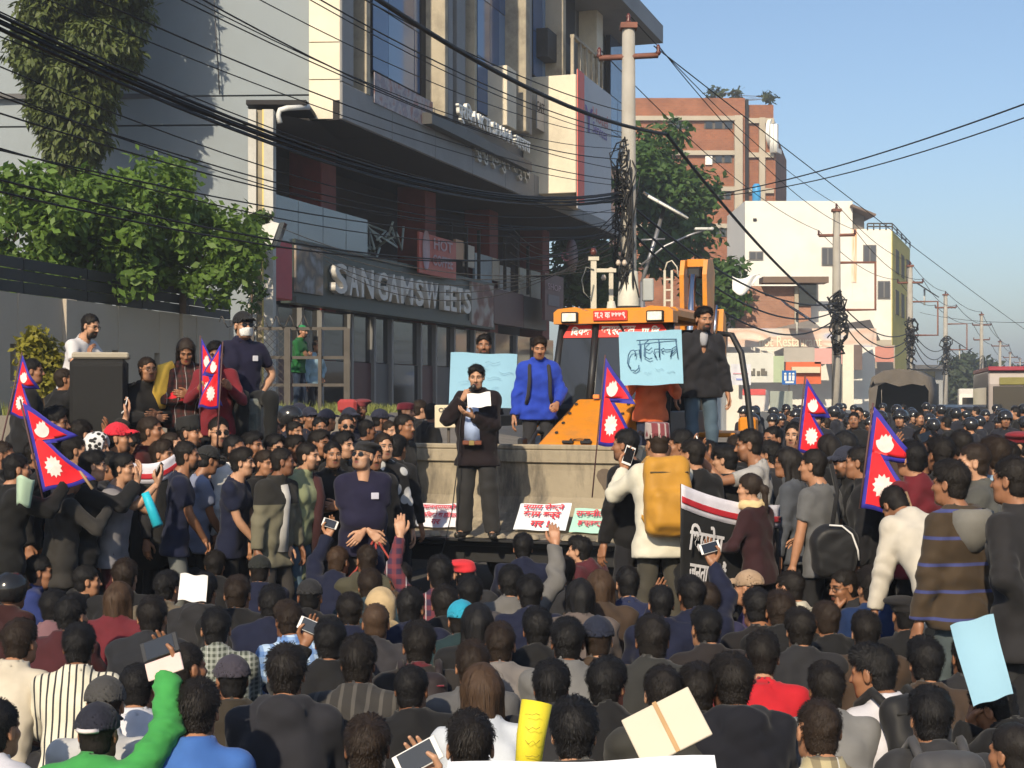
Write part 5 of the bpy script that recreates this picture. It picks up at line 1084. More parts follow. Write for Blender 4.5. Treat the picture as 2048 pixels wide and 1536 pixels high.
# ------------------------------------------------------------------ poles and wires
M_pole = mat('pole_concrete',(0.36,0.34,0.30),rough=0.9,var=0.15,scale=1.5,bump=0.2,bscale=20,dirt=((0.25,0.21,0.17),0.5,0.8)); M_rustarm = mat('rusty_angle',(0.20,0.085,0.06),rough=0.8,var=0.25,scale=5); M_wire = mat('black_cable',(0.012,0.012,0.013),rough=0.6); M_ins = mat('brown_insulator',(0.10,0.03,0.025),rough=0.3)
wires = []
def utility_pole(px, Y, ytop, label, arms, r=0.14, x=None):
    b = Vector((X(px,Y),Y,0)); H = Z(ytop,Y); o = empty('utility_pole', b); tag(o,label,'pole','concrete utility poles along the kerb')
    m = MB(); m.tube([(0,0,0),(0,0,H*0.5),(0,0,H)],[r*1.35,r*1.15,r*0.9],10); m.build('post',M_pole,o)
    m = MB(); m.box((0,0,H-0.05),(r*2.3,r*2.3,0.10)); m.build('cap_bracket',M_rustarm,o); m = MB(); m.lathe([(0,0),(0.035,0),(0.06,0.05),(0.03,0.09),(0.05,0.14),(0.02,0.2),(0,0.2)],8,Matrix.Translation((0,0,H))); m.build('insulator',M_ins,o)
    tips = [b+Vector((0,0,H+0.18))]
    for (dz, half, sl) in arms:
        m = MB(); a, c = Vector((-half,0.15*half,H-dz)), Vector((half,-0.30*half,H-dz+sl)); m.tube([a,c],0.055,4); m.build('cross_arm',M_rustarm,o)
        for e in (a,c):
            m = MB(); m.lathe([(0,0),(0.03,0),(0.055,0.05),(0.03,0.09),(0.045,0.14),(0.02,0.2),(0,0.2)],8,Matrix.Translation(e)); m.build('insulator',M_ins,o); tips.append(b+e+Vector((0,0,0.18)))
    return o, b, H, tips
P1 = utility_pole(1257,28,48,'tall concrete pole with wire tangle and rusty cross arm behind the digger',[(0.62,0.54,0.0)],0.135)
P2 = utility_pole(1673,54,418,'concrete pole in front of the white building',[(0.95,0.62,0.0)])
P3 = utility_pole(1820,76,530,'concrete pole against the yellow wall',[(0.9,0.6,0.0)])
P4 = utility_pole(1891,99,588,'concrete pole with square bracket past the yellow wall',[(0.9,0.65,0.0)])
P5 = utility_pole(1963,122,628,'concrete pole with four black brackets against the sky',[(0.9,0.7,0.0),(2.1,0.6,0.0)])
P6 = utility_pole(2000,150,682,'short looking pole with dark top far down the street',[(0.5,0.8,0.0)])
P7 = utility_pole(2020,185,705,'thin far pole beside the bus roof',[(0.6,0.8,0.0)])
P8 = utility_pole(2040,215,717,'farthest pole at the right edge of the view',[(0.6,0.8,0.0)])
def wire(a, b, sag, r=0.010, label='thin black cable strung between the roadside poles', n=22, group='overhead cables'):
    a, b = Vector(a), Vector(b); m = MB(); m.tube([a.lerp(b,i/n)-Vector((0,0,4*sag*(i/n)*(1-i/n))) for i in range(n+1)], r, 5, False); o = m.build('overhead_cable', M_wire); tag(o,label,'cable',group); return o
chain = [P1,P2,P3,P4,P5,P6,P7,P8]
for i in range(len(chain)-1):
    for k in range(3): wire(chain[i][3][k], chain[i+1][3][k], 0.35+0.1*k, 0.010+0.003*i, 'thin power line running from pole to pole down the street', group='power lines down the street')
    a, b = chain[i], chain[i+1]
    for k in range(3): wire(a[1]+Vector((0.1,0,min(6.0,a[2]*0.62)-0.25*k)), b[1]+Vector((0.1,0,min(6.0,b[2]*0.62)-0.25*k)), 0.7+0.25*k, 0.025, 'slack black telephone cable between the roadside poles', group='slack cables down the street')
# lines coming over the crowd from the pole behind the camera on the left
r = random.Random(9); p1 = P1[1]; p0 = Vector((-4.6,9.5,0))
for k in range(6): wire(p1+Vector((-0.1,r.uniform(-0.1,0.1),5.75+0.03*k)), p0+Vector((r.uniform(-0.04,0.04),0,5.05+0.018*k)), 0.72+r.uniform(-0.03,0.03), 0.012+0.006*r.random(), 'black cable in the thick bundle crossing the top left', group='cables of the thick bundle')
zs = [(6.3,5.9),(6.5,6.2),(6.9,6.35),(6.9,6.7),(7.0,6.75),(7.4,6.9),(5.4,4.55),(5.3,4.3),(5.1,3.95),(5.6,4.75),(5.2,4.05),(5.0,3.7),(5.5,4.9),(6.1,5.5),(6.0,5.3),(4.9,3.8),(5.3,4.45),(6.7,6.05),(5.7,5.15)]
for k,(za,zb_) in enumerate(zs): wire(p1+Vector((-0.12,0,za)), p0+Vector((0,0,zb_)), r.uniform(0.35,0.75), 0.006+0.004*r.random(), 'thin slack wire fanning across the building front', group='thin wires across the building front')
wire(Vector((X(1332,27),27,Z(268,27))), p0+Vector((0.2,0.0,7.45)), 0.75, 0.032, 'single heavy black cable slung across the blue windows')
for k in range(5): wire(p1+Vector((-0.1,0,4.5+0.16*k)), Vector((X(560+30*k,30),30,Z(455+22*k,30))), 0.5+0.1*k, 0.009, 'service wire drooping from the pole to the shops', group='service wires to the shops')
for k in range(6): wire(p1+Vector((-0.1,0,5.0+0.13*k)), Vector((fs(1000,0)*FU.x+C0.x+0.3,fs(960+15*k,0)*FU.y+C0.y-0.5,5.6+0.35*k)), 0.35+0.1*k, 0.010, 'looping wire between the pole and the sign fascia', group='looping wires at the pole')
wire(at(1440,388,46), Vector((X(2300,24),24,Z(112,24))), 0.25, 0.018, 'upper of two wires crossing the sky at the right'); wire(at(1440,392,46), Vector((X(2300,24),24,Z(140,24))), 0.35, 0.015, 'lower of two wires crossing the sky at the right')
wire(at(1308,92,27.7), at(2160,735,100), 0.2, 0.012, 'wire descending from the cross arm towards the far street'); wire(Vector((X(1335,27),27,Z(270,27))), at(1690,640,54), 0.4, 0.035, 'heavy cable descending from the bracket to the second pole')
wire(at(1840,625,90), at(2160,640,60), 0.3, 0.012, 'faint wire across the sky above the bus')
# tangle of coiled cable on the first pole
m = MB(); r = random.Random(2)
for k in range(24):
    zc_ = r.uniform(4.2,6.6); a0 = r.uniform(0,6.3); rad = r.uniform(0.10,0.28); m.tube([p1+Vector((-0.12+rad*math.cos(a0+t*1.1)*(0.7+0.3*math.sin(t)), -0.16+0.10*math.sin(t*2+k), zc_+r.uniform(-0.12,0.12)+(rad*1.3)*math.sin(a0+t*1.1))) for t in range(7)], r.uniform(0.010,0.022), 4, False)
for k in range(14): m.tube([p1+Vector((r.uniform(-0.35,0.2),-0.17,r.uniform(5.2,6.4))), p1+Vector((r.uniform(-0.3,0.1),-0.2,r.uniform(4.3,5.2))), p1+Vector((r.uniform(-0.2,0.2),-0.18,r.uniform(3.6,4.5)))], 0.014, 4, False)
o = m.build('cable_tangle', M_wire); tag(o,'black tangle of coiled cables strapped round the tall pole','cable tangle')
for (pl, lab) in ((P2,'tangle of cables on the pole before the white building'),(P3,'tangle of cables on the pole by the yellow wall'),(P4,'tangle of cables on the bracketed pole')):
    m = MB(); b = pl[1]
    for k in range(22): a0 = r.uniform(0,6.3); rad = r.uniform(0.10,0.34); zc_ = 3.2+2.6*r.random()**0.8; m.tube([b+Vector((r.uniform(-0.15,0.15)+rad*math.cos(a0+t*0.9), -0.25+0.12*math.sin(t*2+k), zc_+r.uniform(0.8,1.7)*rad*math.sin(a0+t*0.9))) for t in range(6)], r.uniform(0.02,0.045), 4, False)
    o = m.build('cable_tangle', M_wire); tag(o,lab,'cable tangle')
    m = MB(); zz = b.z; m.tube([b+Vector((0.1,0,6.9)), b+Vector((1.35,-0.2,6.9)), b+Vector((1.35,-0.2,5.2)), b+Vector((0.1,0,5.2))],0.05,5); o = m.build('cable_bracket', M_rustarm); tag(o,'square steel bracket on the pole, '+lab.split(' on ')[1],'bracket')
# wrapping and box on the lower pole
m = MB(); m.tube([p1+Vector((0,0,2.6)),p1+Vector((0,-0.02,3.3)),p1+Vector((0,-0.02,3.9)),p1+Vector((0,0,4.4))],[0.215,0.225,0.205,0.17],14); o = m.build('banner_wrap', mat('white_wrap',(0.60,0.57,0.48),rough=0.7,var=0.2,scale=2,bump=0.4,bscale=8)); tag(o,'weathered white banner wrapped round the tall pole','banner')
for z_ in (3.72,3.28): m = MB(); m.lathe([(0.225,-0.03),(0.235,0),(0.225,0.03)],14,Matrix.Translation(p1+Vector((0,-0.01,z_)))); m.build('strap', M_dark, o)
m = MB(); m.bbox(tuple(at(1296,580,28)),(0.20,0.2,0.42),0.02); o = m.build('meter_box', mat('grey_box',(0.36,0.38,0.37))); tag(o,'small grey meter box mounted beside the tall pole','box')
# solar street light
sl = empty('solar_street_light', (X(1330,33),33,0)); tag(sl,'street light with tilted solar panel beside the tall pole','street light')
m = MB(); m.tube([(-0.5,0,0),(-0.5,0,4.6)],0.06,8); m.build('post',M_frame,sl); m = MB(); P = lambda px,py: Vector((X(px,33)-X(1330,33),0,Z(py,33))); m.tube([P(1283,530),P(1330,492),P(1380,470),P(1420,456)],0.03,6); m.tube([P(1283,480),P(1330,478)],0.025,5); m.build('arm',M_frame,sl)
m = MB(); m.bbox(tuple(P(1408,458)),(0.42,0.16,0.06),0.02); m.build('lamp_head',mat('lamp_white',(0.6,0.6,0.56),rough=0.4),sl)
a, b = P(1296,392), P(1376,437); m = MB(); d_ = Vector((0.0,1.2,0.25)); m.add([a,b,b+d_,a+d_],[(0,1,2,3)]); solidify(m.build('solar_panel',mat('panel_dark',(0.02,0.02,0.03),rough=0.25),sl),0.05); m = MB(); m.tube([a,b],0.035,4); m.build('panel_edge',mat('white_edge',(0.75,0.73,0.66)),sl); m = MB(); m.tube([(-0.5,0,4.6),(a+b)/2+d_*0.5],0.05,6); m.build('bracket',M_frame,sl)
for (px,py,Y,lab) in ((1855,580,92,'dark solar panel leaning out from the yellow wall pole'),(1925,692,105,'dark solar panel below the bracketed pole'),(1600,628,68,'long dark solar panel above the restaurant sign')):
    o = empty('solar_lamp', (X(px,Y),Y,Z(py,Y))); tag(o,lab,'solar panel'); m = MB(); m.add([(-0.6,0,0.4),(0.7,0,-0.45),(0.7,1.5,-0.1),(-0.6,1.5,0.75)],[(0,1,2,3)]); solidify(m.build('panel',mat('panel_dark',(0.02,0.02,0.03),rough=0.25),o),0.06); m = MB(); m.tube([(0,0.7,0.1),(0,0.7,-0.9)],0.06,5); m.build('stem',mat('lamp_white',(0.6,0.6,0.56),rough=0.4),o)
# equipment posts behind the cab
eq = empty('switch_post',(X(1187,24),24,0)); tag(eq,'pale steel post with crossbar and hanging cable loop behind the cab','post'); m = MB(); m.box((0,0,2.15),(0.09,0.09,4.3)); m.build('post',mat('cream_steel',(0.55,0.50,0.40)),eq)
zt_ = Z(510,24); m = MB(); m.box((0,0,zt_-0.06),(0.17,0.12,0.06)); m.box((0.16,0,Z(541,24)),(0.40,0.07,0.06)); m.build('crossbar',mat('cream_steel',(0.55,0.50,0.40)),eq); m = MB(); m.lathe([(0,0),(0.04,0),(0.06,0.06),(0.03,0.12),(0,0.12)],8,Matrix.Translation((0,0,4.32))); m.build('insulator',M_ins,eq)
m = MB(); m.tube([(0.0,-0.06,Z(540,24)),(-0.12,-0.08,Z(535,24)),(-0.19,-0.08,Z(560,24)),(-0.16,-0.08,Z(585,24)),(-0.05,-0.08,Z(600,24)),(0.0,-0.06,Z(570,24))],0.012,5); m.build('cable_loop',mat('grey_cable',(0.20,0.20,0.17)),eq)
eq = empty('switch_post',(X(1222,24.5),24.5,0)); tag(eq,'post with white wrapped base and insulators next to the tall pole','post'); m = MB(); m.box((0,0,2.0),(0.07,0.07,4.15)); m.build('post',mat('cream_steel',(0.55,0.50,0.40)),eq); m = MB(); m.tube([(0.02,0,2.9),(0.02,0,3.3),(0,0,3.62)],[0.14,0.12,0.06],10); m.build('wrap',mat('white_wrap',(0.60,0.57,0.48)),eq)
m = MB()
for q in (-0.12,0.0,0.12,0.22): m.lathe([(0,0),(0.03,0),(0.045,0.04),(0.02,0.09),(0,0.09)],8,Matrix.Translation((q,0,Z(548,24.5)+0.14*(q>0.1)-0.1*(q<-0.1))))
m.lathe([(0,0),(0.05,0.02),(0.05,0.08),(0,0.1)],8,Matrix.Translation((0,0,4.08))); m.build('insulator',mat('porcelain',(0.55,0.45,0.36),rough=0.3),eq)
eq = empty('ladder_frame',(X(1337,23),23,0)); tag(eq,'white ladder like steel frame behind the cab roof','frame'); m = MB()
for q in (-0.06,0.05): m.box((q,0,2.0),(0.035,0.035,4.0))
for k in range(7): m.box((0,0,2.9+0.16*k),(0.11,0.025,0.025))
m.tube([(-0.06,0,4.0),(-0.02,0,4.12),(0.05,0,4.15),(0.13,0,4.05),(0.15,0,3.9)],0.012,5); m.build('frame',mat('cream_steel',(0.55,0.50,0.40)),eq)
# torn white sheet and boards on the low roofs
o = empty('torn_sheet',at(1490,570,66)); tag(o,'torn bright white sheet hanging over the brick shop','sheet'); m = MB(); rr_ = random.Random(3)
m.grid(lambda u,v: Vector((-0.55+1.2*u, 0.08*math.sin(7*u+3*v), 0.38-0.75*v*(0.5+0.5*math.sin(3.3*u+0.6))-0.10*math.sin(5*u))), 14, 8); solidify(m.build('sheet',mat('white_sheet',(0.85,0.85,0.84),var=0.03)),0.02); o2 = bpy.data.objects['sheet']; o2.parent = o

# ------------------------------------------------------------------ backhoe loader
M_jy = mat('loader_yellow',(0.66,0.235,0.012),rough=0.42,var=0.10,scale=3,spec=0.5,dirt=((0.30,0.17,0.07),0.5,2.2)); M_blk = mat('black_metal',(0.018,0.018,0.019),rough=0.5,var=0.2,scale=4); M_bkt = mat('bucket_steel',(0.33,0.28,0.20),rough=0.85,var=0.18,scale=2.2,bump=0.25,bscale=14,dirt=((0.085,0.075,0.062),0.9,2.0)); M_chrome = mat('chrome',(0.6,0.6,0.62),rough=0.15,metal=1.0,var=0.02)
_bt = M_bkt.node_tree; _dn = [n for n in _bt.nodes if n.type == 'TEX_NOISE'][1]; _mp = _bt.nodes.new('ShaderNodeMapping'); _mp.inputs['Scale'].default_value = (1.6,1.0,0.42); _bt.links.new(_dn.inputs['Vector'].links[0].from_socket, _mp.inputs['Vector']); _bt.links.new(_mp.outputs[0], _dn.inputs['Vector'])
ANG = R(21); O_ = Vector((1.17,16.95,0)); jf = Vector((-math.sin(ANG),-math.cos(ANG),0)); jr = Vector((math.cos(ANG),-math.sin(ANG),0))
MJ = Matrix(((jr.x,-jf.x,0,O_.x),(jr.y,-jf.y,0,O_.y),(0,0,1,0),(0,0,0,1)))     # local x to the viewer's right, y backwards along the machine, z up
jcb = empty('backhoe_loader'); jcb.matrix_world = MJ; tag(jcb,'yellow backhoe loader with raised front bucket used as a stage','loader')
def jb(name, c, d, ma, b=0.02, par=None, M=None): m = MB(); m.bbox(c,d,b,M); return m.build(name,ma,par or jcb)
# roof visor with two lamps
m = MB(); W2 = 0.70
def visor(z0, z1, y): return [(-W2,z0),(W2,z0),(W2,z0+0.13),(W2-0.05,z1-0.02),(0.44,z1),(0.30,z1-0.05),(-0.30,z1-0.05),(-0.44,z1),(-W2+0.05,z1-0.02),(-W2,z0+0.13)]
m.prism(visor(2.885,3.075,0), -0.12, 0.10); m.build('roof_visor',M_jy,jcb)
jb('roof',(0,0.95,3.00),(1.38,1.68,0.14),M_jy,0.04)
for s in (-1,1):
    l = jb('work_lamp',(s*0.50,-0.135,2.955),(0.20,0.05,0.125),M_blk,0.012); m = MB(); m.bbox((s*0.50,-0.165,2.955),(0.165,0.02,0.095),0.008); m.build('lens',mat('lamp_lens',(0.75,0.74,0.62),rough=0.15,var=0.3,scale=25),l)
npl = jb('number_plate',(-0.02,-0.135,2.97),(0.40,0.02,0.115),mat('plate_red',(0.55,0.035,0.025),rough=0.5),0.005); text_obj('ग.२ क ७७७९',0.1,mat('plate_white',(0.75,0.55,0.55)),npl,Matrix.Translation((-0.02,-0.148,2.97))@TXT,extrude=0.001,width=0.36,height=0.075,bold=0.004)
# windscreen, sticker, pillars
glass = emit_free_glass('cab_glass',(0.022,0.026,0.030),0.06); m = MB(); m.add([(-0.60,-0.30,1.95),(0.60,-0.30,1.95),(0.62,0.02,2.88),(-0.62,0.02,2.88)],[(0,1,2,3)]); m.add([(-0.62,-0.28,1.2),(-0.60,-0.30,1.95),(-0.62,0.02,2.88),(-0.64,1.5,2.88),(-0.66,1.5,1.2)],[(0,1,2,3,4)]); m.build('windscreen',glass,jcb)
M_st = mat('sticker_red',(0.62,0.035,0.025),rough=0.5,var=0.05)
def scr(x, z): t = (z-1.95)/(2.88-1.95); return Vector((x,-0.30+0.32*t-0.012,z))
m = MB(); m.add([scr(-0.62,2.73),scr(-0.25,2.73),scr(-0.27,2.875),scr(-0.55,2.875)],[(0,1,2,3)]); m.add([scr(-0.19,2.73),scr(0.56,2.73),scr(0.60,2.80),scr(0.54,2.875),scr(-0.20,2.875)],[(0,1,2,3,4)]); m.build('sticker',M_st,jcb)
tl = math.atan2(0.32,0.93)
for body, xc, w in (('िदपक',-0.40,0.24),('कन्स्ट्रक्सन',0.04,0.40),('पा िल',0.42,0.21)): p = scr(xc,2.805); text_obj(body,0.1,mat('sticker_white',(0.82,0.80,0.74)),jcb,Matrix.Translation(p+Vector((0,-0.006,0)))@Matrix.Rotation(-tl,4,'X')@TXT,extrude=0.001,width=w,height=0.11,bold=0.004,shear=0.15)
for p in ([(-0.68,-0.33,1.75),(-0.64,0.03,2.90)],[(0.68,-0.33,1.75),(0.64,0.03,2.90)],[(-0.21,-0.33,1.9),(-0.23,0.0,2.88)],[(-0.68,1.55,1.2),(-0.66,1.6,2.9)],[(0.68,1.55,1.2),(0.66,1.6,2.9)]): m = MB(); m.tube(p,0.042,6); m.build('cab_pillar',M_blk,jcb)
m = MB(); m.tube([scr(0.05,2.88)+Vector((0,-0.03,0)),scr(0.28,2.55)+Vector((0,-0.03,0))],0.012,5); m.build('wiper',M_blk,jcb)
for s in (-1,1): jb('cab_side',(s*0.66,0.7,1.45),(0.06,1.8,0.9),M_blk,0.02)
jb('cab_back',(0,1.62,2.0),(1.28,0.05,1.75),M_blk,0.02); jb('dashboard',(0,-0.15,1.80),(1.25,0.5,0.35),M_blk,0.05); m = MB(); m.tube([(0.0+0.19*math.cos(a),0.15+0.05*math.sin(a),2.0+0.17*math.sin(a)) for a in [i*PI/8 for i in range(17)]],0.018,6,False); m.build('steering_wheel',M_blk,jcb)
jb('orange_marker',(-0.10,-0.40,2.06),(0.07,0.04,0.045),mat('orange_lens',(0.8,0.25,0.06)),0.005)
# sloping bonnet
m = MB(); m.add([(-0.34,-0.35,2.03),(0.34,-0.35,2.03),(0.44,-1.38,1.56),(-0.44,-1.38,1.56),(-0.40,-0.35,1.0),(0.40,-0.35,1.0),(0.48,-1.46,0.95),(-0.48,-1.46,0.95)],[(0,3,2,1),(3,7,6,2),(0,4,7,3),(1,2,6,5)]); o = m.build('bonnet',M_jy,jcb); bv = o.modifiers.new('b','BEVEL'); bv.width = 0.03; bv.segments = 2
for s in (-1,1): jb('bonnet_hinge',(s*0.1,-1.37,1.585),(0.12,0.05,0.03),M_blk,0.005)
text_obj('JCB',0.1,M_blk,jcb,Matrix.Translation((0.0,-1.30,1.603))@Matrix.Rotation(R(-65),4,'X')@TXT,extrude=0.001,width=0.26,height=0.07,bold=0.003)
for s in (-1,1):
    for k in range(5): jb('louvre',(s*(0.405+0.012*k),-0.62-0.13*k,1.55-0.04*k),(0.02,0.07,0.16),M_blk,0.004)
    for k in range(4): m = MB(); m.lathe([(0,0.012),(0.018,0.010),(0.02,0)],8,Matrix.Translation((s*0.30,-0.5-0.22*k,1.975-0.10*k))@Matrix.Rotation(R(24),4,'X')); m.build('bolt',M_blk,jcb)
jb('chassis',(0,0.6,0.75),(0.8,4.2,0.45),M_blk,0.04); jb('radiator_grille',(0,-1.49,1.2),(0.8,0.05,0.5),M_blk,0.02)
# loader arms, rams and linkage each side
for s in (-1,1):
    m = MB(); m.prism([(0.0,0.0),(0.0,0.2),(0.1,0.22)],0,0.01); m = MB()
    M_ = Matrix(((0,1,0,0),(1,0,0,0),(0,0,1,0),(0,0,0,1)))
    m.prism([(-0.4,1.55),(-0.4,1.32),(-1.1,1.22),(-1.5,0.72),(-1.62,0.72),(-1.60,0.90),(-1.35,1.42),(-1.1,1.52)], s*0.62-0.05, s*0.62+0.05, M_); m.build('loader_arm',M_jy,jcb)
    m = MB(); m.cyl((s*0.50,-0.6,1.05),(s*0.50,-1.35,1.35),0.055,10); m.build('lift_ram',M_blk,jcb); m = MB(); m.cyl((s*0.50,-1.3,1.33),(s*0.55,-1.55,1.42),0.028,8); m.build('ram_rod',M_chrome,jcb)
    jb('tipping_lever',(s*0.56,-1.5,1.35),(0.06,0.16,0.55),M_blk,0.02); m = MB(); m.tube([(s*0.52,-0.5,1.62),(s*0.58,-1.0,1.68),(s*0.55,-1.4,1.5)],0.022,6); m.build('hose',M_blk,jcb)
    m = MB(); m.tube([(s*0.62,-0.42,1.62),(s*0.66,-0.62,1.78),(s*0.66,-0.9,1.72)],0.02,6); m.build('grab_rail',mat('orange_rail',(0.7,0.25,0.03)),jcb)
# wheels and wings
for (x,y,rd,wd_) in ((-0.95,-0.75,0.48,0.34),(0.95,-0.75,0.48,0.34),(-0.98,1.25,0.76,0.42),(0.98,1.25,0.76,0.42)):
    w = empty('wheel',(x,y,rd)); w.parent = jcb; m = MB(); Mr = Matrix.Rotation(R(90),4,'Y'); m.lathe([(rd*0.55,-wd_/2),(rd*0.9,-wd_/2),(rd,-wd_/3),(rd,wd_/3),(rd*0.9,wd_/2),(rd*0.55,wd_/2)],24,Mr); m.build('tyre',mat('tyre_rubber',(0.02,0.02,0.02),rough=0.9),w); m = MB(); m.lathe([(0,-wd_*0.3),(rd*0.56,-wd_*0.42),(rd*0.56,wd_*0.42),(0,wd_*0.3)],16,Mr); m.build('rim',mat('rim_cream',(0.55,0.5,0.4)),w)
    jb('mudguard',(x*1.0,y,rd*2+0.10),(wd_+0.12,rd*1.7,0.05),M_jy if y > 0 else M_blk,0.02)
# side steps and platform plates that people stand on
jb('platform_plate',(1.02,-0.1,1.12),(0.7,0.8,0.06),M_blk,0.01); jb('platform_plate',(0.72,-0.85,1.02),(0.5,0.65,0.06),M_blk,0.01); jb('platform_plate',(-1.1,-0.5,0.95),(1.3,1.3,0.06),M_blk,0.01)
m = MB(); m.tube([(1.05,0.55,2.78),(1.22,0.5,2.76),(1.34,0.45,2.55),(1.42,0.40,2.1),(1.48,0.36,1.6),(1.48,0.36,1.05)],0.035,6); m.build('door_frame',M_blk,jcb)
# folded digging boom at the back
bm = empty('digging_boom',(0.12,3.2,-0.28)); bm.parent = jcb
M_ = Matrix(((0,1,0,0),(1,0,0,0),(0,0,1,0),(0,0,0,1)))
for s in (-1,1): m = MB(); m.prism([(0,0.7),(0.25,0.8),(0.35,2.2),(0.28,3.2),(0.35,4.0),(0.22,4.18),(-0.05,4.15),(-0.12,3.95),(-0.05,3.0),(-0.1,1.8)], s*0.155-0.03, s*0.155+0.03, M_); m.build('boom_plate',M_jy,bm)
m = MB(); m.box((0,0.18,4.12),(0.24,0.25,0.10)); m.box((0,0.22,2.6),(0.24,0.05,1.9)); m.build('boom_plate',M_jy,bm)
m = MB(); m.cyl((-0.06,-0.22,2.4),(0.0,-0.12,3.95),0.05,12); m.build('chrome_ram',M_chrome,bm); m = MB(); m.cyl((-0.1,-0.24,2.0),(-0.06,-0.22,2.9),0.075,12); m.build('ram_barrel',M_jy,bm); jb('ram_head',(0.0,-0.02,3.98),(0.18,0.12,0.14),M_blk,0.02,bm)
m = MB(); m.prism([(0.0,2.6),(0.1,3.5),(0.25,3.4),(0.28,2.5)],0.24,0.36,M_); m.build('link_plate',M_jy,bm); m = MB(); m.cyl((0.25,-0.05,2.9),(0.29,-0.02,3.55),0.02,8); m.build('steel_pipe',M_chrome,bm)
jb('rear_frame',(0,2.5,0.9),(2.0,0.25,0.8),M_jy,0.03); 
for s in (-1,1): jb('stabiliser',(s*0.95,2.65,0.95),(0.22,0.22,1.7),M_jy,0.03)
# bucket, set in front of the machine on the arms
bk_ = empty('bucket',(-0.58,-2.40,0)); bk_.parent = jcb
W = 2.72; prof = [(0.78,1.525),(0.80,1.30),(0.80,1.02),(0.74,0.86),(0.62,0.77),(0.40,0.70),(-0.10,0.665)]      # (depth back from the lip, height), inside face
m = MB(); nx_ = 24
for off_, flip in ((0.0,False),(0.04,True)):
    pr = [(d+(off_ if i < 4 else off_*0.3), z-(off_ if i > 2 else 0.0)) for i,(d,z) in enumerate(prof)]
    V = [(-W/2+W*i/nx_, d, z+0.004*math.sin(i*2.1+d*9)) for (d,z) in pr for i in range(nx_+1)]; F = [(j*(nx_+1)+i, j*(nx_+1)+i+1, (j+1)*(nx_+1)+i+1, (j+1)*(nx_+1)+i) for j in range(len(pr)-1) for i in range(nx_)]
    m.add(V, F if not flip else [f[::-1] for f in F])
m.build('shell',M_bkt,bk_)
jb('top_edge',(0,0.81,1.535),(W+0.03,0.09,0.055),M_bkt,0.012,bk_); jb('top_lip',(0,0.775,1.44),(W-0.06,0.03,0.13),M_bkt,0.01,bk_); jb('cutting_edge',(0,-0.12,0.645),(W+0.04,0.16,0.03),M_blk,0.006,bk_); jb('underside',(0,0.30,0.60),(W-0.1,0.8,0.05),M_blk,0.01,bk_); jb('wear_plate',(0,0.02,0.52),(W-0.05,0.03,0.22),M_blk,0.01,bk_)
for s in (-1,1): m = MB(); m.prism([(-0.14,0.66),(0.40,0.66),(0.66,0.74),(0.82,0.90),(0.85,1.50),(0.75,1.52),(0.05,0.86)], s*W/2-0.02, s*W/2+0.02, M_); m.build('side_plate',M_bkt,bk_); jb('side_flange',(s*(W/2-0.05),0.73,1.14),(0.07,0.05,0.75),M_bkt,0.01,bk_)
for i in range(8):
    m = MB(); xx = -W/2+0.14+i*(W-0.28)/7; m.lathe([(0,0.035),(0.035,0.030),(0.055,0.012),(0.06,0.0)],10,Matrix.Translation((xx,-0.13,0.672))@Matrix.Diagonal((1,1.3,1.4,1))); m.build('tooth_boss',M_bkt,bk_)
# dark brown blotch with an uneven outline on the back plate
m = MB(); cx, cz = 1.0, 1.2; m.add([(cx+0.11*math.cos(a)*(1+0.3*math.sin(3*a)),0.788,cz+0.13*math.sin(a)*(1+0.25*math.cos(2*a+1))) for a in [i*PI/10 for i in range(20)]],[tuple(range(20))]); m.build('dark_blotch',mat('brown_blotch',(0.13,0.10,0.075),rough=0.9,var=0.2,scale=9),bk_)
BKM = MJ@Matrix.Translation((-0.58,-2.40,0))
# placards leaning in the bucket
def stroke_text(m, body_strokes, M, r=0.012):
    for st in body_strokes: m.tube([M@Vector((x,0,z)) for x,z in st], r, 4)
def paper_sheet(name, w, h, M, ma, label, cat='placard', curl=0.03, par=None):
    m = MB(); m.grid(lambda u,v: M@Vector(((u-0.5)*w, curl*math.sin(3.1*u+1.0)*(0.4+v)-curl*0.5*math.cos(4*v), (v-0.5)*h+0.006*math.sin(9*u))), 12, 8); o = m.build(name,ma); tag(o,label,cat); return o
def bucket_pt(x, d, z): return BKM@Vector((x,d,z))
RJ = MJ.to_3x3().to_4x4()
for (xc,w,h,zc,lab,ma,lines,tc_) in ((-0.70,0.56,0.30,0.835,'white placard with red writing leaning at the speaker side of the bucket',mat('paper_pale',(0.70,0.70,0.76),var=0.05),(('पधानन्यायाधीश',0.46,0.08,0.085),('माफियाको बा हितयार',0.44,0.075,-0.01),('गर',0.10,0.06,-0.10)),(0.55,0.05,0.08)),
    (0.44,0.56,0.33,0.85,'white placard with red lettering leaning in the middle of the bucket',mat('paper_blue_white',(0.66,0.72,0.78),var=0.05),(('न्याय रोक्ने',0.44,0.085,0.10),('काम बन्द',0.40,0.085,0.0),('गर !',0.2,0.08,-0.10)),(0.6,0.04,0.06)),
    (1.00,0.50,0.30,0.83,'mint green placard with red lettering near the bucket corner',mat('paper_mint',(0.36,0.62,0.52),var=0.05),(('राजनीतिमा',0.42,0.085,0.07),('हस्तक्षेप',0.34,0.09,-0.05)),(0.55,0.05,0.06))):
    base = Matrix.Translation(bucket_pt(xc,0.36,zc))@RJ@Matrix.Rotation(R(-38),4,'X'); o = paper_sheet('placard',w,h,base,ma,lab,curl=0.012)
    for (bd,tw,th,dz) in lines: text_obj(bd,0.1,mat('ink_%.2f' % tc_[0],tc_),o,base@Matrix.Translation((0,-0.028,dz))@TXT,extrude=0.0015,width=tw,height=th,bold=0.003,shear=0.1)

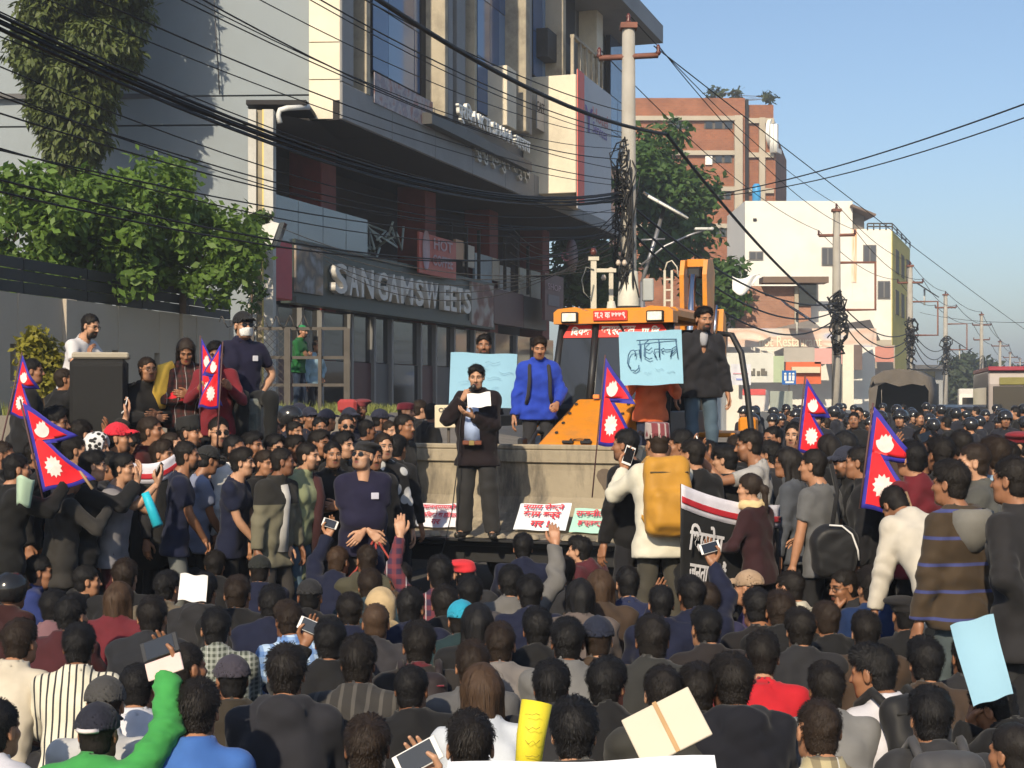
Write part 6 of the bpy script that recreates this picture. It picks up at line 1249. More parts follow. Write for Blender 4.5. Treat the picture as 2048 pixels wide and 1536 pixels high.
# ------------------------------------------------------------------ vehicles down the road
trk = empty('army_truck',(X(1798,60),60,0),R(-20)); tag(trk,'dark canvas covered truck seen from behind among the police','truck')
M_canvas = mat('grey_canvas',(0.12,0.105,0.09),rough=0.9,var=0.25,scale=1.5,bump=0.3,bscale=6); m = MB()
hoop = [(-1.15,1.5),(-1.17,2.3),(-1.05,2.85),(-0.6,3.1),(0,3.18),(0.6,3.1),(1.05,2.85),(1.17,2.3),(1.15,1.5)]
m.add([(x,0,z) for x,z in hoop]+[(x*1.0,4.2,z+0.03) for x,z in hoop],[(i,i+1,9+i+1,9+i) for i in range(8)],True); solidify(m.build('canvas_cover',M_canvas,trk),0.05)
m = MB(); m.add([(x*0.99,-0.03,z) for x,z in hoop[1:-1]]+[(x*0.86,-0.05,2.72-0.25*abs(math.sin(i*1.7))) for i,(x,z) in enumerate(hoop[1:-1])],[(i,i+1,7+i+1,7+i) for i in range(6)]); m.add([(-1.17,-0.03,1.5),(-1.17,-0.03,2.4),(-0.8,-0.06,2.6),(-0.95,-0.06,1.5)],[(0,1,2,3)]); solidify(m.build('canvas_flap',M_canvas,trk),0.03)
m = MB(); m.box((0,2.1,1.2),(2.3,4.2,0.4)); m.box((0,4.0,2.3),(2.2,0.05,1.7)); m.box((0,5.2,1.7),(2.2,1.8,1.9)); m.build('body',mat('army_green',(0.03,0.032,0.025)),trk)
for x_ in (-0.95,0.95):
    for y_ in (0.9,5.2): m = MB(); m.lathe([(0,-0.15),(0.48,-0.15),(0.5,0),(0.48,0.15),(0,0.15)],16,Matrix.Translation((x_,y_,0.5))@Matrix.Rotation(R(90),4,'Y')); m.build('wheel',mat('tyre_rubber',(0.02,0.02,0.02),rough=0.9),trk)
def vehicle(name, label, cat, loc, rz, L_, Wd, prof, col, glassband, wheels, roofcol=None, extra=None):
    o = empty(name, loc, rz); tag(o,label,cat); M_ = Matrix(((0,1,0,0),(1,0,0,0),(0,0,1,0),(0,0,0,1))); m = MB(); m.prism(prof,-Wd/2,Wd/2,M_); b = m.build('body',mat('paint_'+label[:18],col,rough=0.35,var=0.05,spec=0.5),o); bv = b.modifiers.new('b','BEVEL'); bv.width = 0.06; bv.segments = 2
    for (nm,c,d,ma) in glassband: m = MB(); m.bbox(c,d,0.02); m.build(nm,ma,o)
    for y in wheels:
        for s in (-1,1): m = MB(); m.lathe([(0,-0.12),(0.36,-0.12),(0.38,0),(0.36,0.12),(0,0.12)],16,Matrix.Translation((s*(Wd/2-0.1),y,0.38))@Matrix.Rotation(R(90),4,'Y')); m.build('wheel',mat('tyre_rubber',(0.02,0.02,0.02),rough=0.9),o)
    return o
gl = M_darkglass
vehicle('bus','bus with dark red roof and black windscreen at the right edge','bus',(X(2052,50),50,0),R(-14),9,2.4,[(0,0.4),(0,2.5),(0.2,2.95),(8.8,2.95),(9,2.5),(9,0.4)],(0.30,0.26,0.24),[('windscreen',(0,-0.02,1.95),(2.1,0.06,0.95),gl),('destination_board',(0,-0.04,2.6),(1.7,0.06,0.25),mat('board_olive',(0.20,0.18,0.05))),('roof',(0,4.5,3.02),(2.4,9,0.14),mat('bus_red',(0.30,0.03,0.05),rough=0.4)),('side_window',(-1.21,4.5,2.05),(0.04,8,0.7),gl)],(1.4,7.2))
vehicle('minibus','white minibus with orange side beside the bus','minibus',(X(1965,66),66,0),R(-16),5,2.0,[(0,0.4),(0.05,1.2),(0.7,2.2),(1.2,2.45),(5,2.45),(5,0.4)],(0.66,0.62,0.54),[('windscreen',(0,0.25,1.7),(1.7,0.1,0.7),gl),('orange_panel',(1.01,1.6,1.3),(0.03,0.6,0.9),mat('orange_sticker',(0.7,0.22,0.08))),('grille',(0,-0.02,0.9),(1.3,0.06,0.4),M_frame)],(1.0,4.0))
vehicle('parked_car','dark car with light bumper behind the police line','car',(X(1912,62),62,0),R(-18),4,1.8,[(0,0.35),(0,0.95),(0.25,1.05),(0.7,1.65),(2.4,1.75),(3.3,1.1),(4.0,1.0),(4.0,0.35)],(0.02,0.02,0.022),[('rear_window',(0,0.42,1.38),(1.4,0.1,0.4),gl),('bumper',(-0.1,-0.05,0.98),(1.2,0.1,0.12),mat('pale_bumper',(0.6,0.6,0.6)))],(0.8,3.2))
# flatbed with the loudspeaker, left of the crowd
fbt = empty('flatbed_truck',(-3.4,14.3,0),R(6)); tag(fbt,'low flatbed truck carrying loudspeaker and bystanders at the left','truck')
m = MB(); m.bbox((0,0,0.72),(3.4,1.7,0.16),0.02); m.build('deck',mat('army_green2',(0.05,0.06,0.05)),fbt)
for x_ in (-1.2,1.2):
    for y_ in (-0.7,0.7): m = MB(); m.lathe([(0,-0.1),(0.36,-0.1),(0.38,0),(0.36,0.1),(0,0.1)],16,Matrix.Translation((x_,y_,0.38))@Matrix.Rotation(R(90),4,'X')); m.build('wheel',mat('tyre_rubber',(0.02,0.02,0.02),rough=0.9),fbt)
cab_ = empty('steel_cabinet',(X(482,14.2),14.3,0.80)); tag(cab_,'worn grey green steel cabinet that the masked man sits on','cabinet'); m = MB(); m.bbox((0,0,0.62),(0.42,0.5,1.24),0.02); m.build('body',mat('grey_green_steel',(0.10,0.12,0.115),rough=0.6,var=0.4,scale=5,dirt=((0.22,0.20,0.17),0.7,7)),cab_); m = MB(); m.bbox((0,-0.26,0.70),(0.34,0.02,0.8),0.01); m.build('door',mat('grey_green_steel2',(0.085,0.105,0.10),rough=0.6,var=0.45,scale=7,dirt=((0.22,0.20,0.17),0.7,7)),cab_)
spk = empty('loudspeaker',(X(190,13.6),13.75,0.80),R(12)); tag(spk,'large black loudspeaker box with pale top below the man in white','loudspeaker')
m = MB(); m.bbox((0,0,0.80),(0.50,0.45,1.60),0.035); m.build('cabinet',mat('speaker_black',(0.011,0.011,0.011),rough=0.7,var=0.2,scale=4,bump=0.3,bscale=90),spk)
m = MB(); m.bbox((0,-0.24,1.15),(0.44,0.03,0.78),0.01); m.build('grille',mat('speaker_grille',(0.016,0.016,0.016),rough=0.8,bump=0.5,bscale=260),spk); m = MB(); m.bbox((0.02,0.0,1.63),(0.50,0.44,0.06),0.02); m.build('top_sheet',mat('pale_lit_top',(0.34,0.30,0.23)),spk); m = MB(); m.tube([(0.26,-0.1,1.35),(0.31,-0.1,1.38),(0.31,0.1,1.38),(0.26,0.1,1.35)],0.015,6); m.build('handle',M_blk,spk)  # top sheet coloured pale for the light falling on the box
m = MB(); m.bbox((0,0,0.42),(0.5,0.5,0.84),0.02); o = m.build('crate',mat('dark_wood',(0.05,0.04,0.03))); o.location = (X(165,14.3),14.4,0.80); tag(o,'dark crate on the flatbed behind the loudspeaker','crate')
# cream jerrycan or box lettered OT behind the speaker's elbow
o = empty('lettered_board',(X(897,17.5),17.5,0)); tag(o,'cream board lettered OT behind the speaker elbow','board'); m = MB(); m.bbox((0,0,Z(833,17.5)),(0.32,0.04,0.27),0.015); m.build('board',mat('cream_board',(0.66,0.58,0.42))  ,o); text_obj('OT',0.1,mat('ink_grey',(0.10,0.10,0.10)),o,Matrix.Translation((-0.06,-0.026,Z(820,17.5)))@TXT,extrude=0.001,width=0.11,height=0.055,bold=0.003); m = MB(); m.tube([(0.055*math.cos(a),-0.024,Z(842,17.5)+0.05*math.sin(a)) for a in [i*PI/8 for i in range(17)]],0.006,4,False); m.build('ring_mark',mat('ink_pale',(0.75,0.72,0.66)),o); m = MB(); m.cyl((0,0.05,0),(0,0.05,Z(830,17.5)),0.02,6); m.build('stake',M_rust,o)
# ------------------------------------------------------------------ the crowd
BK = (0.016,0.016,0.018); CH = (0.035,0.035,0.040); NV = (0.012,0.017,0.052); GY = (0.13,0.13,0.135); WH = (0.68,0.67,0.65); MR = (0.07,0.014,0.018); BL = (0.035,0.11,0.40); RD = (0.48,0.02,0.02); OL = (0.075,0.07,0.045); BR = (0.07,0.045,0.03)
def topz(J): return (J['H']+J['Mh']@Vector((0,0,0.128))).z+0.008
def place_head(pose, px, py, Y, height, z, yaw):
    J = skeleton(pose); s = height/1.70; c, sn = math.cos(R(yaw)), math.sin(R(yaw)); h = J['H']*s; return Vector((X(px,Y)-(c*h.x-sn*h.y), Y-(sn*h.x+c*h.y), z))
SEATED = []
def seat(px, py, label, yaw=0, pose=None, height=None, Y=None, **kw):
    """someone sitting on the road whose head top shows at (px, py)"""
    p = dict(sit=1); p.update(pose or {}); J = skeleton(p)
    height = (height*0.955 if height else 1.70*(0.94+0.08*PRNG.random())); s = height/1.70
    Y = Y or (CAM_H-topz(J)*s)*FPX/(py-HOR)
    lod = 0 if Y < 6.8 else 1; SEATED.append((px,py,Y))
    loc = place_head(p, px, py, Y, height, 0, yaw); kw.setdefault('group', 'people sitting on the road')
    return person(loc, yaw, p, label, height=height, lod=kw.pop('lod',lod), **kw)
def stand(px, py, Y, label, yaw=180, pose=None, z=0.0, **kw):
    """someone on their feet at distance Y whose head top shows at (px, py); the body height follows"""
    p = dict(pose or {}); J = skeleton(p); want = Z(py,Y)-z; height = max(1.3, min(1.95, 1.70*want/topz(J)))
    loc = place_head(p, px, py, Y, height, z, yaw); return person(loc, yaw, p, label, height=height, lod=kw.pop('lod', 1 if Y < 15 else 2), **kw)
def worn(o, name, builder, ma, M=None): m = MB(); builder(m); return m.build(name, ma, o, M)
# hand-held and worn things
def phone(H, label, ma=None, side='R', land=False, white=True, scale=1.0):
    o = empty('phone'); M = H@Matrix.Translation((-0.005 if side == 'R' else 0.005,0.105,-0.036)); o.matrix_world = Matrix.LocRotScale(M.translation, M.to_quaternion(), None)@(Matrix.Rotation(R(90),4,'Z') if land else Matrix.Identity(4)); tag(o,label,'phone')
    w, h = 0.070*scale, 0.142*scale; m = MB(); m.bbox((0,0,0),(w,h,0.009),0.003); m.build('case', ma or mat('phone_white' if white else 'phone_black', (0.70,0.69,0.67) if white else (0.02,0.02,0.022), rough=0.3), o); m = MB(); m.bbox((0,0,-0.0052),(w*0.9,h*0.78,0.002),0.0005); m.build('screen', emit_free_glass('phone_screen',(0.012,0.013,0.015),0.08), o); return o
def backpack(pd, label, col, w=0.30, h=0.46, d=0.16, col2=None, strapc=None, kind='backpack', ma=None):
    o = empty(kind); J = pd['J']; Mu = J['Mu'].to_4x4(); M = Matrix.Translation(J['C'])@Mu; o.matrix_world = pd['M']@M; tag(o,label,'backpack')
    ax, P = _grid((-w/2-0.03,-0.13-d-0.03,-h*0.62), (w/2+0.03,-0.10,h*0.52), 0.014)
    def rb(c, e, r): q = [np.abs(P[i]-c[i])-(e[i]-r) for i in range(3)]; return np.sqrt(np.maximum(q[0],0)**2+np.maximum(q[1],0)**2+np.maximum(q[2],0)**2)+np.minimum(np.maximum(np.maximum(q[0],q[1]),q[2]),0)-r
    tp = 1+0.25*np.clip(P[2]/h,0,1); f = rb((0,-0.12-d*0.42,-h*0.06),(w/2,d*0.42,h*0.46),0.07)*1.0+0.10*np.maximum(P[2]-h*0.1,0)*(np.abs(P[0])/w)
    f = _sm(f, rb((0,-0.12-d*0.80,-h*0.22),(w*0.38,d*0.25,h*0.22),0.05), 0.03)+0.005*_jit(P,22,1.1); V, F = _nets(f,ax); link('bag',mesh_np('bag',V,F),ma or fabric(col,rough=0.6),o)
    m = MB(); m.tube([(-w*0.40,-0.115-d*0.84,h*0.20),(w*0.40,-0.115-d*0.84,h*0.20)],0.006,4); m.build('zip',fabric(col2 or (0.02,0.02,0.02)),o)
    for s in (-1,1): m = MB(); m.tube([(s*0.09,-0.135,h*0.34),(s*0.095,-0.07,0.245),(s*0.105,0.04,0.215),(s*0.12,0.115,0.10),(s*0.13,0.10,-0.06),(s*0.15,-0.02,-0.14),(s*0.13,-0.14,-h*0.36)],[0.022]*7,5); m.build('strap',fabric(strapc or col,rough=0.7),o)
    return o
RED_F = fabric((0.66,0.014,0.024),rough=0.55,sheen=0.5); BLUE_F = fabric((0.035,0.03,0.30),rough=0.6); WHITE_F = fabric((0.78,0.66,0.62),rough=0.6)
def flag(M, h, label, wave=0.03, seed=0, droop=0.0, stick=0.45, flip=1, fold=1.0):
    """double pennant with blue border, moon and sun; the hoist runs up local z from the origin"""
    o = empty('pennant_flag'); o.matrix_world = M; tag(o,label,'flag','red and blue double pennants'); k = h/1.22
    def warp(x, z): x2 = x*fold; return Vector((flip*x2, wave*math.sin(7*x/h+2.3*z/h+seed)*(0.3+x/h)+0.02*math.sin(14*z/h+seed)*x/h, z-droop*x*x/h+0.008*math.sin(11*x/h+seed)))
    border = [(0,0),(0.92,0),(0.30,0.62),(0.78,0.62),(0,1.22)]; field = [(0.055,0.055),(0.79,0.055),(0.17,0.675),(0.62,0.675),(0.055,1.10)]
    def poly_mesh(pts, dy, nm, ma, n=14):
        # triangulated fan on a fine grid so the cloth can ripple
        V = []; F = []; rows = 22
        z0, z1 = min(p[1] for p in pts), max(p[1] for p in pts)
        def xmax(z):
            (ax_,az),(bx_,bz),(cx,cz),(dx_,dz),(ex,ez) = pts
            if z <= cz and z <= bz+(cz-bz)*1.0 and z < dz: t = (z-bz)/(cz-bz+1e-9); return bx_+(cx-bx_)*max(0,min(1,t))
            t = (z-dz)/(ez-dz+1e-9); return dx_+(ex-dx_)*max(0,min(1,t))
        zs_ = sorted(set([z0+(z1-z0)*i/rows for i in range(rows+1)]+[pts[2][1]-1e-4, pts[3][1]]))
        for z in zs_:
            xm = max(xmax(z), pts[0][0]+0.001)
            for i in range(n+1): x = pts[0][0]+(xm-pts[0][0])*i/n; v = warp(x*k,z*k); V.append(v+Vector((0,dy,0)))
        for j in range(len(zs_)-1):
            for i in range(n): F.append((j*(n+1)+i,j*(n+1)+i+1,(j+1)*(n+1)+i+1,(j+1)*(n+1)+i))
        m = MB(); m.add(V,F,True); q = m.build(nm,ma,o); return q
    solidify(poly_mesh(border,0.0,'border',BLUE_F),0.004)
    for sd in (-1,1): poly_mesh(field,sd*0.006,'field',RED_F)
    for sd in (-1,1):
        def disc(cx, cz, r, spikes, nm, half=False):
            m = MB(); n = spikes*2; pts = []
            for i in range(n): a = 2*PI*i/n; rr = r*(1 if i%2 == 0 else 0.74); pts.append(warp((cx+rr*math.cos(a))*k,(cz+rr*math.sin(a))*k)+Vector((0,sd*0.011,0)))
            c = warp(cx*k,cz*k)+Vector((0,sd*0.011,0)); m.add([c]+pts,[(0,1+i,1+(i+1)%n) for i in range(n)]); m.build(nm,WHITE_F,o)
        disc(0.27,0.30,0.155,12,'sun_emblem')
        m = MB(); pts = []
        for i in range(15): a = PI+PI*i/14; pts.append((0.22+0.13*math.cos(a),0.82+0.12*math.sin(a)))
        for i in range(8): pts.append((0.22+0.09*math.cos(-PI*i/14*1.6+0.2),0.83+(0.07 if i%2 else 0.035)+0.03*math.sin(PI*i/7)))
        pts.append((0.14,0.84)); c = warp(0.22*k,0.78*k)+Vector((0,sd*0.011,0)); P_ = [warp(a*k,b*k)+Vector((0,sd*0.011,0)) for a,b in pts]; m.add([c]+P_,[(0,1+i,1+(i+1)%len(P_)) for i in range(len(P_))]); m.build('moon_emblem',WHITE_F,o)
    m = MB(); m.cyl((-0.01*flip,0,-stick),(-0.01*flip,0,h+0.03),0.007,6); m.build('stick',mat('dark_stick',(0.10,0.05,0.05),rough=0.7),o); return o
def flag_px(a, b, Y, label, h=None, yaw=0, **kw):
    """flag whose hoist runs from photo point a (bottom) to b (top) at distance Y"""
    A, B = at(*a,Y), at(*b,Y); zv = (B-A); L_ = zv.length; zv.normalize(); yv = Vector((math.sin(R(yaw)),math.cos(R(yaw)),0)); xv = yv.cross(zv).normalized(); yv = zv.cross(xv); M = Matrix((xv,yv,zv)).transposed().to_4x4(); M.translation = A; return flag(M, L_, label, **kw)

# ---- the speaker standing in the bucket
zl = 0.675
sp = stand(953,728,14.72,'speaker in maroon coat and pale blue shirt talking into a microphone',yaw=166,pose=dict(armR='mic',armL='read',hy=10,hp=8,lean=-1,feet=((0.14,0.0),(0.17,0.06))),z=zl,top='coat',tcol=(0.017,0.0085,0.011),hair='side',head='a',skin=2,bcol=(0.036,0.035,0.035),lod=0,tstyle=dict(belly=0.04,thick=0.03),hseed=1,bthick=0.022)
J = sp['J']
def placket(m):
    P_ = [J['N']+J['Mu']@Vector((0,0.085,-0.06)), J['C']+J['Mu']@Vector((0,0.165,0.06)), J['W']+Vector((0,0.215,0.02)), J['P']+Vector((0,0.195,0.03))]
    L_ = []; Rr = []
    for p, w in zip(P_,(0.035,0.058,0.075,0.082)): L_.append(p+Vector((-w,-0.004,0))); Rr.append(p+Vector((w,-0.004,0)))
    C_ = [p+Vector((0,0.018,0)) for p in P_]
    m.add(L_+C_+Rr,[(i,i+1,4+i+1,4+i) for i in range(3)]+[(4+i,4+i+1,8+i+1,8+i) for i in range(3)],True)
o = worn(sp['o'],'shirt_front',placket,fabric((0.36,0.45,0.66))); solidify(o,0.012,0)
def beltb(m): p = J['P']+Vector((0,0.198,0.01)); m.bbox(tuple(p),(0.20,0.03,0.045),0.01)
worn(sp['o'],'belt',beltb,mat('brown_leather',(0.16,0.05,0.025),rough=0.4)); worn(sp['o'],'belt_buckle',lambda m: m.bbox(tuple(J['P']+Vector((0.0,0.216,0.01))),(0.055,0.012,0.05),0.006),mat('brass',(0.5,0.38,0.15),rough=0.3,metal=0.9))
for s in (-1,1): worn(sp['o'],'shirt_collar',lambda m: m.add([J['N']+J['Mu']@Vector(v) for v in ((0.0,0.066,0.01),(s*0.055,0.05,0.03),(s*0.06,0.075,-0.03),(s*0.02,0.088,-0.035))],[(0,1,2,3)]),fabric((0.50,0.56,0.72)))
mic = empty('microphone'); hm = sp['hand']['R']; hp_ = (sp['HM']@Vector((0.025,0.130,-0.085))); g0 = (hm@Vector((0,0.085,-0.03))); dv = (hp_-g0).normalized(); mic.matrix_world = Matrix.Translation(g0)@dv.to_track_quat('Z','Y').to_matrix().to_4x4(); tag(mic,'black hand microphone at the speaker mouth','microphone'); m = MB(); m.tube([(0,0,-0.09),(0,0,0.05)],[0.011,0.015],10); m.build('handle',M_blk,mic); m = MB(); m.lathe([(0,0.045),(0.02,0.05),(0.026,0.075),(0.02,0.10),(0,0.108)],12); m.build('grille',mat('mic_grille',(0.05,0.05,0.05),rough=0.4,metal=0.6),mic)
ca = g0-dv*0.09; m = MB(); m.tube([ca,ca+Vector((-0.03,-0.05,-0.25)),ca+Vector((-0.06,-0.08,-0.7)),ca+Vector((-0.11,-0.06,-1.1)),Vector((ca.x-0.16,ca.y-0.15,0.70)),Vector((ca.x-0.24,ca.y-0.42,0.4)),Vector((ca.x-0.26,ca.y-0.5,0.05))],0.0055,5); o = m.build('cord',M_wire,mic); o.matrix_parent_inverse = mic.matrix_world.inverted()
pl = sp['hand']['L']@Vector((0,0.10,-0.02)); Mp = Matrix.Translation(at(958,800,pl.y-0.06))@Matrix.Rotation(R(-4),4,'Y')@Matrix.Rotation(R(-18),4,'X'); o = paper_sheet('paper_sheet',0.225,0.145,Mp,mat('white_paper',(0.75,0.74,0.74),var=0.03),'white sheet of notes the speaker reads from','paper',curl=0.008)
# ---- people up on the loader
h1 = stand(968,668,17.3,'man with eyes showing over a pale blue placard behind the speaker',yaw=180,pose=dict(armR='placard',armL='placard'),z=1.0,top='jacket',tcol=CH,hair='thick',head='e',skin=1)
Mp = Matrix.Translation(at(966,761,16.55))@Matrix.Rotation(R(2),4,'Y'); o = paper_sheet('placard',0.735,0.60,Mp,mat('paper_sky',(0.25,0.46,0.60),var=0.04,scale=5),'pale blue placard held up right behind the speaker',curl=0.02)
r = random.Random(5)
for k in range(8): m = MB(); x0, z0_ = r.uniform(-0.28,0.2), 0.2-0.055*k; m.tube([Mp@Vector((x0+0.04*i,-0.03,z0_+0.012*math.sin(i*2.0+k))) for i in range(r.randint(3,5))],0.0022,3); m.build('pencil_line',mat('pencil_blue',(0.22,0.40,0.55)),o)
h2 = stand(1078,672,16.3,'young man in bright blue jacket standing beside the loader bonnet',yaw=186,pose=dict(armR='down',armL=((0.02,0.22,-0.40),(0.6,-0.6,-0.4),'grip',(-0.5,0,-0.5)),hp=14),z=0.98,top='jacket',tcol=(0.02,0.055,0.42),hair='messy',head='c',skin=0,bcol=CH,lod=0)
for s in (-1,1): worn(h2['o'],'backpack_strap',lambda m: m.tube([h2['J']['N']+Vector((s*0.09,-0.05,-0.01)),h2['J']['N']+Vector((s*0.105,0.085,-0.055)),h2['J']['C']+Vector((s*0.11,0.155,0.02)),h2['J']['W']+Vector((s*0.12,0.145,0.0)),h2['J']['P']+Vector((s*0.14,0.12,0.05))],[0.022]*5,5),fabric((0.03,0.03,0.035)))
h3 = stand(1303,690,16.0,'person in orange top hidden behind the lettered blue placard',yaw=180,pose=dict(armR='placard',armL='placard',hp=10),z=1.05,top='jacket',tcol=(0.66,0.145,0.05),hair='short',bcol=(0.035,0.045,0.085),head='a')
Mp2 = Matrix.Translation(at(1302,716,15.45))@Matrix.Rotation(R(-2),4,'Y'); o = paper_sheet('placard',0.645,0.555,Mp2,mat('paper_sky2',(0.27,0.49,0.62),var=0.04,scale=5),'pale blue placard with one handwritten word held above the loader',curl=0.018)
# hand lettered word drawn as strokes
gl_ = {'la': [[(0.00,-0.02),(0.02,0.02),(0.05,0.03),(0.07,0.0),(0.06,-0.03)],[(0.06,0.02),(0.10,0.03),(0.11,-0.05)],[(0.0,-0.02),(-0.01,-0.09),(0.02,-0.14)]],
       'ukar': [[(0.03,-0.155),(0.06,-0.165),(0.09,-0.14),(0.095,-0.11)]], 'bar': [[(0.08,0.115),(0.25,0.12),(0.45,0.115)]],
       'ta1': [[(0.11,0.115),(0.11,-0.04)],[(0.19,0.115),(0.155,0.085),(0.15,0.04),(0.19,0.02),(0.22,0.045)],[(0.15,0.04),(0.145,-0.03),(0.19,-0.06),(0.22,-0.05)]],
       'ta2': [[(0.285,0.115),(0.285,-0.05)],[(0.285,0.03),(0.245,0.03),(0.235,-0.01),(0.26,-0.05)]], 'na': [[(0.30,0.02),(0.325,0.035),(0.34,0.02),(0.395,0.02)],[(0.305,0.015),(0.325,0.0)]],
       'tra': [[(0.44,0.115),(0.455,-0.06)],[(0.445,0.05),(0.405,0.03),(0.385,-0.05)],[(0.445,0.02),(0.40,-0.02)]]}
for g in gl_.values():
    for st in g: m = MB(); stroke_text(m,[[(x*1.12-0.235,z*1.12+0.055) for x,z in st]],Mp2@Matrix.Translation((0,-0.030,0)),0.0055); m.build('letter_stroke',mat('marker_ink',(0.05,0.12,0.22),rough=0.6),o)
for k in range(4): m = MB(); x0 = -0.2+0.12*k; m.tube([Mp2@Vector((x0+0.02*i,-0.028,-0.12-0.03*(k%2)+0.012*math.sin(i*2.0+k))) for i in range(5)],0.0018,3); m.build('pencil_line',mat('pencil_blue',(0.22,0.40,0.55)),o)
h4 = stand(1408,612,16.4,'bearded man in dark jacket and jeans standing high beside the cab',yaw=190,pose=dict(armR='down',armL='down',hy=8,hp=6),z=1.15,top='jacket',tcol=(0.028,0.027,0.032),hair='messy',head='e',skin=0,bcol=(0.09,0.14,0.19),lod=0,tstyle=dict(collar='v'))
worn(h4['o'],'inner_shirt',lambda m: m.tube([h4['J']['N']+Vector((0,0.03,0.005)),h4['J']['N']+Vector((0,0.05,-0.05)),h4['J']['C']+Vector((0,0.085,0.08))],[0.062,0.05,0.03],8),fabric((0.35,0.35,0.37)))
# ---- up at the left on the flatbed
u1 = stand(181,628,14.35,'bearded man in white t-shirt and glasses leaning over the loudspeaker',yaw=-112,pose=dict(lean=16,armR=((0.0,0.34,-0.30),(0.6,-0.5,-0.4),'hold',(0,0,-1)),armL=((0.0,0.36,-0.26),(0.6,-0.4,-0.5),'hold',(0,0,-1)),hp=14),z=1.30,top='tee',tcol=(0.62,0.61,0.62),hair='short',head='d',skin=2,lod=1,gear=[('glasses',(0.01,0.01,0.01))])
phone(u1['hand']['R'],'black phone in the hands of the man above the loudspeaker',white=False)
stand(66,715,13.2,'man with dark hair in profile behind the top pennant',yaw=-60,pose=dict(armL='down',hy=-20),z=0.80,top='jacket',tcol=BK,hair='short',head='c',skin=1)
stand(130,735,14.2,'man in black reaching up beside the loudspeaker',yaw=-40,pose=dict(armR='raise',hy=-30,hp=-10),z=0.8,top='jacket',tcol=BK,hair='short')
stand(295,712,13.9,'man in black zip jacket and glasses, hands clasped on his chest',yaw=-140,pose=dict(armR=((-0.12,0.22,-0.26),(1,-0.4,-0.5),'relax',(0,-1,0)),armL=((-0.12,0.22,-0.24),(1,-0.4,-0.5),'relax',(0,-1,0))),z=0.80,top='jacket',tcol=(0.022,0.021,0.022),hair='short',head='b',skin=0,gear=[('glasses',(0.01,0.01,0.01))])
u5 = stand(372,680,14.0,'woman with yellow shawl and dark patterned jacket looking down',yaw=-150,pose=dict(armR='fold',armL='fold',hy=-15,hp=26),z=1.0,top='jacket',tmat=fabric((0.075,0.018,0.016),'plaid',(0.025,0.022,0.02),sc=1.3),hair='long',head='f',skin=1,gear=[])
worn(u5['o'],'shawl',lambda m: m.tube([u5['J']['SR']+Vector((-0.04,0.02,0.07)),u5['J']['SR']+Vector((0.05,0.0,0.03)),u5['J']['ER']+Vector((0.05,-0.02,0.05)),u5['J']['ER']+Vector((0.03,-0.05,-0.10))],[0.05,0.085,0.085,0.04],9),fabric((0.70,0.45,0.07)))
worn(u5['o'],'red_sleeve',lambda m: m.tube([u5['J']['ER'],u5['J']['ER'].lerp(u5['J']['AR'],0.5),u5['J']['AR']],[0.072,0.066,0.058],9),fabric((0.55,0.02,0.03)))
u6 = stand(431,682,13.7,'boy in red top holding a pennant below the masked man',yaw=-170,pose=dict(armR='pole',armL='pole',hp=18),z=0.95,top='shirt',tcol=(0.22,0.02,0.03),hair='thick',head='c',skin=1)
u7 = person(Vector((X(476,14.15),14.32,1.52)),-152,dict(sit=2,lean=2,curve=2,armR=((0.10,0.05,-0.42),(1,-0.6,0),'relax',(0,0,-1)),armL='hip',hp=-4,hy=8),'man in navy polo and white face mask sitting on the steel cabinet',top='tee',tcol=(0.016,0.015,0.050),hair='short',head='a',skin=2,bcol=(0.014,0.015,0.016),height=1.78,gear=[('mask',(0.66,0.66,0.64)),('sunglasses',(0.01,0.01,0.01)),('cap',(0.012,0.012,0.014))],shoes=(0.62,0.58,0.50),tstyle=dict(collar=True),lod=0)
worn(u7['o'],'chest_badge',lambda m: m.bbox(tuple(u7['J']['C']+u7['J']['Mu']@Vector((-0.085,0.130,0.05))),(0.05,0.012,0.05),0.003),fabric((0.55,0.55,0.60)))
flag_px((402,812),(403,678),13.4,'slim folded pennant in front of the patterned jacket',fold=0.42,seed=1,wave=0.05,yaw=-10,stick=0.2); flag_px((436,818),(443,690),13.2,'small pennant held up by the boy in red',fold=0.50,seed=2.2,wave=0.05,yaw=10,flip=-1,stick=0.35)
# ---- behind the bank fence
stand(605,650,23.0,'person in green cap and green shirt standing on the bank behind the fence',yaw=-110,pose=dict(armR='fold',armL='fold'),z=1.80,top='shirt',tcol=(0.015,0.13,0.035),hair='short',bcol=(0.03,0.05,0.09),gear=[('cap',(0.02,0.20,0.07))],lod=1)
stand(634,706,23.4,'person in light blue shirt standing lower behind the fence',yaw=-130,pose=dict(armR='down',armL='hip'),z=1.60,top='shirt',tcol=(0.30,0.44,0.52),hair='short',bcol=(0.03,0.03,0.04))

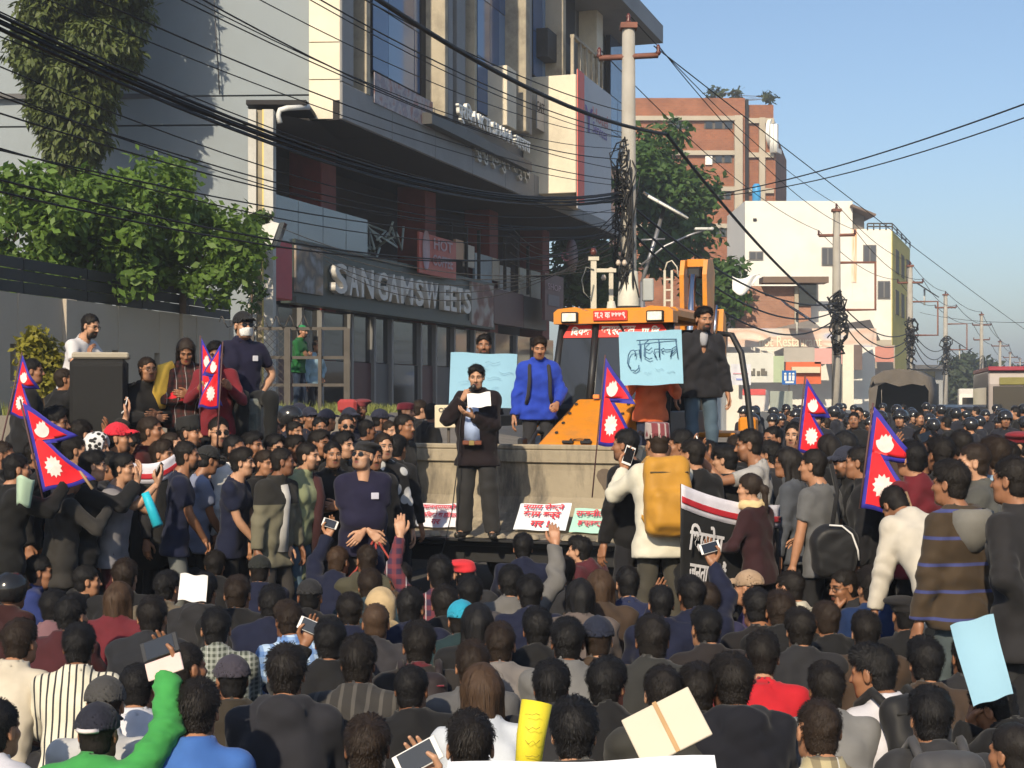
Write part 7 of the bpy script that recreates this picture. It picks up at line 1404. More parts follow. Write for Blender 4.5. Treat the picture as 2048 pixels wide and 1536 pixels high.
# ---- standing on the left of the bucket
L = stand
L(375,880,12.2,'bearded man in navy t-shirt with hands clasped at the front of the left group',yaw=-75,pose=dict(armR='clasp',armL='clasp',hy=-6),top='tee',tcol=NV,hair='short',head='d',skin=1,bcol=(0.20,0.21,0.20),lod=0)
L(417,892,12.7,'person in grey printed t-shirt and cap between two navy t-shirts',yaw=-70,pose=dict(armR='clasp',armL='clasp',hy=15,hp=12),top='tee',tcol=(0.22,0.25,0.36),hair='short',skin=1,gear=[('cap',(0.02,0.02,0.02))],bcol=BK)
L(485,895,12.3,'boy in plain navy t-shirt, hands folded, looking towards the bucket',yaw=-100,pose=dict(armR='clasp',armL='clasp',hy=10),top='tee',tcol=NV,hair='thick',head='c',skin=2,bcol=BK,lod=0)
o15 = L(566,893,12.2,'dark man in olive and black jacket over white polo, face turned away',yaw=-125,pose=dict(armR='down',armL='down',hy=45),top='coat',tmat=fabric((0.135,0.125,0.085),'yoke',(0.020,0.019,0.017),sc=1.265),hair='short',head='b',skin=3,bcol=(0.05,0.045,0.042),lod=0)
worn(o15['o'],'polo_front',lambda m: m.tube([o15['J']['N']+Vector((0,0.055,-0.05)),o15['J']['C']+Vector((0,0.100,0.05)),o15['J']['W']+Vector((0,0.10,0)),o15['J']['P']+Vector((0,0.10,-0.10))],[0.05,0.055,0.055,0.055],9),fabric((0.40,0.39,0.37)))
o16 = L(617,882,12.5,'man in pale green tunic with maroon stole, sunlit profile',yaw=-115,pose=dict(armR='down',armL='down',hy=10),top='kurta',tcol=(0.27,0.30,0.17),hair='short',head='e',skin=2,bcol=(0.10,0.17,0.24),lod=0)
worn(o16['o'],'stole',lambda m: m.tube([o16['J']['N']+Vector((-0.08,-0.03,0.01)),o16['J']['N']+Vector((-0.09,0.08,-0.06)),o16['J']['C']+Vector((-0.09,0.125,0.0)),o16['J']['W']+Vector((-0.09,0.125,0)),o16['J']['P']+Vector((-0.10,0.125,-0.2))],[0.035,0.05,0.055,0.055,0.055],7),fabric((0.045,0.016,0.018)))
L(666,880,12.9,'man in black polo with arms folded beside the maroon stole',yaw=-150,pose=dict(armR='fold',armL='fold',hy=-10),top='tee',tcol=BK,hair='short',head='c',skin=0,tstyle=dict(collar=True))
o18 = L(727,882,12.2,'stout man in navy t-shirt, beanie and white sunglasses holding a red rope',yaw=-165,pose=dict(armR='cross',armL='cross',hy=-45,hp=-14),top='tee',tcol=(0.020,0.018,0.055),hair='buzz',head='b',skin=2,bcol=(0.075,0.06,0.05),lod=0,gear=[('sunglasses',(0.01,0.01,0.01)),('beret',(0.02,0.02,0.022))],tstyle=dict(belly=0.045,thick=0.02))
worn(o18['o'],'chest_badge',lambda m: m.bbox(tuple(o18['J']['C']+Vector((-0.075,0.150,0.03))),(0.065,0.012,0.055),0.003),fabric((0.50,0.50,0.58)))
hA = o18['hand']['R']@Vector((0,0.06,-0.02)); M_rope = mat('red_rope',(0.30,0.045,0.035),rough=0.8,var=0.2,scale=30)
for k,(d1,d2) in enumerate(((Vector((-0.30,-0.1,-0.42)),Vector((-0.42,-0.1,-0.9))),(Vector((0.03,-0.15,-0.45)),Vector((0.08,-0.2,-0.95))),(Vector((0.25,-0.2,-0.25)),Vector((0.42,-0.3,-0.8))))): m = MB(); m.tube([hA,hA+d1*0.5+Vector((0,0,-0.05)),hA+d1,hA+d2],0.010,5); o = m.build('rope',M_rope); tag(o,['red rope hanging from the stout man hands, slack left strand','red rope falling straight down from the stout man hands','red rope pulled towards the bucket corner'][k],'rope')
L(768,865,13.4,'man with fair skin in black jacket with white print beside the bucket',yaw=-165,pose=dict(hy=10,hp=-4),top='jacket',tmat=fabric((0.012,0.012,0.014),'flower',(0.5,0.5,0.5),sc=0.35),hair='short',head='a',skin=2)
L(748,886,13.0,'person with shaded face between the beanie and the white print jacket',yaw=-160,pose=dict(),top='jacket',tcol=BK,hair='short',skin=1)
gj = L(140,930,11.3,'man in grey suit jacket lifting a large pennant at the left',yaw=-50,pose=dict(armR=((0.02,0.34,-0.02),(0.7,-0.2,-1),'grip',(-0.5,-0.8,0)),armL=((-0.06,0.34,-0.06),(0.7,-0.2,-1),'grip',(-0.5,-0.8,0))),top='coat',tcol=(0.050,0.046,0.042),hair='short',skin=1,bcol=(0.055,0.05,0.046),lod=0)
worn(gj['o'],'shirt_cuff',lambda m: m.tube([gj['J']['AR']-(gj['J']['AR']-gj['J']['ER']).normalized()*0.03,gj['J']['AR']+(gj['J']['AR']-gj['J']['ER']).normalized()*0.012],[0.034,0.034],10),fabric(WH))
flag_px((86,985),(45,806),11.0,'large pennant waved in front of the man in grey suit jacket',fold=0.80,seed=0.4,wave=0.035,yaw=0,stick=0.05)
flag_px((18,830),(45,712),12.6,'upright pennant at the far left beside the loudspeaker',fold=0.60,seed=1.4,wave=0.05,yaw=-5,stick=0.6)
m = MB(); m.cyl(at(150,928,11.0),at(185,978,10.95),0.012,6); o = m.build('flag_stick',mat('flag_stick',(0.34,0.22,0.12))); tag(o,'pale wooden stick end in the grey jacket man hands','stick')
L(6,880,12.0,'man in dark coat with shaded profile at the left edge',yaw=-80,pose=dict(armR='phone'),top='coat',tcol=BK,hair='short',skin=1)
L(35,905,11.0,'man in black with pale green cloth at the left edge',yaw=-60,pose=dict(armR='phone',armL='down'),top='jacket',tcol=(0.012,0.012,0.012),hair='short',skin=0)
m = MB(); c_ = at(48,955,10.7); m.grid(lambda u,v: c_+Vector((-0.05+0.12*u*(1-0.3*v),-0.03*math.sin(4*u),-0.20*v+0.02*math.sin(5*u))),6,8); o = m.build('cloth',fabric((0.34,0.46,0.34))); solidify(o,0.01); tag(o,'pale green cloth held by the man at the left edge','cloth')
L(187,900,11.5,'man in black jacket filming behind the grey suit jacket',yaw=-70,pose=dict(armR='phone',armL='phone'),top='jacket',tcol=BK,hair='thick',skin=2,lod=0)
a1 = L(247,905,11.7,'young man in grey and white t-shirt with arm bent up',yaw=-95,pose=dict(armR='phone',armL=((0.05,0.28,0.06),(0.4,0.2,-1),'grip',(0,-1,0)),hy=-5),top='tee',tcol=(0.27,0.26,0.28),hair='thick',skin=2,head='c',lod=0,bcol=MR); phone(a1['hand']['R'],'dark phone held up by the young man in grey and white',white=False)
m = MB(); m.tube([at(290,985,11.4),at(300,1010,11.4),at(316,1052,11.35)],[0.030,0.036,0.042],10); o = m.build('umbrella',fabric((0.02,0.42,0.55),rough=0.5)); tag(o,'folded turquoise umbrella hanging beside the grey t-shirt','umbrella')
a2 = L(112,812,13.0,'man with glasses in dark clothes above the large pennant',yaw=-90,pose=dict(armL='phone'),top='jacket',tcol=BK,hair='messy',skin=1,gear=[('glasses',(0.01,0.01,0.01))]); 
ph = L(165,838,13.1,'person holding a phone up in front of the loudspeaker',yaw=-60,pose=dict(armR='phoneup',hy=10),top='jacket',tcol=(0.028,0.026,0.022),hair='short',skin=2); phone(ph['hand']['R'],'white phone held up in front of the loudspeaker')
L(196,865,12.7,'person in white flower patterned head scarf',yaw=-110,pose=dict(hy=10),top='jacket',tcol=BK,hair='short',skin=2,head='f',gear=[('hoodup',(0.5,0.5,0.5),fabric((0.60,0.60,0.60),'flower',(0.02,0.02,0.02),sc=1.0))])
L(238,845,12.9,'man in bright red baseball cap',yaw=-85,pose=dict(hy=-5,hp=-4),top='jacket',tcol=BK,hair='short',skin=0,head='e',gear=[('cap',(0.55,0.022,0.04))],lod=1)
L(303,830,13.2,'thin man with receding hair in dark red shirt',yaw=-95,pose=dict(hp=-6),top='shirt',tcol=(0.09,0.016,0.018),hair='short',skin=1,head='c',lod=1)
L(345,862,13.1,'man looking up between the dark red shirt and the black cap',yaw=-100,pose=dict(hp=-12),top='jacket',tcol=BK,hair='short',skin=2)
L(380,836,13.3,'man in traditional black brimless cap with a small pin',yaw=-100,pose=dict(hp=-4),top='coat',tcol=CH,hair='short',skin=0,head='e',gear=[('topi',(0.018,0.018,0.018))],lod=1)
L(438,833,13.3,'man in sunglasses gripping a flag stick under the cabinet',yaw=-150,pose=dict(armR='pole'),top='jacket',tcol=BK,hair='short',skin=2,gear=[('sunglasses',(0.01,0.01,0.01))])
L(505,862,13.4,'person with dark hair behind the navy t-shirts',yaw=-110,pose=dict(),top='jacket',tcol=BK,hair='messy',skin=1); L(470,868,13.0,'person in white top partly behind the navy t-shirts',yaw=-110,pose=dict(),top='shirt',tcol=WH,hair='short',skin=1)
L(550,868,13.6,'man in glasses and dark cap behind the olive jacket',yaw=-130,pose=dict(),top='jacket',tcol=BK,hair='thick',skin=2,gear=[('glasses',(0.01,0.01,0.01))])
L(640,858,13.7,'person with dark hair just above the green tunic',yaw=-120,pose=dict(),top='jacket',tcol=BK,hair='thick',skin=1); L(688,862,13.6,'person with tilted dark hair behind the black polo',yaw=-120,pose=dict(),top='jacket',tcol=BK,hair='messy',skin=2)
L(693,826,16.0,'man with shaved head and sunglasses among the police',yaw=-160,pose=dict(),top='jacket',tcol=(0.03,0.035,0.05),hair='buzz',skin=0,gear=[('sunglasses',(0.01,0.01,0.01))])
L(810,826,15.6,'man with cropped hair behind the bucket corner',yaw=-120,pose=dict(),top='jacket',tcol=BK,hair='short',skin=1); L(795,870,14.3,'person in black with blue strap at the bucket corner',yaw=-20,pose=dict(),top='jacket',tcol=BK,hair='thick')
for k,(px,py,Y,yw,lab,g) in enumerate(((270,868,13.6,-95,'dark haired onlooker behind the red baseball cap',()),(325,880,12.9,-100,'dark haired onlooker under the dark red shirt',()),(445,905,13.0,-100,'dark haired onlooker between grey and navy t-shirts',()),(530,900,13.1,-110,'dark haired onlooker beside the boy in navy',()),(590,870,13.9,-120,'dark haired onlooker above the olive jacket',()),(150,870,12.6,-80,'dark haired onlooker beside the flower scarf',()),(75,880,12.4,-80,'dark haired onlooker behind the large pennant',()),(215,905,12.2,-80,'dark haired onlooker under the flower scarf',()))):
    L(px,py,Y,lab,yaw=yw,pose=dict(hy=(k%3-1)*15),top='jacket',tcol=[BK,CH,NV][k%3],hair=['thick','messy','short'][k%3],group='onlookers on the left')
# banner on the left, seen edge on among the onlookers
def banner(a, b, drop, Y0, Y1, label, lines=()):
    A, B = at(*a,Y0), at(*b,Y1); d = (B-A); L_ = Vector((d.x,d.y,0)).length; xv = Vector((d.x,d.y,0)).normalized(); o = empty('protest_banner'); yv = Vector((0,0,1)).cross(xv); M = Matrix((xv,yv,Vector((0,0,1)))).transposed().to_4x4(); M.translation = A; o.matrix_world = M; tag(o,label,'banner'); sl = d.z/L_
    def strip(nm, z0, z1, ma, dy): m = MB(); m.grid(lambda u,v: Vector((u*L_, dy+0.03*math.sin(6*u+1), u*L_*sl-(z0+(z1-z0)*v)-0.05*math.sin(PI*u))),20,4); q = m.build(nm,ma,o); solidify(q,0.004); return q
    strip('cloth',0,drop,fabric((0.012,0.012,0.012),rough=0.6),0.0); strip('white_stripe',0.0,0.17,fabric((0.62,0.60,0.66),rough=0.6),-0.008); strip('red_stripe',0.085,0.13,fabric((0.42,0.02,0.03),rough=0.6),-0.016); return o, sl, L_
banner((262,925),(358,902),0.9,12.6,12.8,'black protest banner with white and red stripe behind the left group')

# ---- police and bystanders behind the bucket on the left
PB = (0.022,0.025,0.048)
for k,(px,py,Y,gear,lab) in enumerate(((720,796,19.0,('beret',(0.16,0.03,0.035)),'officer in maroon beret in front of the shops'),(812,803,19.5,('beret',(0.16,0.02,0.03)),'officer in red beret near the lettered board'),(762,818,18.0,('cap',(0.02,0.022,0.04)),'officer in navy cap with badge behind the bucket'),(655,818,17.5,('cap',(0.02,0.022,0.04)),'officer in navy cap above the black polo'),(620,814,18.2,('cap',(0.02,0.022,0.04)),'officer in navy cap above the green tunic'),(600,806,19.0,('cap',(0.02,0.022,0.04)),'officer in navy cap by the red bag'),(583,815,17.0,('helmet',(0.02,0.02,0.022)),'person in dark helmet with yellow strap near the cabinet'),(530,806,18.0,('helmet',(0.02,0.02,0.022)),'person in dark helmet with white band near the cabinet'),(640,832,16.6,None,'dark haired man among the police behind the black polo'),(590,840,16.0,None,'dark haired man under the fence by the police'),(545,838,16.0,None,'dark haired man beside the white shoe'),(842,798,20.5,None,'dark haired man by the shop post'),(560,812,19.5,('cap',(0.03,0.05,0.08)),'man in blue cap at the foot of the fence'),(780,840,16.5,None,'onlooker in dark clothes left of the bucket'),(735,838,17.0,None,'dark haired man between police and bucket'),(865,805,20,None,'dark haired man behind the speaker elbow'),(700,815,18.6,('cap',(0.02,0.022,0.04)),'officer in navy cap next to the maroon beret'))):
    stand(px,py,Y,lab,yaw=-150+30*(k%4),pose=dict(hy=(k*37)%40-20),top='shirt' if gear else 'jacket',tcol=PB if gear else BK,hair='short',gear=[gear] if gear else [],lod=2,group='police and bystanders behind the bucket',z=0.12)
m = MB(); c_ = at(695,812,18.8); m.bbox(tuple(c_),(0.24,0.15,0.17),0.04); o = m.build('bag',fabric((0.36,0.05,0.05))); tag(o,'red bag carried above the heads near the maroon beret','bag')

# ---- standing on the right
rm = stand(1250,856,11.9,'man in black coat in profile at the bucket corner',yaw=40,pose=dict(armL='down',hy=25),top='coat',tcol=(0.014,0.013,0.014),hair='short',skin=1,head='e',lod=0,tstyle=dict(hem=0.35))
bp_ = stand(1314,850,11.3,'man in patterned brimless cap and white shirt filming with a phone',yaw=8,pose=dict(armL=((0.03,0.36,0.02),(0.7,-0.2,-1),'hold',(0,-1,0.1),(-0.3,0.1,1)),armR='phone',hy=14,hp=4),top='shirt',tcol=(0.66,0.63,0.52),hair='buzz',skin=0,bcol=(0.085,0.078,0.062),lod=0,gear=[('topi',(0.3,0.2,0.2),fabric((0.20,0.05,0.06),'stripe_v',(0.40,0.34,0.32),sc=0.6))],tstyle=dict(thick=0.014))
backpack(bp_,'mustard yellow backpack on the man in the patterned cap',(0.44,0.22,0.028),0.34,0.62,0.20,(0.10,0.07,0.03)); phone(bp_['hand']['L'],'white phone raised beside the patterned cap',side='L',scale=1.1)
stand(1360,857,12.0,'man with sharp profile beside the patterned cap',yaw=60,pose=dict(hy=15),top='coat',tcol=BK,hair='short',skin=1,head='c',lod=1)
stand(1383,874,11.4,'man in dark suit jacket with pale collar seen from behind',yaw=35,pose=dict(hy=15),top='coat',tcol=(0.018,0.017,0.018),hair='short',skin=0,lod=0)
pm = stand(1497,856,11.8,'man in grey t-shirt raising a phone over the crowd',yaw=75,pose=dict(armL=((0.06,0.42,0.14),(0.6,-0.2,-1),'hold',(0,-1,0.1),(-0.35,0.1,1)),armR='phone',hy=6,hp=6),top='tee',tcol=(0.36,0.35,0.34),hair='short',skin=1,head='e',lod=0); phone(pm['hand']['L'],'white phone held sideways above the crowd by the grey t-shirt man',side='L',land=True)
worn(pm['o'],'bag_strap',lambda m: m.tube([pm['J']['SR']+Vector((-0.05,0.02,0.065)),pm['J']['C']+Vector((0.02,0.13,0.06)),pm['J']['W']+Vector((-0.12,0.11,0))],[0.018]*3,5),fabric(BK))
gr = stand(1498,946,10.9,'girl with long ponytail in maroon top and cream scarf',yaw=48,pose=dict(hy=15,armL=((0.02,0.28,-0.30),(0.6,-0.5,-0.6),'hold',(0,-1,0))),top='shirt',tcol=(0.050,0.016,0.020),hair='pony',skin=2,head='f',bcol=(0.03,0.028,0.03),lod=0,gear=[('scarf',(0.60,0.46,0.24))],hairc=1)
stand(1572,893,11.6,'woman with glasses and loose dark hair in grey top',yaw=60,pose=dict(),top='shirt',tcol=(0.09,0.10,0.12),hair='long',head='f',skin=1,gear=[('glasses',(0.01,0.01,0.01))],lod=1)
gt = stand(1625,897,10.9,'man in grey marl t-shirt with arm hanging, seen from behind',yaw=42,pose=dict(armL=((0.10,0.06,-0.53),(0.4,-1,0),'relax',(-1,0,0)),armR='front',hy=18),top='tee',tcol=(0.150,0.152,0.155),hair='short',skin=0,head='a',bcol=(0.02,0.02,0.022),lod=0)
o = empty('shoulder_bag',at(1668,1098,10.4)); o.scale = (0.86,)*3; tag(o,'round black shoulder bag with white piping behind the grey t-shirt','bag'); ax_, P_ = _grid((-0.22,-0.14,-0.28),(0.22,0.14,0.28),0.016); f_ = _rc(P_,(-0.05,0,0.05),(0.05,0,0.05),0.15,0.15); f_ = _sm(f_,_rc(P_,(-0.06,0,-0.12),(0.06,0,-0.12),0.12,0.12),0.08); f_ = np.maximum(f_,np.abs(P_[1])-0.10)+0.004*_jit(P_,25,1.0); V_, F_ = _nets(f_,ax_); link('bag',mesh_np('bag',V_,F_),fabric((0.013,0.013,0.014),rough=0.5),o); m = MB(); m.tube([(-0.06,-0.10,0.20),(0.04,-0.11,0.195),(0.12,-0.11,0.13),(0.17,-0.10,0.0),(0.18,-0.09,-0.08)],0.008,5); m.build('piping',fabric(WH),o); m = MB(); m.tube([(0.0,0.05,0.2),(0.05,0.1,0.45),(0.0,0.1,0.68)],0.02,5); m.build('strap',fabric(BK),o)
stand(1690,893,11.4,'man in dark cap with blue peak facing left',yaw=95,pose=dict(hp=6),top='jacket',tcol=BK,hair='short',skin=1,head='d',gear=[('cap',(0.025,0.028,0.045))],lod=1)
stand(1716,890,10.8,'man in dark vest with white stripe beside the right pennant',yaw=70,pose=dict(),top='jacket',tcol=(0.016,0.016,0.02),hair='short',skin=1,lod=1)
stand(1822,880,10.2,'man in crimson jacket with grey collar seen from behind',yaw=25,pose=dict(hy=10),top='jacket',tcol=(0.15,0.014,0.022),hair='messy',skin=0,lod=0)
wb_ = stand(1790,985,9.4,'man in off white shirt bending forward with his back to us',yaw=20,pose=dict(lean=34,curve=14,hp=50,armR='pole'),top='kurta',tmat=fabric((0.50,0.46,0.39)),hair='short',skin=1,bcol=(0.07,0.065,0.06),lod=0,tstyle=dict(hem=0.22,thick=0.012,fold=0.003))
sh_ = stand(1900,920,8.1,'man in brown hoodie with thin blue stripes and grey hood',yaw=28,pose=dict(armL='down',armR='front',hy=18),top='hoodie',tmat=fabric((0.050,0.034,0.020),'stripe_h',(0.05,0.06,0.18),sc=0.72),hair='thick',skin=1,head='c',bcol=(0.10,0.13,0.14),lod=0,hseed=2)
worn(sh_['o'],'grey_hood',lambda m: m.lathe([(0,-0.20),(0.05,-0.19),(0.11,-0.12),(0.14,-0.03),(0.125,0.03),(0.08,0.045)],14,Matrix.Translation(sh_['J']['N']+Vector((0,-0.115,-0.015)))@Matrix.Diagonal((1,0.75,1,1))),fabric((0.16,0.155,0.14)))
dj = stand(2022,910,7.7,'man in dark grey jacket with hand behind his back at the right edge',yaw=30,pose=dict(armL='back',hy=15),top='coat',tcol=(0.033,0.031,0.033),hair='short',skin=1,head='a',bcol=(0.03,0.03,0.032),lod=0)
stand(1945,884,9.6,'man with pale neck and white collar looking left',yaw=60,pose=dict(hy=20),top='jacket',tcol=(0.10,0.10,0.09),hair='short',skin=2,lod=1)
stand(1880,872,10.6,'person with bushy dark hair above the brown hoodie',yaw=20,pose=dict(),top='jacket',tcol=BK,hair='messy',skin=1); stand(1990,872,9.8,'person with smooth dark hair above the white collar',yaw=20,pose=dict(),top='shirt',tcol=(0.30,0.42,0.55),hair='thick',skin=2)
stand(2034,860,12.0,'man in maroon beret near the right edge',yaw=60,pose=dict(hy=20),top='jacket',tcol=(0.06,0.02,0.02),hair='short',skin=2,gear=[('beret',(0.20,0.02,0.03))]); stand(1450,888,11.9,'person with dark hair below the raised phone',yaw=60,pose=dict(),top='jacket',tcol=BK,hair='thick',skin=2)
stand(1545,850,14.0,'person in floral white face mask behind the phone raiser',yaw=120,pose=dict(hy=10),top='jacket',tcol=BK,hair='short',skin=1,gear=[('mask',(0.6,0.3,0.3),fabric((0.62,0.55,0.53),'flower',(0.5,0.06,0.06),sc=1.5))]); stand(1588,842,14.5,'blurred sunlit face beside the middle pennant',yaw=150,pose=dict(),top='jacket',tcol=BK,hair='short',skin=2)
for k,(px,py,Y,yw,lab) in enumerate(((1418,880,12.6,50,'dark haired onlooker beside the dark suit jacket'),(1540,880,12.8,50,'dark haired onlooker with shaded face by the woman in glasses'),(1335,872,12.6,50,'dark haired onlooker behind the patterned cap'),(1655,868,12.8,45,'dark haired onlooker behind the middle pennant'),(1760,868,12.2,40,'dark haired onlooker beside the right pennant'),(1850,860,12.4,40,'dark haired onlooker near the raised brown hand'),(1920,858,11.8,40,'dark haired onlooker under the far helmets'),(1960,890,11.0,35,'dark haired onlooker behind the white collar'),(1785,880,11.5,40,'dark haired onlooker left of the crimson jacket'),(1585,915,12.0,50,'dark haired onlooker behind the woman in glasses'),(1740,905,11.6,45,'dark haired onlooker behind the right pennant'),(1685,862,13.5,40,'dark haired onlooker above the blue peaked cap'),(1475,870,13.4,60,'dark haired onlooker behind the phone raiser'),(2010,880,10.8,30,'dark haired onlooker close to the right edge'),(1610,860,13.6,50,'dark haired onlooker left of the middle pennant'))):
    stand(px,py,Y,lab,yaw=yw,pose=dict(hy=(k%3-1)*18),top='jacket',tcol=[BK,CH,BR][k%3],hair=['thick','messy','short','long'][k%4],head='f' if k%4 == 3 else None,group='onlookers on the right')
hnd = stand(1870,905,10.9,'person raising both hands with a phone above the right crowd',yaw=30,pose=dict(armR='phoneup',armL=((-0.02,0.34,0.34),(0.8,0.2,-0.6),'hold',(0,-1,0.1),(-0.3,0.1,1))),top='jacket',tcol=BR,hair='thick',skin=1); phone(hnd['hand']['R'],'black phone in raised hands above the right crowd',white=False,land=True)
bn, sl_, Lb = banner((1366,968),(1562,1010),1.15,10.6,11.2,'black protest banner with white Nepali lettering held at the right')
for body, u, z, w, h in (('िभयोग',0.20,-0.36,0.34,0.19),('जनता जागौं',0.21,-0.59,0.36,0.18),('छैन',0.80,-0.62,0.10,0.14)): text_obj(body,0.1,fabric((0.62,0.60,0.60)),bn,Matrix.Translation((u*Lb,-0.035,z+u*Lb*sl_))@Matrix.Rotation(-math.atan(sl_),4,'Y')@TXT,extrude=0.002,width=w,height=h,bold=0.002)
flag_px((1722,1018),(1748,815),10.2,'tall pennant with bright sun emblem at the right',fold=0.80,seed=0.9,wave=0.04,yaw=10,stick=0.0); m = MB(); m.cyl(at(1812,985,9.9),at(1840,1070,9.6),0.012,6); o = m.build('flag_stick',mat('flag_stick',(0.34,0.22,0.12))); tag(o,'wooden flag stick slanting below the tall pennant','stick')
flag_px((1596,905),(1612,758),13.0,'pennant rising over the heads in front of the police line',fold=0.66,seed=2.0,wave=0.05,yaw=-5,stick=0.4); flag_px((1196,890),(1212,716),14.2,'pennant planted in front of the loader windscreen',fold=0.60,seed=3.0,wave=0.05,yaw=15,stick=0.5)

# ---- police line across the far road
r = random.Random(21); cnt = 0
for row,(Y0,n,px0,px1) in enumerate(((24,9,1490,2030),(27,12,1480,2060),(31,13,1480,2060),(36,14,1490,2060),(42,14,1500,2060),(48,13,1540,2060))):
    for i in range(n):
        px = px0+(px1-px0)*(i+0.5+r.uniform(-0.35,0.35))/n; Y = Y0+r.uniform(-1.2,1.2); helm = r.random() < 0.72
        stand(px, HOR+(CAM_H-(1.78+r.uniform(-0.13,0.10)))*FPX/Y, Y, 'police officer in dark helmet in the %s row of the far line' % ['nearest','second','third','fourth','fifth','farthest'][row] if helm else 'bareheaded man in dark clothes in the %s row of the far line' % ['nearest','second','third','fourth','fifth','farthest'][row], yaw=r.choice([150,170,190,140,60,30]), pose=dict(hy=r.choice([-20,0,20])), top='jacket', tcol=(0.028,0.03,0.045) if helm else BK, hair='short', gear=[('helmet',(0.022,0.022,0.026))] if helm else [], lod=3, group='helmeted police across the road' if helm else 'bareheaded men in the police line')
# ------------------------------------------------------------------ people sitting on the road with their backs to us
S = seat
# front rows, left
S(75,1455,'dark haired person at the very bottom left corner',hair='thick',tcol=BK,Y=4.75)
g1 = S(197,1405,'person in green padded jacket and navy cap filming with a raised arm',yaw=-8,pose=dict(armR=((0.05,0.30,0.42),(1,0.1,-0.3),'hold',(0,-1,0.1),(-0.5,0.1,1)),hy=4),top='puffer',tcol=(0.05,0.30,0.07),hair='buzz',skin=1,gear=[('cap',(0.016,0.017,0.028))],tstyle=dict(thick=0.036,puff=0.011))
o = phone(g1['hand']['R'],'phone in pale pink flip case held up by the green sleeve',land=True,white=False,scale=1.15)
Mx = o.matrix_world; m = MB(); m.bbox((-0.085,0,0),(0.075,0.158,0.010),0.003); m.build('flip_cover',mat('pink_case',(0.62,0.46,0.43),rough=0.5),o); m = MB(); m.bbox((-0.085,0.035,0.0065),(0.05,0.055,0.003),0.001); m.build('cover_window',mat('case_window',(0.10,0.03,0.06),rough=0.2),o)
worn(g1['o'],'cap_label',lambda m: m.tube([g1['J']['H']+Vector((0.075*math.sin(a),-0.014-0.118*math.cos(a),0.042)) for a in [R(-38+19*i) for i in range(5)]],0.010,4),fabric((0.6,0.55,0.55)))
S(40,1236,'man in cream shirt with thick hair at the left edge',yaw=-12,pose=dict(armR='knee'),top='shirt',tcol=(0.56,0.50,0.40),hair='thick',skin=0)
S(108,1178,'person in mauve sweater beside the cream shirt',yaw=-5,top='jacket',tcol=(0.24,0.125,0.14),hair='thick',tstyle=dict(thick=0.006))
S(158,1245,'person in white shirt with bold black stripes',yaw=8,top='shirt',tmat=fabric((0.64,0.60,0.48),'stripe_v',(0.03,0.03,0.035),sc=0.75),hair='thick',hairc=2,hseed=1)
S(211,1352,'person in faded grey cap behind the green jacket',yaw=5,top='shirt',tcol=(0.50,0.50,0.50),hair='buzz',gear=[('cap',(0.055,0.053,0.052))])
S(276,1322,'person in white shirt beside the green sleeve',yaw=0,top='shirt',tcol=(0.66,0.66,0.70),hair='short')
S(-5,1395,'person in crumpled white jacket at the left edge',yaw=-20,top='jacket',tcol=(0.55,0.55,0.60),hair='short')
S(396,1356,'man in bright blue shirt with curly hair at the front',yaw=4,top='shirt',tcol=(0.05,0.14,0.42),hair='messy',hseed=1,skin=0,height=1.84)
S(463,1310,'person in plum grey cap turned to the left',yaw=6,pose=dict(hy=20),top='jacket',tcol=(0.060,0.048,0.034),hair='buzz',gear=[('cap',(0.045,0.040,0.055))])
S(305,1192,'person in dark jacket with blue shoulder trim',yaw=0,top='jacket',tcol=(0.028,0.030,0.038),hair='thick',height=1.78)
S(432,1215,'person with checked grey scarf around the shoulders',yaw=10,top='jacket',tmat=fabric((0.06,0.07,0.055),'plaid',(0.30,0.32,0.28),sc=2.2),hair='thick',hairc=2)
S(575,1200,'person in blue and white checked shirt',yaw=26,top='shirt',tmat=fabric((0.42,0.56,0.74),'plaid',(0.05,0.15,0.42),sc=0.85),hair='messy')
S(573,1288,'large man in charcoal hooded jacket with spiky hair',yaw=2,top='hoodie',tcol=(0.034,0.034,0.043),hair='spiky',hseed=0,height=1.86,skin=0)
S(717,1271,'person in dark pinstriped jacket with bushy hair',yaw=-6,top='jacket',tmat=fabric((0.035,0.033,0.032),'stripe_v',(0.08,0.075,0.07),sc=0.45),hair='messy',height=1.84,hseed=2)
S(673,1468,'person with smooth brown black hair at the bottom edge',hair='thick',hairc=1,tcol=CH,Y=4.6)
S(735,1430,'person with small dark head behind the bottom edge hair',hair='thick',tcol=BK)
S(940,1425,'person with large tousled hair at the bottom edge',hair='messy',tcol=(0.09,0.085,0.09),height=1.80,hseed=1,yaw=6)
S(1148,1397,'man with dense curly hair at the front centre',hair='messy',tcol=(0.028,0.026,0.024),height=1.84,hseed=0,yaw=-4)

S(1462,1303,'large person with wavy hair in navy hooded coat',yaw=10,top='hoodie',tcol=(0.014,0.015,0.024),hair='messy',height=1.90,hseed=2)
S(1325,1328,'man with cropped hair in grey olive jacket',yaw=2,top='jacket',tcol=(0.062,0.060,0.052),hair='short',height=1.80,skin=2)
S(1395,1325,'person with dark rounded hair beside the cropped head',yaw=-3,top='jacket',tcol=BK,hair='thick')
S(1637,1394,'person in beige plaid shirt at the bottom right',yaw=6,top='shirt',tmat=fabric((0.40,0.34,0.20),'plaid',(0.09,0.07,0.05),sc=1.0),hair='short',hairc=1,height=1.80)
w1 = S(1745,1288,'man in white shirt with black backpack, head turned left',yaw=22,pose=dict(hy=30,hp=8),top='shirt',tcol=(0.62,0.61,0.66),hair='messy',skin=1,height=1.84); backpack(w1,'black backpack on the man in white shirt',(0.014,0.014,0.015),0.32,0.50,0.17)
S(1652,1325,'person in grey waistcoat behind the plaid shirt',yaw=0,top='vest',tcol=(0.24,0.24,0.24),hair='thick')
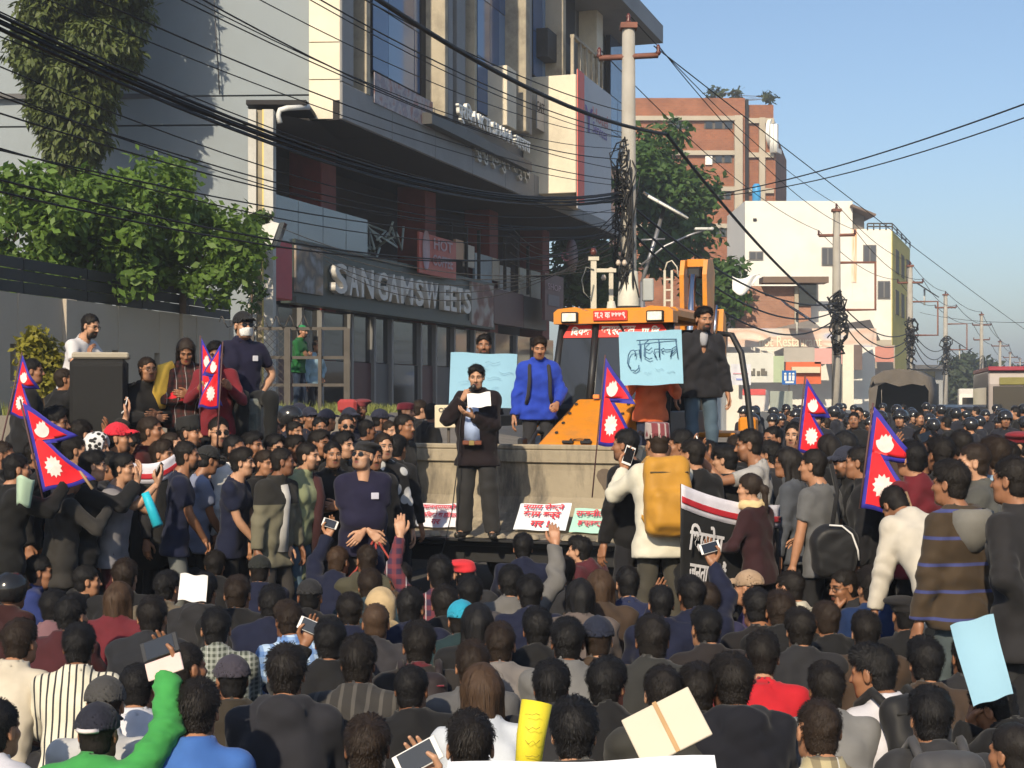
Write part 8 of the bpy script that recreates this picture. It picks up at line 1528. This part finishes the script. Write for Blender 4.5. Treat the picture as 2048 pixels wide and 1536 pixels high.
S(1525,1262,'person in red t-shirt hidden behind the wavy hair',yaw=-10,top='tee',tcol=(0.50,0.015,0.025),hair='messy',height=1.78)
S(1985,1355,'man leaning with hand to his face at the right edge',yaw=50,pose=dict(side=14,hr=-10,armL='chin',hp=20),top='jacket',tcol=BK,hair='short',skin=1,height=1.80)
S(2025,1440,'balding man at the bottom right corner',yaw=30,top='jacket',tcol=BK,hair='bald',skin=1)
S(2020,1258,'person with dark smooth hair beside the light blue sheet',yaw=20,top='jacket',tcol=BK,hair='thick'); S(2014,1168,'man with short hair and grey collar at the right edge',yaw=35,pose=dict(hy=20),top='jacket',tcol=(0.05,0.05,0.05),hair='short',skin=1)
# middle rows
S(144,1190,'person with dark hair between mauve and striped tops',hair='messy',tcol=MR,yaw=-20); S(240,1163,'woman with long brown hair near the red grey jacket',hair='long',hairc=3,head='f',tcol=(0.16,0.02,0.03),yaw=-8)
S(80,1108,'man in blue collared jacket looking to the right',yaw=-60,pose=dict(hy=-15),top='jacket',tcol=(0.03,0.05,0.20),hair='short',skin=1); S(175,1128,'man with sharp profile looking towards the stage',yaw=-70,pose=dict(),hair='short',skin=0,tcol=BK); S(250,1118,'person with dark messy hair below the turquoise umbrella',hair='messy',tcol=BK); S(335,1140,'person in tan collar holding up white paper',yaw=-20,tcol=(0.16,0.13,0.09),hair='messy',pose=dict(armR='phone'))
S(25,1150,'person in black and red motorcycle jacket at the left edge',tcol=(0.05,0.012,0.012),hair='short',gear=[('helmet',(0.015,0.015,0.016))],yaw=-20)
m = MB(); c_ = at(386,1176,9.4); o = paper_sheet('paper_sheet',0.18,0.165,Matrix.Translation(c_)@Matrix.Rotation(R(4),4,'Y'),mat('white_paper',(0.75,0.74,0.74),var=0.03),'white sheet of paper held up in the left crowd','paper',curl=0.015)
S(430,1100,'person with rounded dark hair under the white paper',hair='thick',tcol=BK); S(520,1110,'person in black baseball cap below the olive jacket man',hair='buzz',gear=[('cap',(0.016,0.018,0.016))],tcol=NV); S(475,1150,'person with dark hair and dark clothes by the checked scarf',hair='thick',tcol=BK); S(380,1085,'person with messy hair under the navy t-shirt man',hair='messy',tcol=CH); S(545,1170,'person with dark hair left of the checked shirt',hair='messy',tcol=NV)
c1_ = S(677,1090,'man with brown hair reaching up with a phone near the rope',yaw=-20,pose=dict(armR='phoneup',armL='phoneup'),top='jacket',tcol=NV,hair='short',hairc=3); phone(c1_['hand']['L'],'white phone held sideways in front of the rope',side='L',land=True)
S(740,1138,'person with dark hair below the red ropes',hair='messy',tcol=(0.03,0.06,0.08)); S(752,1203,'man with shaved brown head in grey jacket',hair='buzz',skin=1,hairc=3,top='jacket',tcol=(0.055,0.052,0.060)); S(762,1176,'person with beige hood pulled up',hair=None,gear=[('hoodup',(0.46,0.34,0.19))],top='hoodie',tcol=(0.44,0.33,0.18)); S(700,1185,'person with dark hair and pink cap strap',hair='thick',tcol=NV); S(620,1158,'person in dark cap near the white phone',hair='buzz',gear=[('cap',(0.02,0.02,0.022))],tcol=BK)
p2 = S(660,1237,'person lifting a phone with the left hand beside the shaved head',pose=dict(armL=((0.0,0.34,0.14),(0.7,-0.2,-1),'hold',(0,-1,0.1),(-0.3,0.1,1))),hair='thick',tcol=BK); phone(p2['hand']['L'],'phone with bright edge beside the shaved head',side='L',land=True)
bq = S(838,1243,'person in black jacket with red piping',yaw=6,top='jacket',tmat=fabric((0.022,0.019,0.018),'stripe_h',(0.10,0.014,0.02),sc=0.5),hair='thick',hseed=1,height=1.80); backpack(bq,'dark backpack with red edging on the red piped jacket',(0.02,0.014,0.016),0.28,0.44,0.13,(0.25,0.03,0.05))
S(880,1112,'woman with large dark hair in plaid shirt raising her arm',yaw=4,pose=dict(armL=((0.10,0.18,0.46),(1,0.0,-0.2),'relax',(0,1,0),(0.25,0.3,1))),top='shirt',tmat=fabric((0.035,0.020,0.045),'plaid',(0.16,0.03,0.035),sc=1.0),hair='messy',skin=2,height=1.86)
S(930,1116,'person in red and white knitted cap below the bucket',gear=[('beret',(0.60,0.03,0.04))],hair='buzz',tcol=CH); S(923,1200,'person in bright turquoise cap',gear=[('cap',(0.02,0.28,0.42))],hair='buzz',tcol=(0.02,0.05,0.06)); S(940,1150,'person with dark hair between red and turquoise caps',hair='thick',tcol=(0.07,0.065,0.07)); S(955,1205,'woman with long glossy black hair behind the turquoise cap',hair='long',head='f',tcol=BK,hairc=2)
S(945,1283,'person with smooth dark hair over grey shoulders',hair='thick',tcol=GY); S(962,1325,'woman with long brown hair in white top',hair='long',head='f',hairc=3,top='shirt',tcol=(0.58,0.62,0.68),yaw=10)
rs = S(1022,1130,'person in grey sleeve raising an arm towards the stage',yaw=-5,pose=dict(armR=((0.13,0.20,0.46),(1,0,-0.2),'relax',(0,1,0),(-0.2,0.3,1))),top='jacket',tcol=(0.17,0.165,0.16),hair='messy',height=1.80)
S(1046,1040,'woman with dark bobbed hair in navy sitting at the bucket lip',top='jacket',tcol=NV,hair='thick',hairc=2,Y=12.9,height=1.80); S(1060,1150,'person in navy sweater below the raised grey arm',tcol=NV,hair='thick'); S(1000,1245,'person with dark hair in maroon and white jacket',tcol=(0.24,0.22,0.21),hair='thick'); S(1075,1215,'person with dark hair beside the raised grey arm',tcol=BK,hair='messy')
S(1158,1072,'man in profile wearing a red and white trimmed jacket',yaw=55,pose=dict(hy=15),top='jacket',tcol=(0.10,0.02,0.03),hair='thick',skin=2); S(1200,1138,'woman with reddish brown hair near the stage',hair='long',hairc=3,head='f',tcol=BR); S(1255,1131,'person in navy t-shirt with white print on the back',top='tee',tcol=(0.022,0.030,0.085),hair='short',hseed=0,yaw=6)
S(1303,1094,'man with cropped hair in olive shirt in front of the backpack',top='shirt',tcol=OL,hair='short',yaw=12,skin=1); ps = S(1382,1150,'person in navy sleeve with white stripes raising a phone',pose=dict(armR='phoneup',armL='phone'),yaw=10,top='jacket',tcol=NV,hair='thick'); phone(ps['hand']['R'],'phone held sideways by the white striped sleeve',land=True)
ps = S(1440,1128,'person holding a white phone upright before the banner',pose=dict(armL='phoneup'),yaw=6,hair='thick',tcol=BK); phone(ps['hand']['L'],'white phone held upright before the banner',side='L')
S(1495,1140,'person in beige baseball cap turned left',yaw=60,gear=[('cap',(0.34,0.24,0.16))],hair='buzz',tcol=(0.06,0.04,0.12)); S(1512,1171,'man in black t-shirt with small white neck print',top='tee',tcol=(0.022,0.019,0.020),hair='short',yaw=10,height=1.84,skin=1); S(1578,1139,'man with high fade haircut in cream shirt',top='shirt',tcol=(0.52,0.49,0.40),hair='short',yaw=30,pose=dict(hy=15),skin=0)
S(1322,1171,'person with rounded black hair beside the navy print t-shirt',hair='thick',tcol=NV,hairc=2); S(1304,1226,'broad man in charcoal jacket in the middle of the crowd',top='jacket',tcol=(0.050,0.050,0.047),hair='short',height=1.92,tstyle=dict(thick=0.03)); S(1412,1212,'person in dark jacket with red shoulder flash',top='jacket',tcol=(0.035,0.028,0.028),hair='messy',yaw=12); S(1415,1168,'person with dark maroon tinted hair',hair='thick',hairc=1,tcol=(0.03,0.03,0.08))
S(1160,1158,'person with long dark hair over taupe shoulders',hair='long',head='f',tcol=(0.15,0.12,0.11)); S(1135,1235,'person with very bushy dark hair in the middle',hair='messy',tcol=(0.20,0.20,0.20),height=1.80,hseed=1); S(1195,1232,'person in navy cap in the middle of the crowd',gear=[('cap',(0.014,0.018,0.035))],hair='buzz',tcol=BR); S(1103,1320,'person with colourful flag print scarf',hair='messy',tcol=CH,hseed=2,yaw=-10); 
gm = S(1686,1135,'man in glasses facing us with his hand to his chin',yaw=112,pose=dict(armL='chin',armR='lap',hp=6),top='jacket',tcol=(0.03,0.03,0.034),hair='short',head='e',skin=1,gear=[('glasses',(0.01,0.01,0.01))],lod=0); S(1742,1134,'man in deep blue jacket with neat black hair',top='jacket',tcol=(0.012,0.035,0.12),hair='thick',hairc=0,yaw=14,height=1.88,tstyle=dict(thick=0.03)); S(1650,1198,'person with short brown hair and bent head',hair='short',hairc=1,tcol=BK,yaw=20); S(1812,1188,'person in black knitted hat beside the deep blue jacket',gear=[('beret',(0.014,0.013,0.014))],hair='buzz',tcol=BK); S(1600,1215,'person with dark hair behind the black t-shirt',hair='thick',tcol=CH)
S(1850,1275,'person in brown jacket beside the jeans at the right',hair='thick',tcol=BR); 
S(890,1170,'person with dark hair under the plaid sleeve',hair='messy',tcol=BK); backpack(S(1860,1372,'person in dark grey coat with a grey rucksack at the right',hair='thick',tcol=(0.05,0.05,0.055)),'grey rucksack with blue edging at the right',(0.055,0.055,0.06),0.30,0.46,0.15,(0.04,0.06,0.25)); S(1560,1180,'person with dark hair beside the cream shirt man',hair='thick',tcol=BK)
# big raised hand with a phone near the bottom centre
bh = S(775,1478,'person at the bottom edge reaching up to film, hand in front of the crowd',yaw=-6,pose=dict(armR=((-0.06,0.30,0.27),(1,-0.1,-0.5),'hold',(0,-1,0.1),(-0.2,0.2,1))),top='jacket',tcol=BK,hair='thick',Y=4.6,skin=2); phone(bh['hand']['R'],'white phone tilted in the big raised hand at the bottom',land=True,scale=1.1)
# yellow paper roll, folder and sheets
o = empty('paper_roll',at(1062,1475,4.9)); tag(o,'rolled yellow poster with faint writing at the bottom centre','poster'); m = MB(); m.tube([(-0.015,0,-0.15),(0.0,0.02,0.0),(0.02,0.05,0.105)],[0.038,0.046,0.050],16,False); solidify(m.build('sheet',mat('yellow_paper',(0.72,0.60,0.03),rough=0.7,var=0.08)),0.003); s_ = bpy.data.objects[[x.name for x in bpy.data.objects if x.name.startswith('sheet') and x.parent is None and x.type == 'MESH' and x.get('label') is None][-1]]; s_.parent = o
for k in range(6): m = MB(); zz_ = 0.085-0.045*k; m.tube([(-0.02+0.012*i,-0.055+0.004*abs(i-2)+0.03*(zz_+0.1),zz_+0.006*math.sin(i*3+k)) for i in range(5)],0.0012,3); m.build('pencil_line',mat('pencil_brown',(0.30,0.24,0.03)),o)
o = empty('document_folder',at(1333,1455,5.35)); tag(o,'white folder with tan band lying across laps at the bottom','folder'); Mf = Matrix.Rotation(R(-27),4,'Y')@Matrix.Rotation(R(-35),4,'X'); m = MB(); m.bbox((0,0,0),(0.27,0.012,0.20),0.004,Mf); m.build('cover',mat('folder_cream',(0.56,0.50,0.40),rough=0.6,var=0.04),o); m = MB(); m.bbox((0.0,-0.010,0),(0.016,0.006,0.205),0.001,Mf); m.build('band',mat('tan_band',(0.42,0.26,0.12)),o)
o = paper_sheet('paper_sheet',0.34,0.55,Matrix.Translation(at(1965,1320,6.2))@Matrix.Rotation(R(-14),4,'Y')@Matrix.Rotation(R(15),4,'Z')@Matrix.Diagonal((0.55,1,0.62,1)),mat('paper_skyblue',(0.30,0.52,0.66),var=0.04),'light blue sheet propped between laps at the right','paper',curl=0.015)
o = paper_sheet('paper_sheet',0.78,0.20,Matrix.Translation(at(1165,1565,4.3))@Matrix.Rotation(R(-60),4,'X'),mat('white_paper2',(0.72,0.74,0.80),var=0.03),'white sheet held low at the bottom edge','paper',curl=0.01)
# the rest of the close-packed rows, nothing but dark hair and dark shoulders to tell them by
r = random.Random(77); nf = 0
for _ in range(4000):
    px, py = r.uniform(-10,2050), r.uniform(1084,1330)
    if px < 345 or 520 < px < 640 or (760 < px < 1250 and py < 1112) or (px > 1240 and py < 1135) or (px > 1550 and py < 1185) or (px > 1830 and py < 1265): continue
    Y_ = 3300/(py-HOR); w_ = 0.19*FPX/Y_
    if any(abs(px-a) < 0.92*w_ and abs(py-b) < 0.75*w_ for a,b,c in SEATED): continue
    S(px,py,'dark haired person in dark clothes hemmed in by the seated rows',yaw=r.uniform(-20,20),pose=dict(hy=r.choice([-25,0,0,20]),lean=r.choice([10,14,20])),top=r.choice(['jacket','jacket','hoodie','shirt']),tcol=r.choice([BK,CH,NV,BR,OL,MR]),hair=r.choice(['short','thick','messy','short','side']),group='dark clad people filling the seated rows'); nf += 1
    if nf >= 46: break
print('PEOPLE', N_PEOPLE, nf)
# ------------------------------------------------------------------ hazy air
m = MB(); m.box((400,1050,18),(1500,2400,38)); hz = m.build('haze', None or mat('haze_air',(1,1,1))); tag(hz,'thin hazy air over the street','haze',kind='stuff')
_hm = bpy.data.materials['haze_air']; _n = _hm.node_tree
for _x in list(_n.nodes):
    if _x.type != 'OUTPUT_MATERIAL': _n.nodes.remove(_x)
_pv = _n.nodes.new('ShaderNodeVolumePrincipled'); _pv.inputs['Color'].default_value = (0.86,0.92,1.0,1); _pv.inputs['Density'].default_value = 0.0014; _pv.inputs['Anisotropy'].default_value = 0.2
_n.links.new(_pv.outputs[0], _n.nodes['Material Output'].inputs['Volume'])
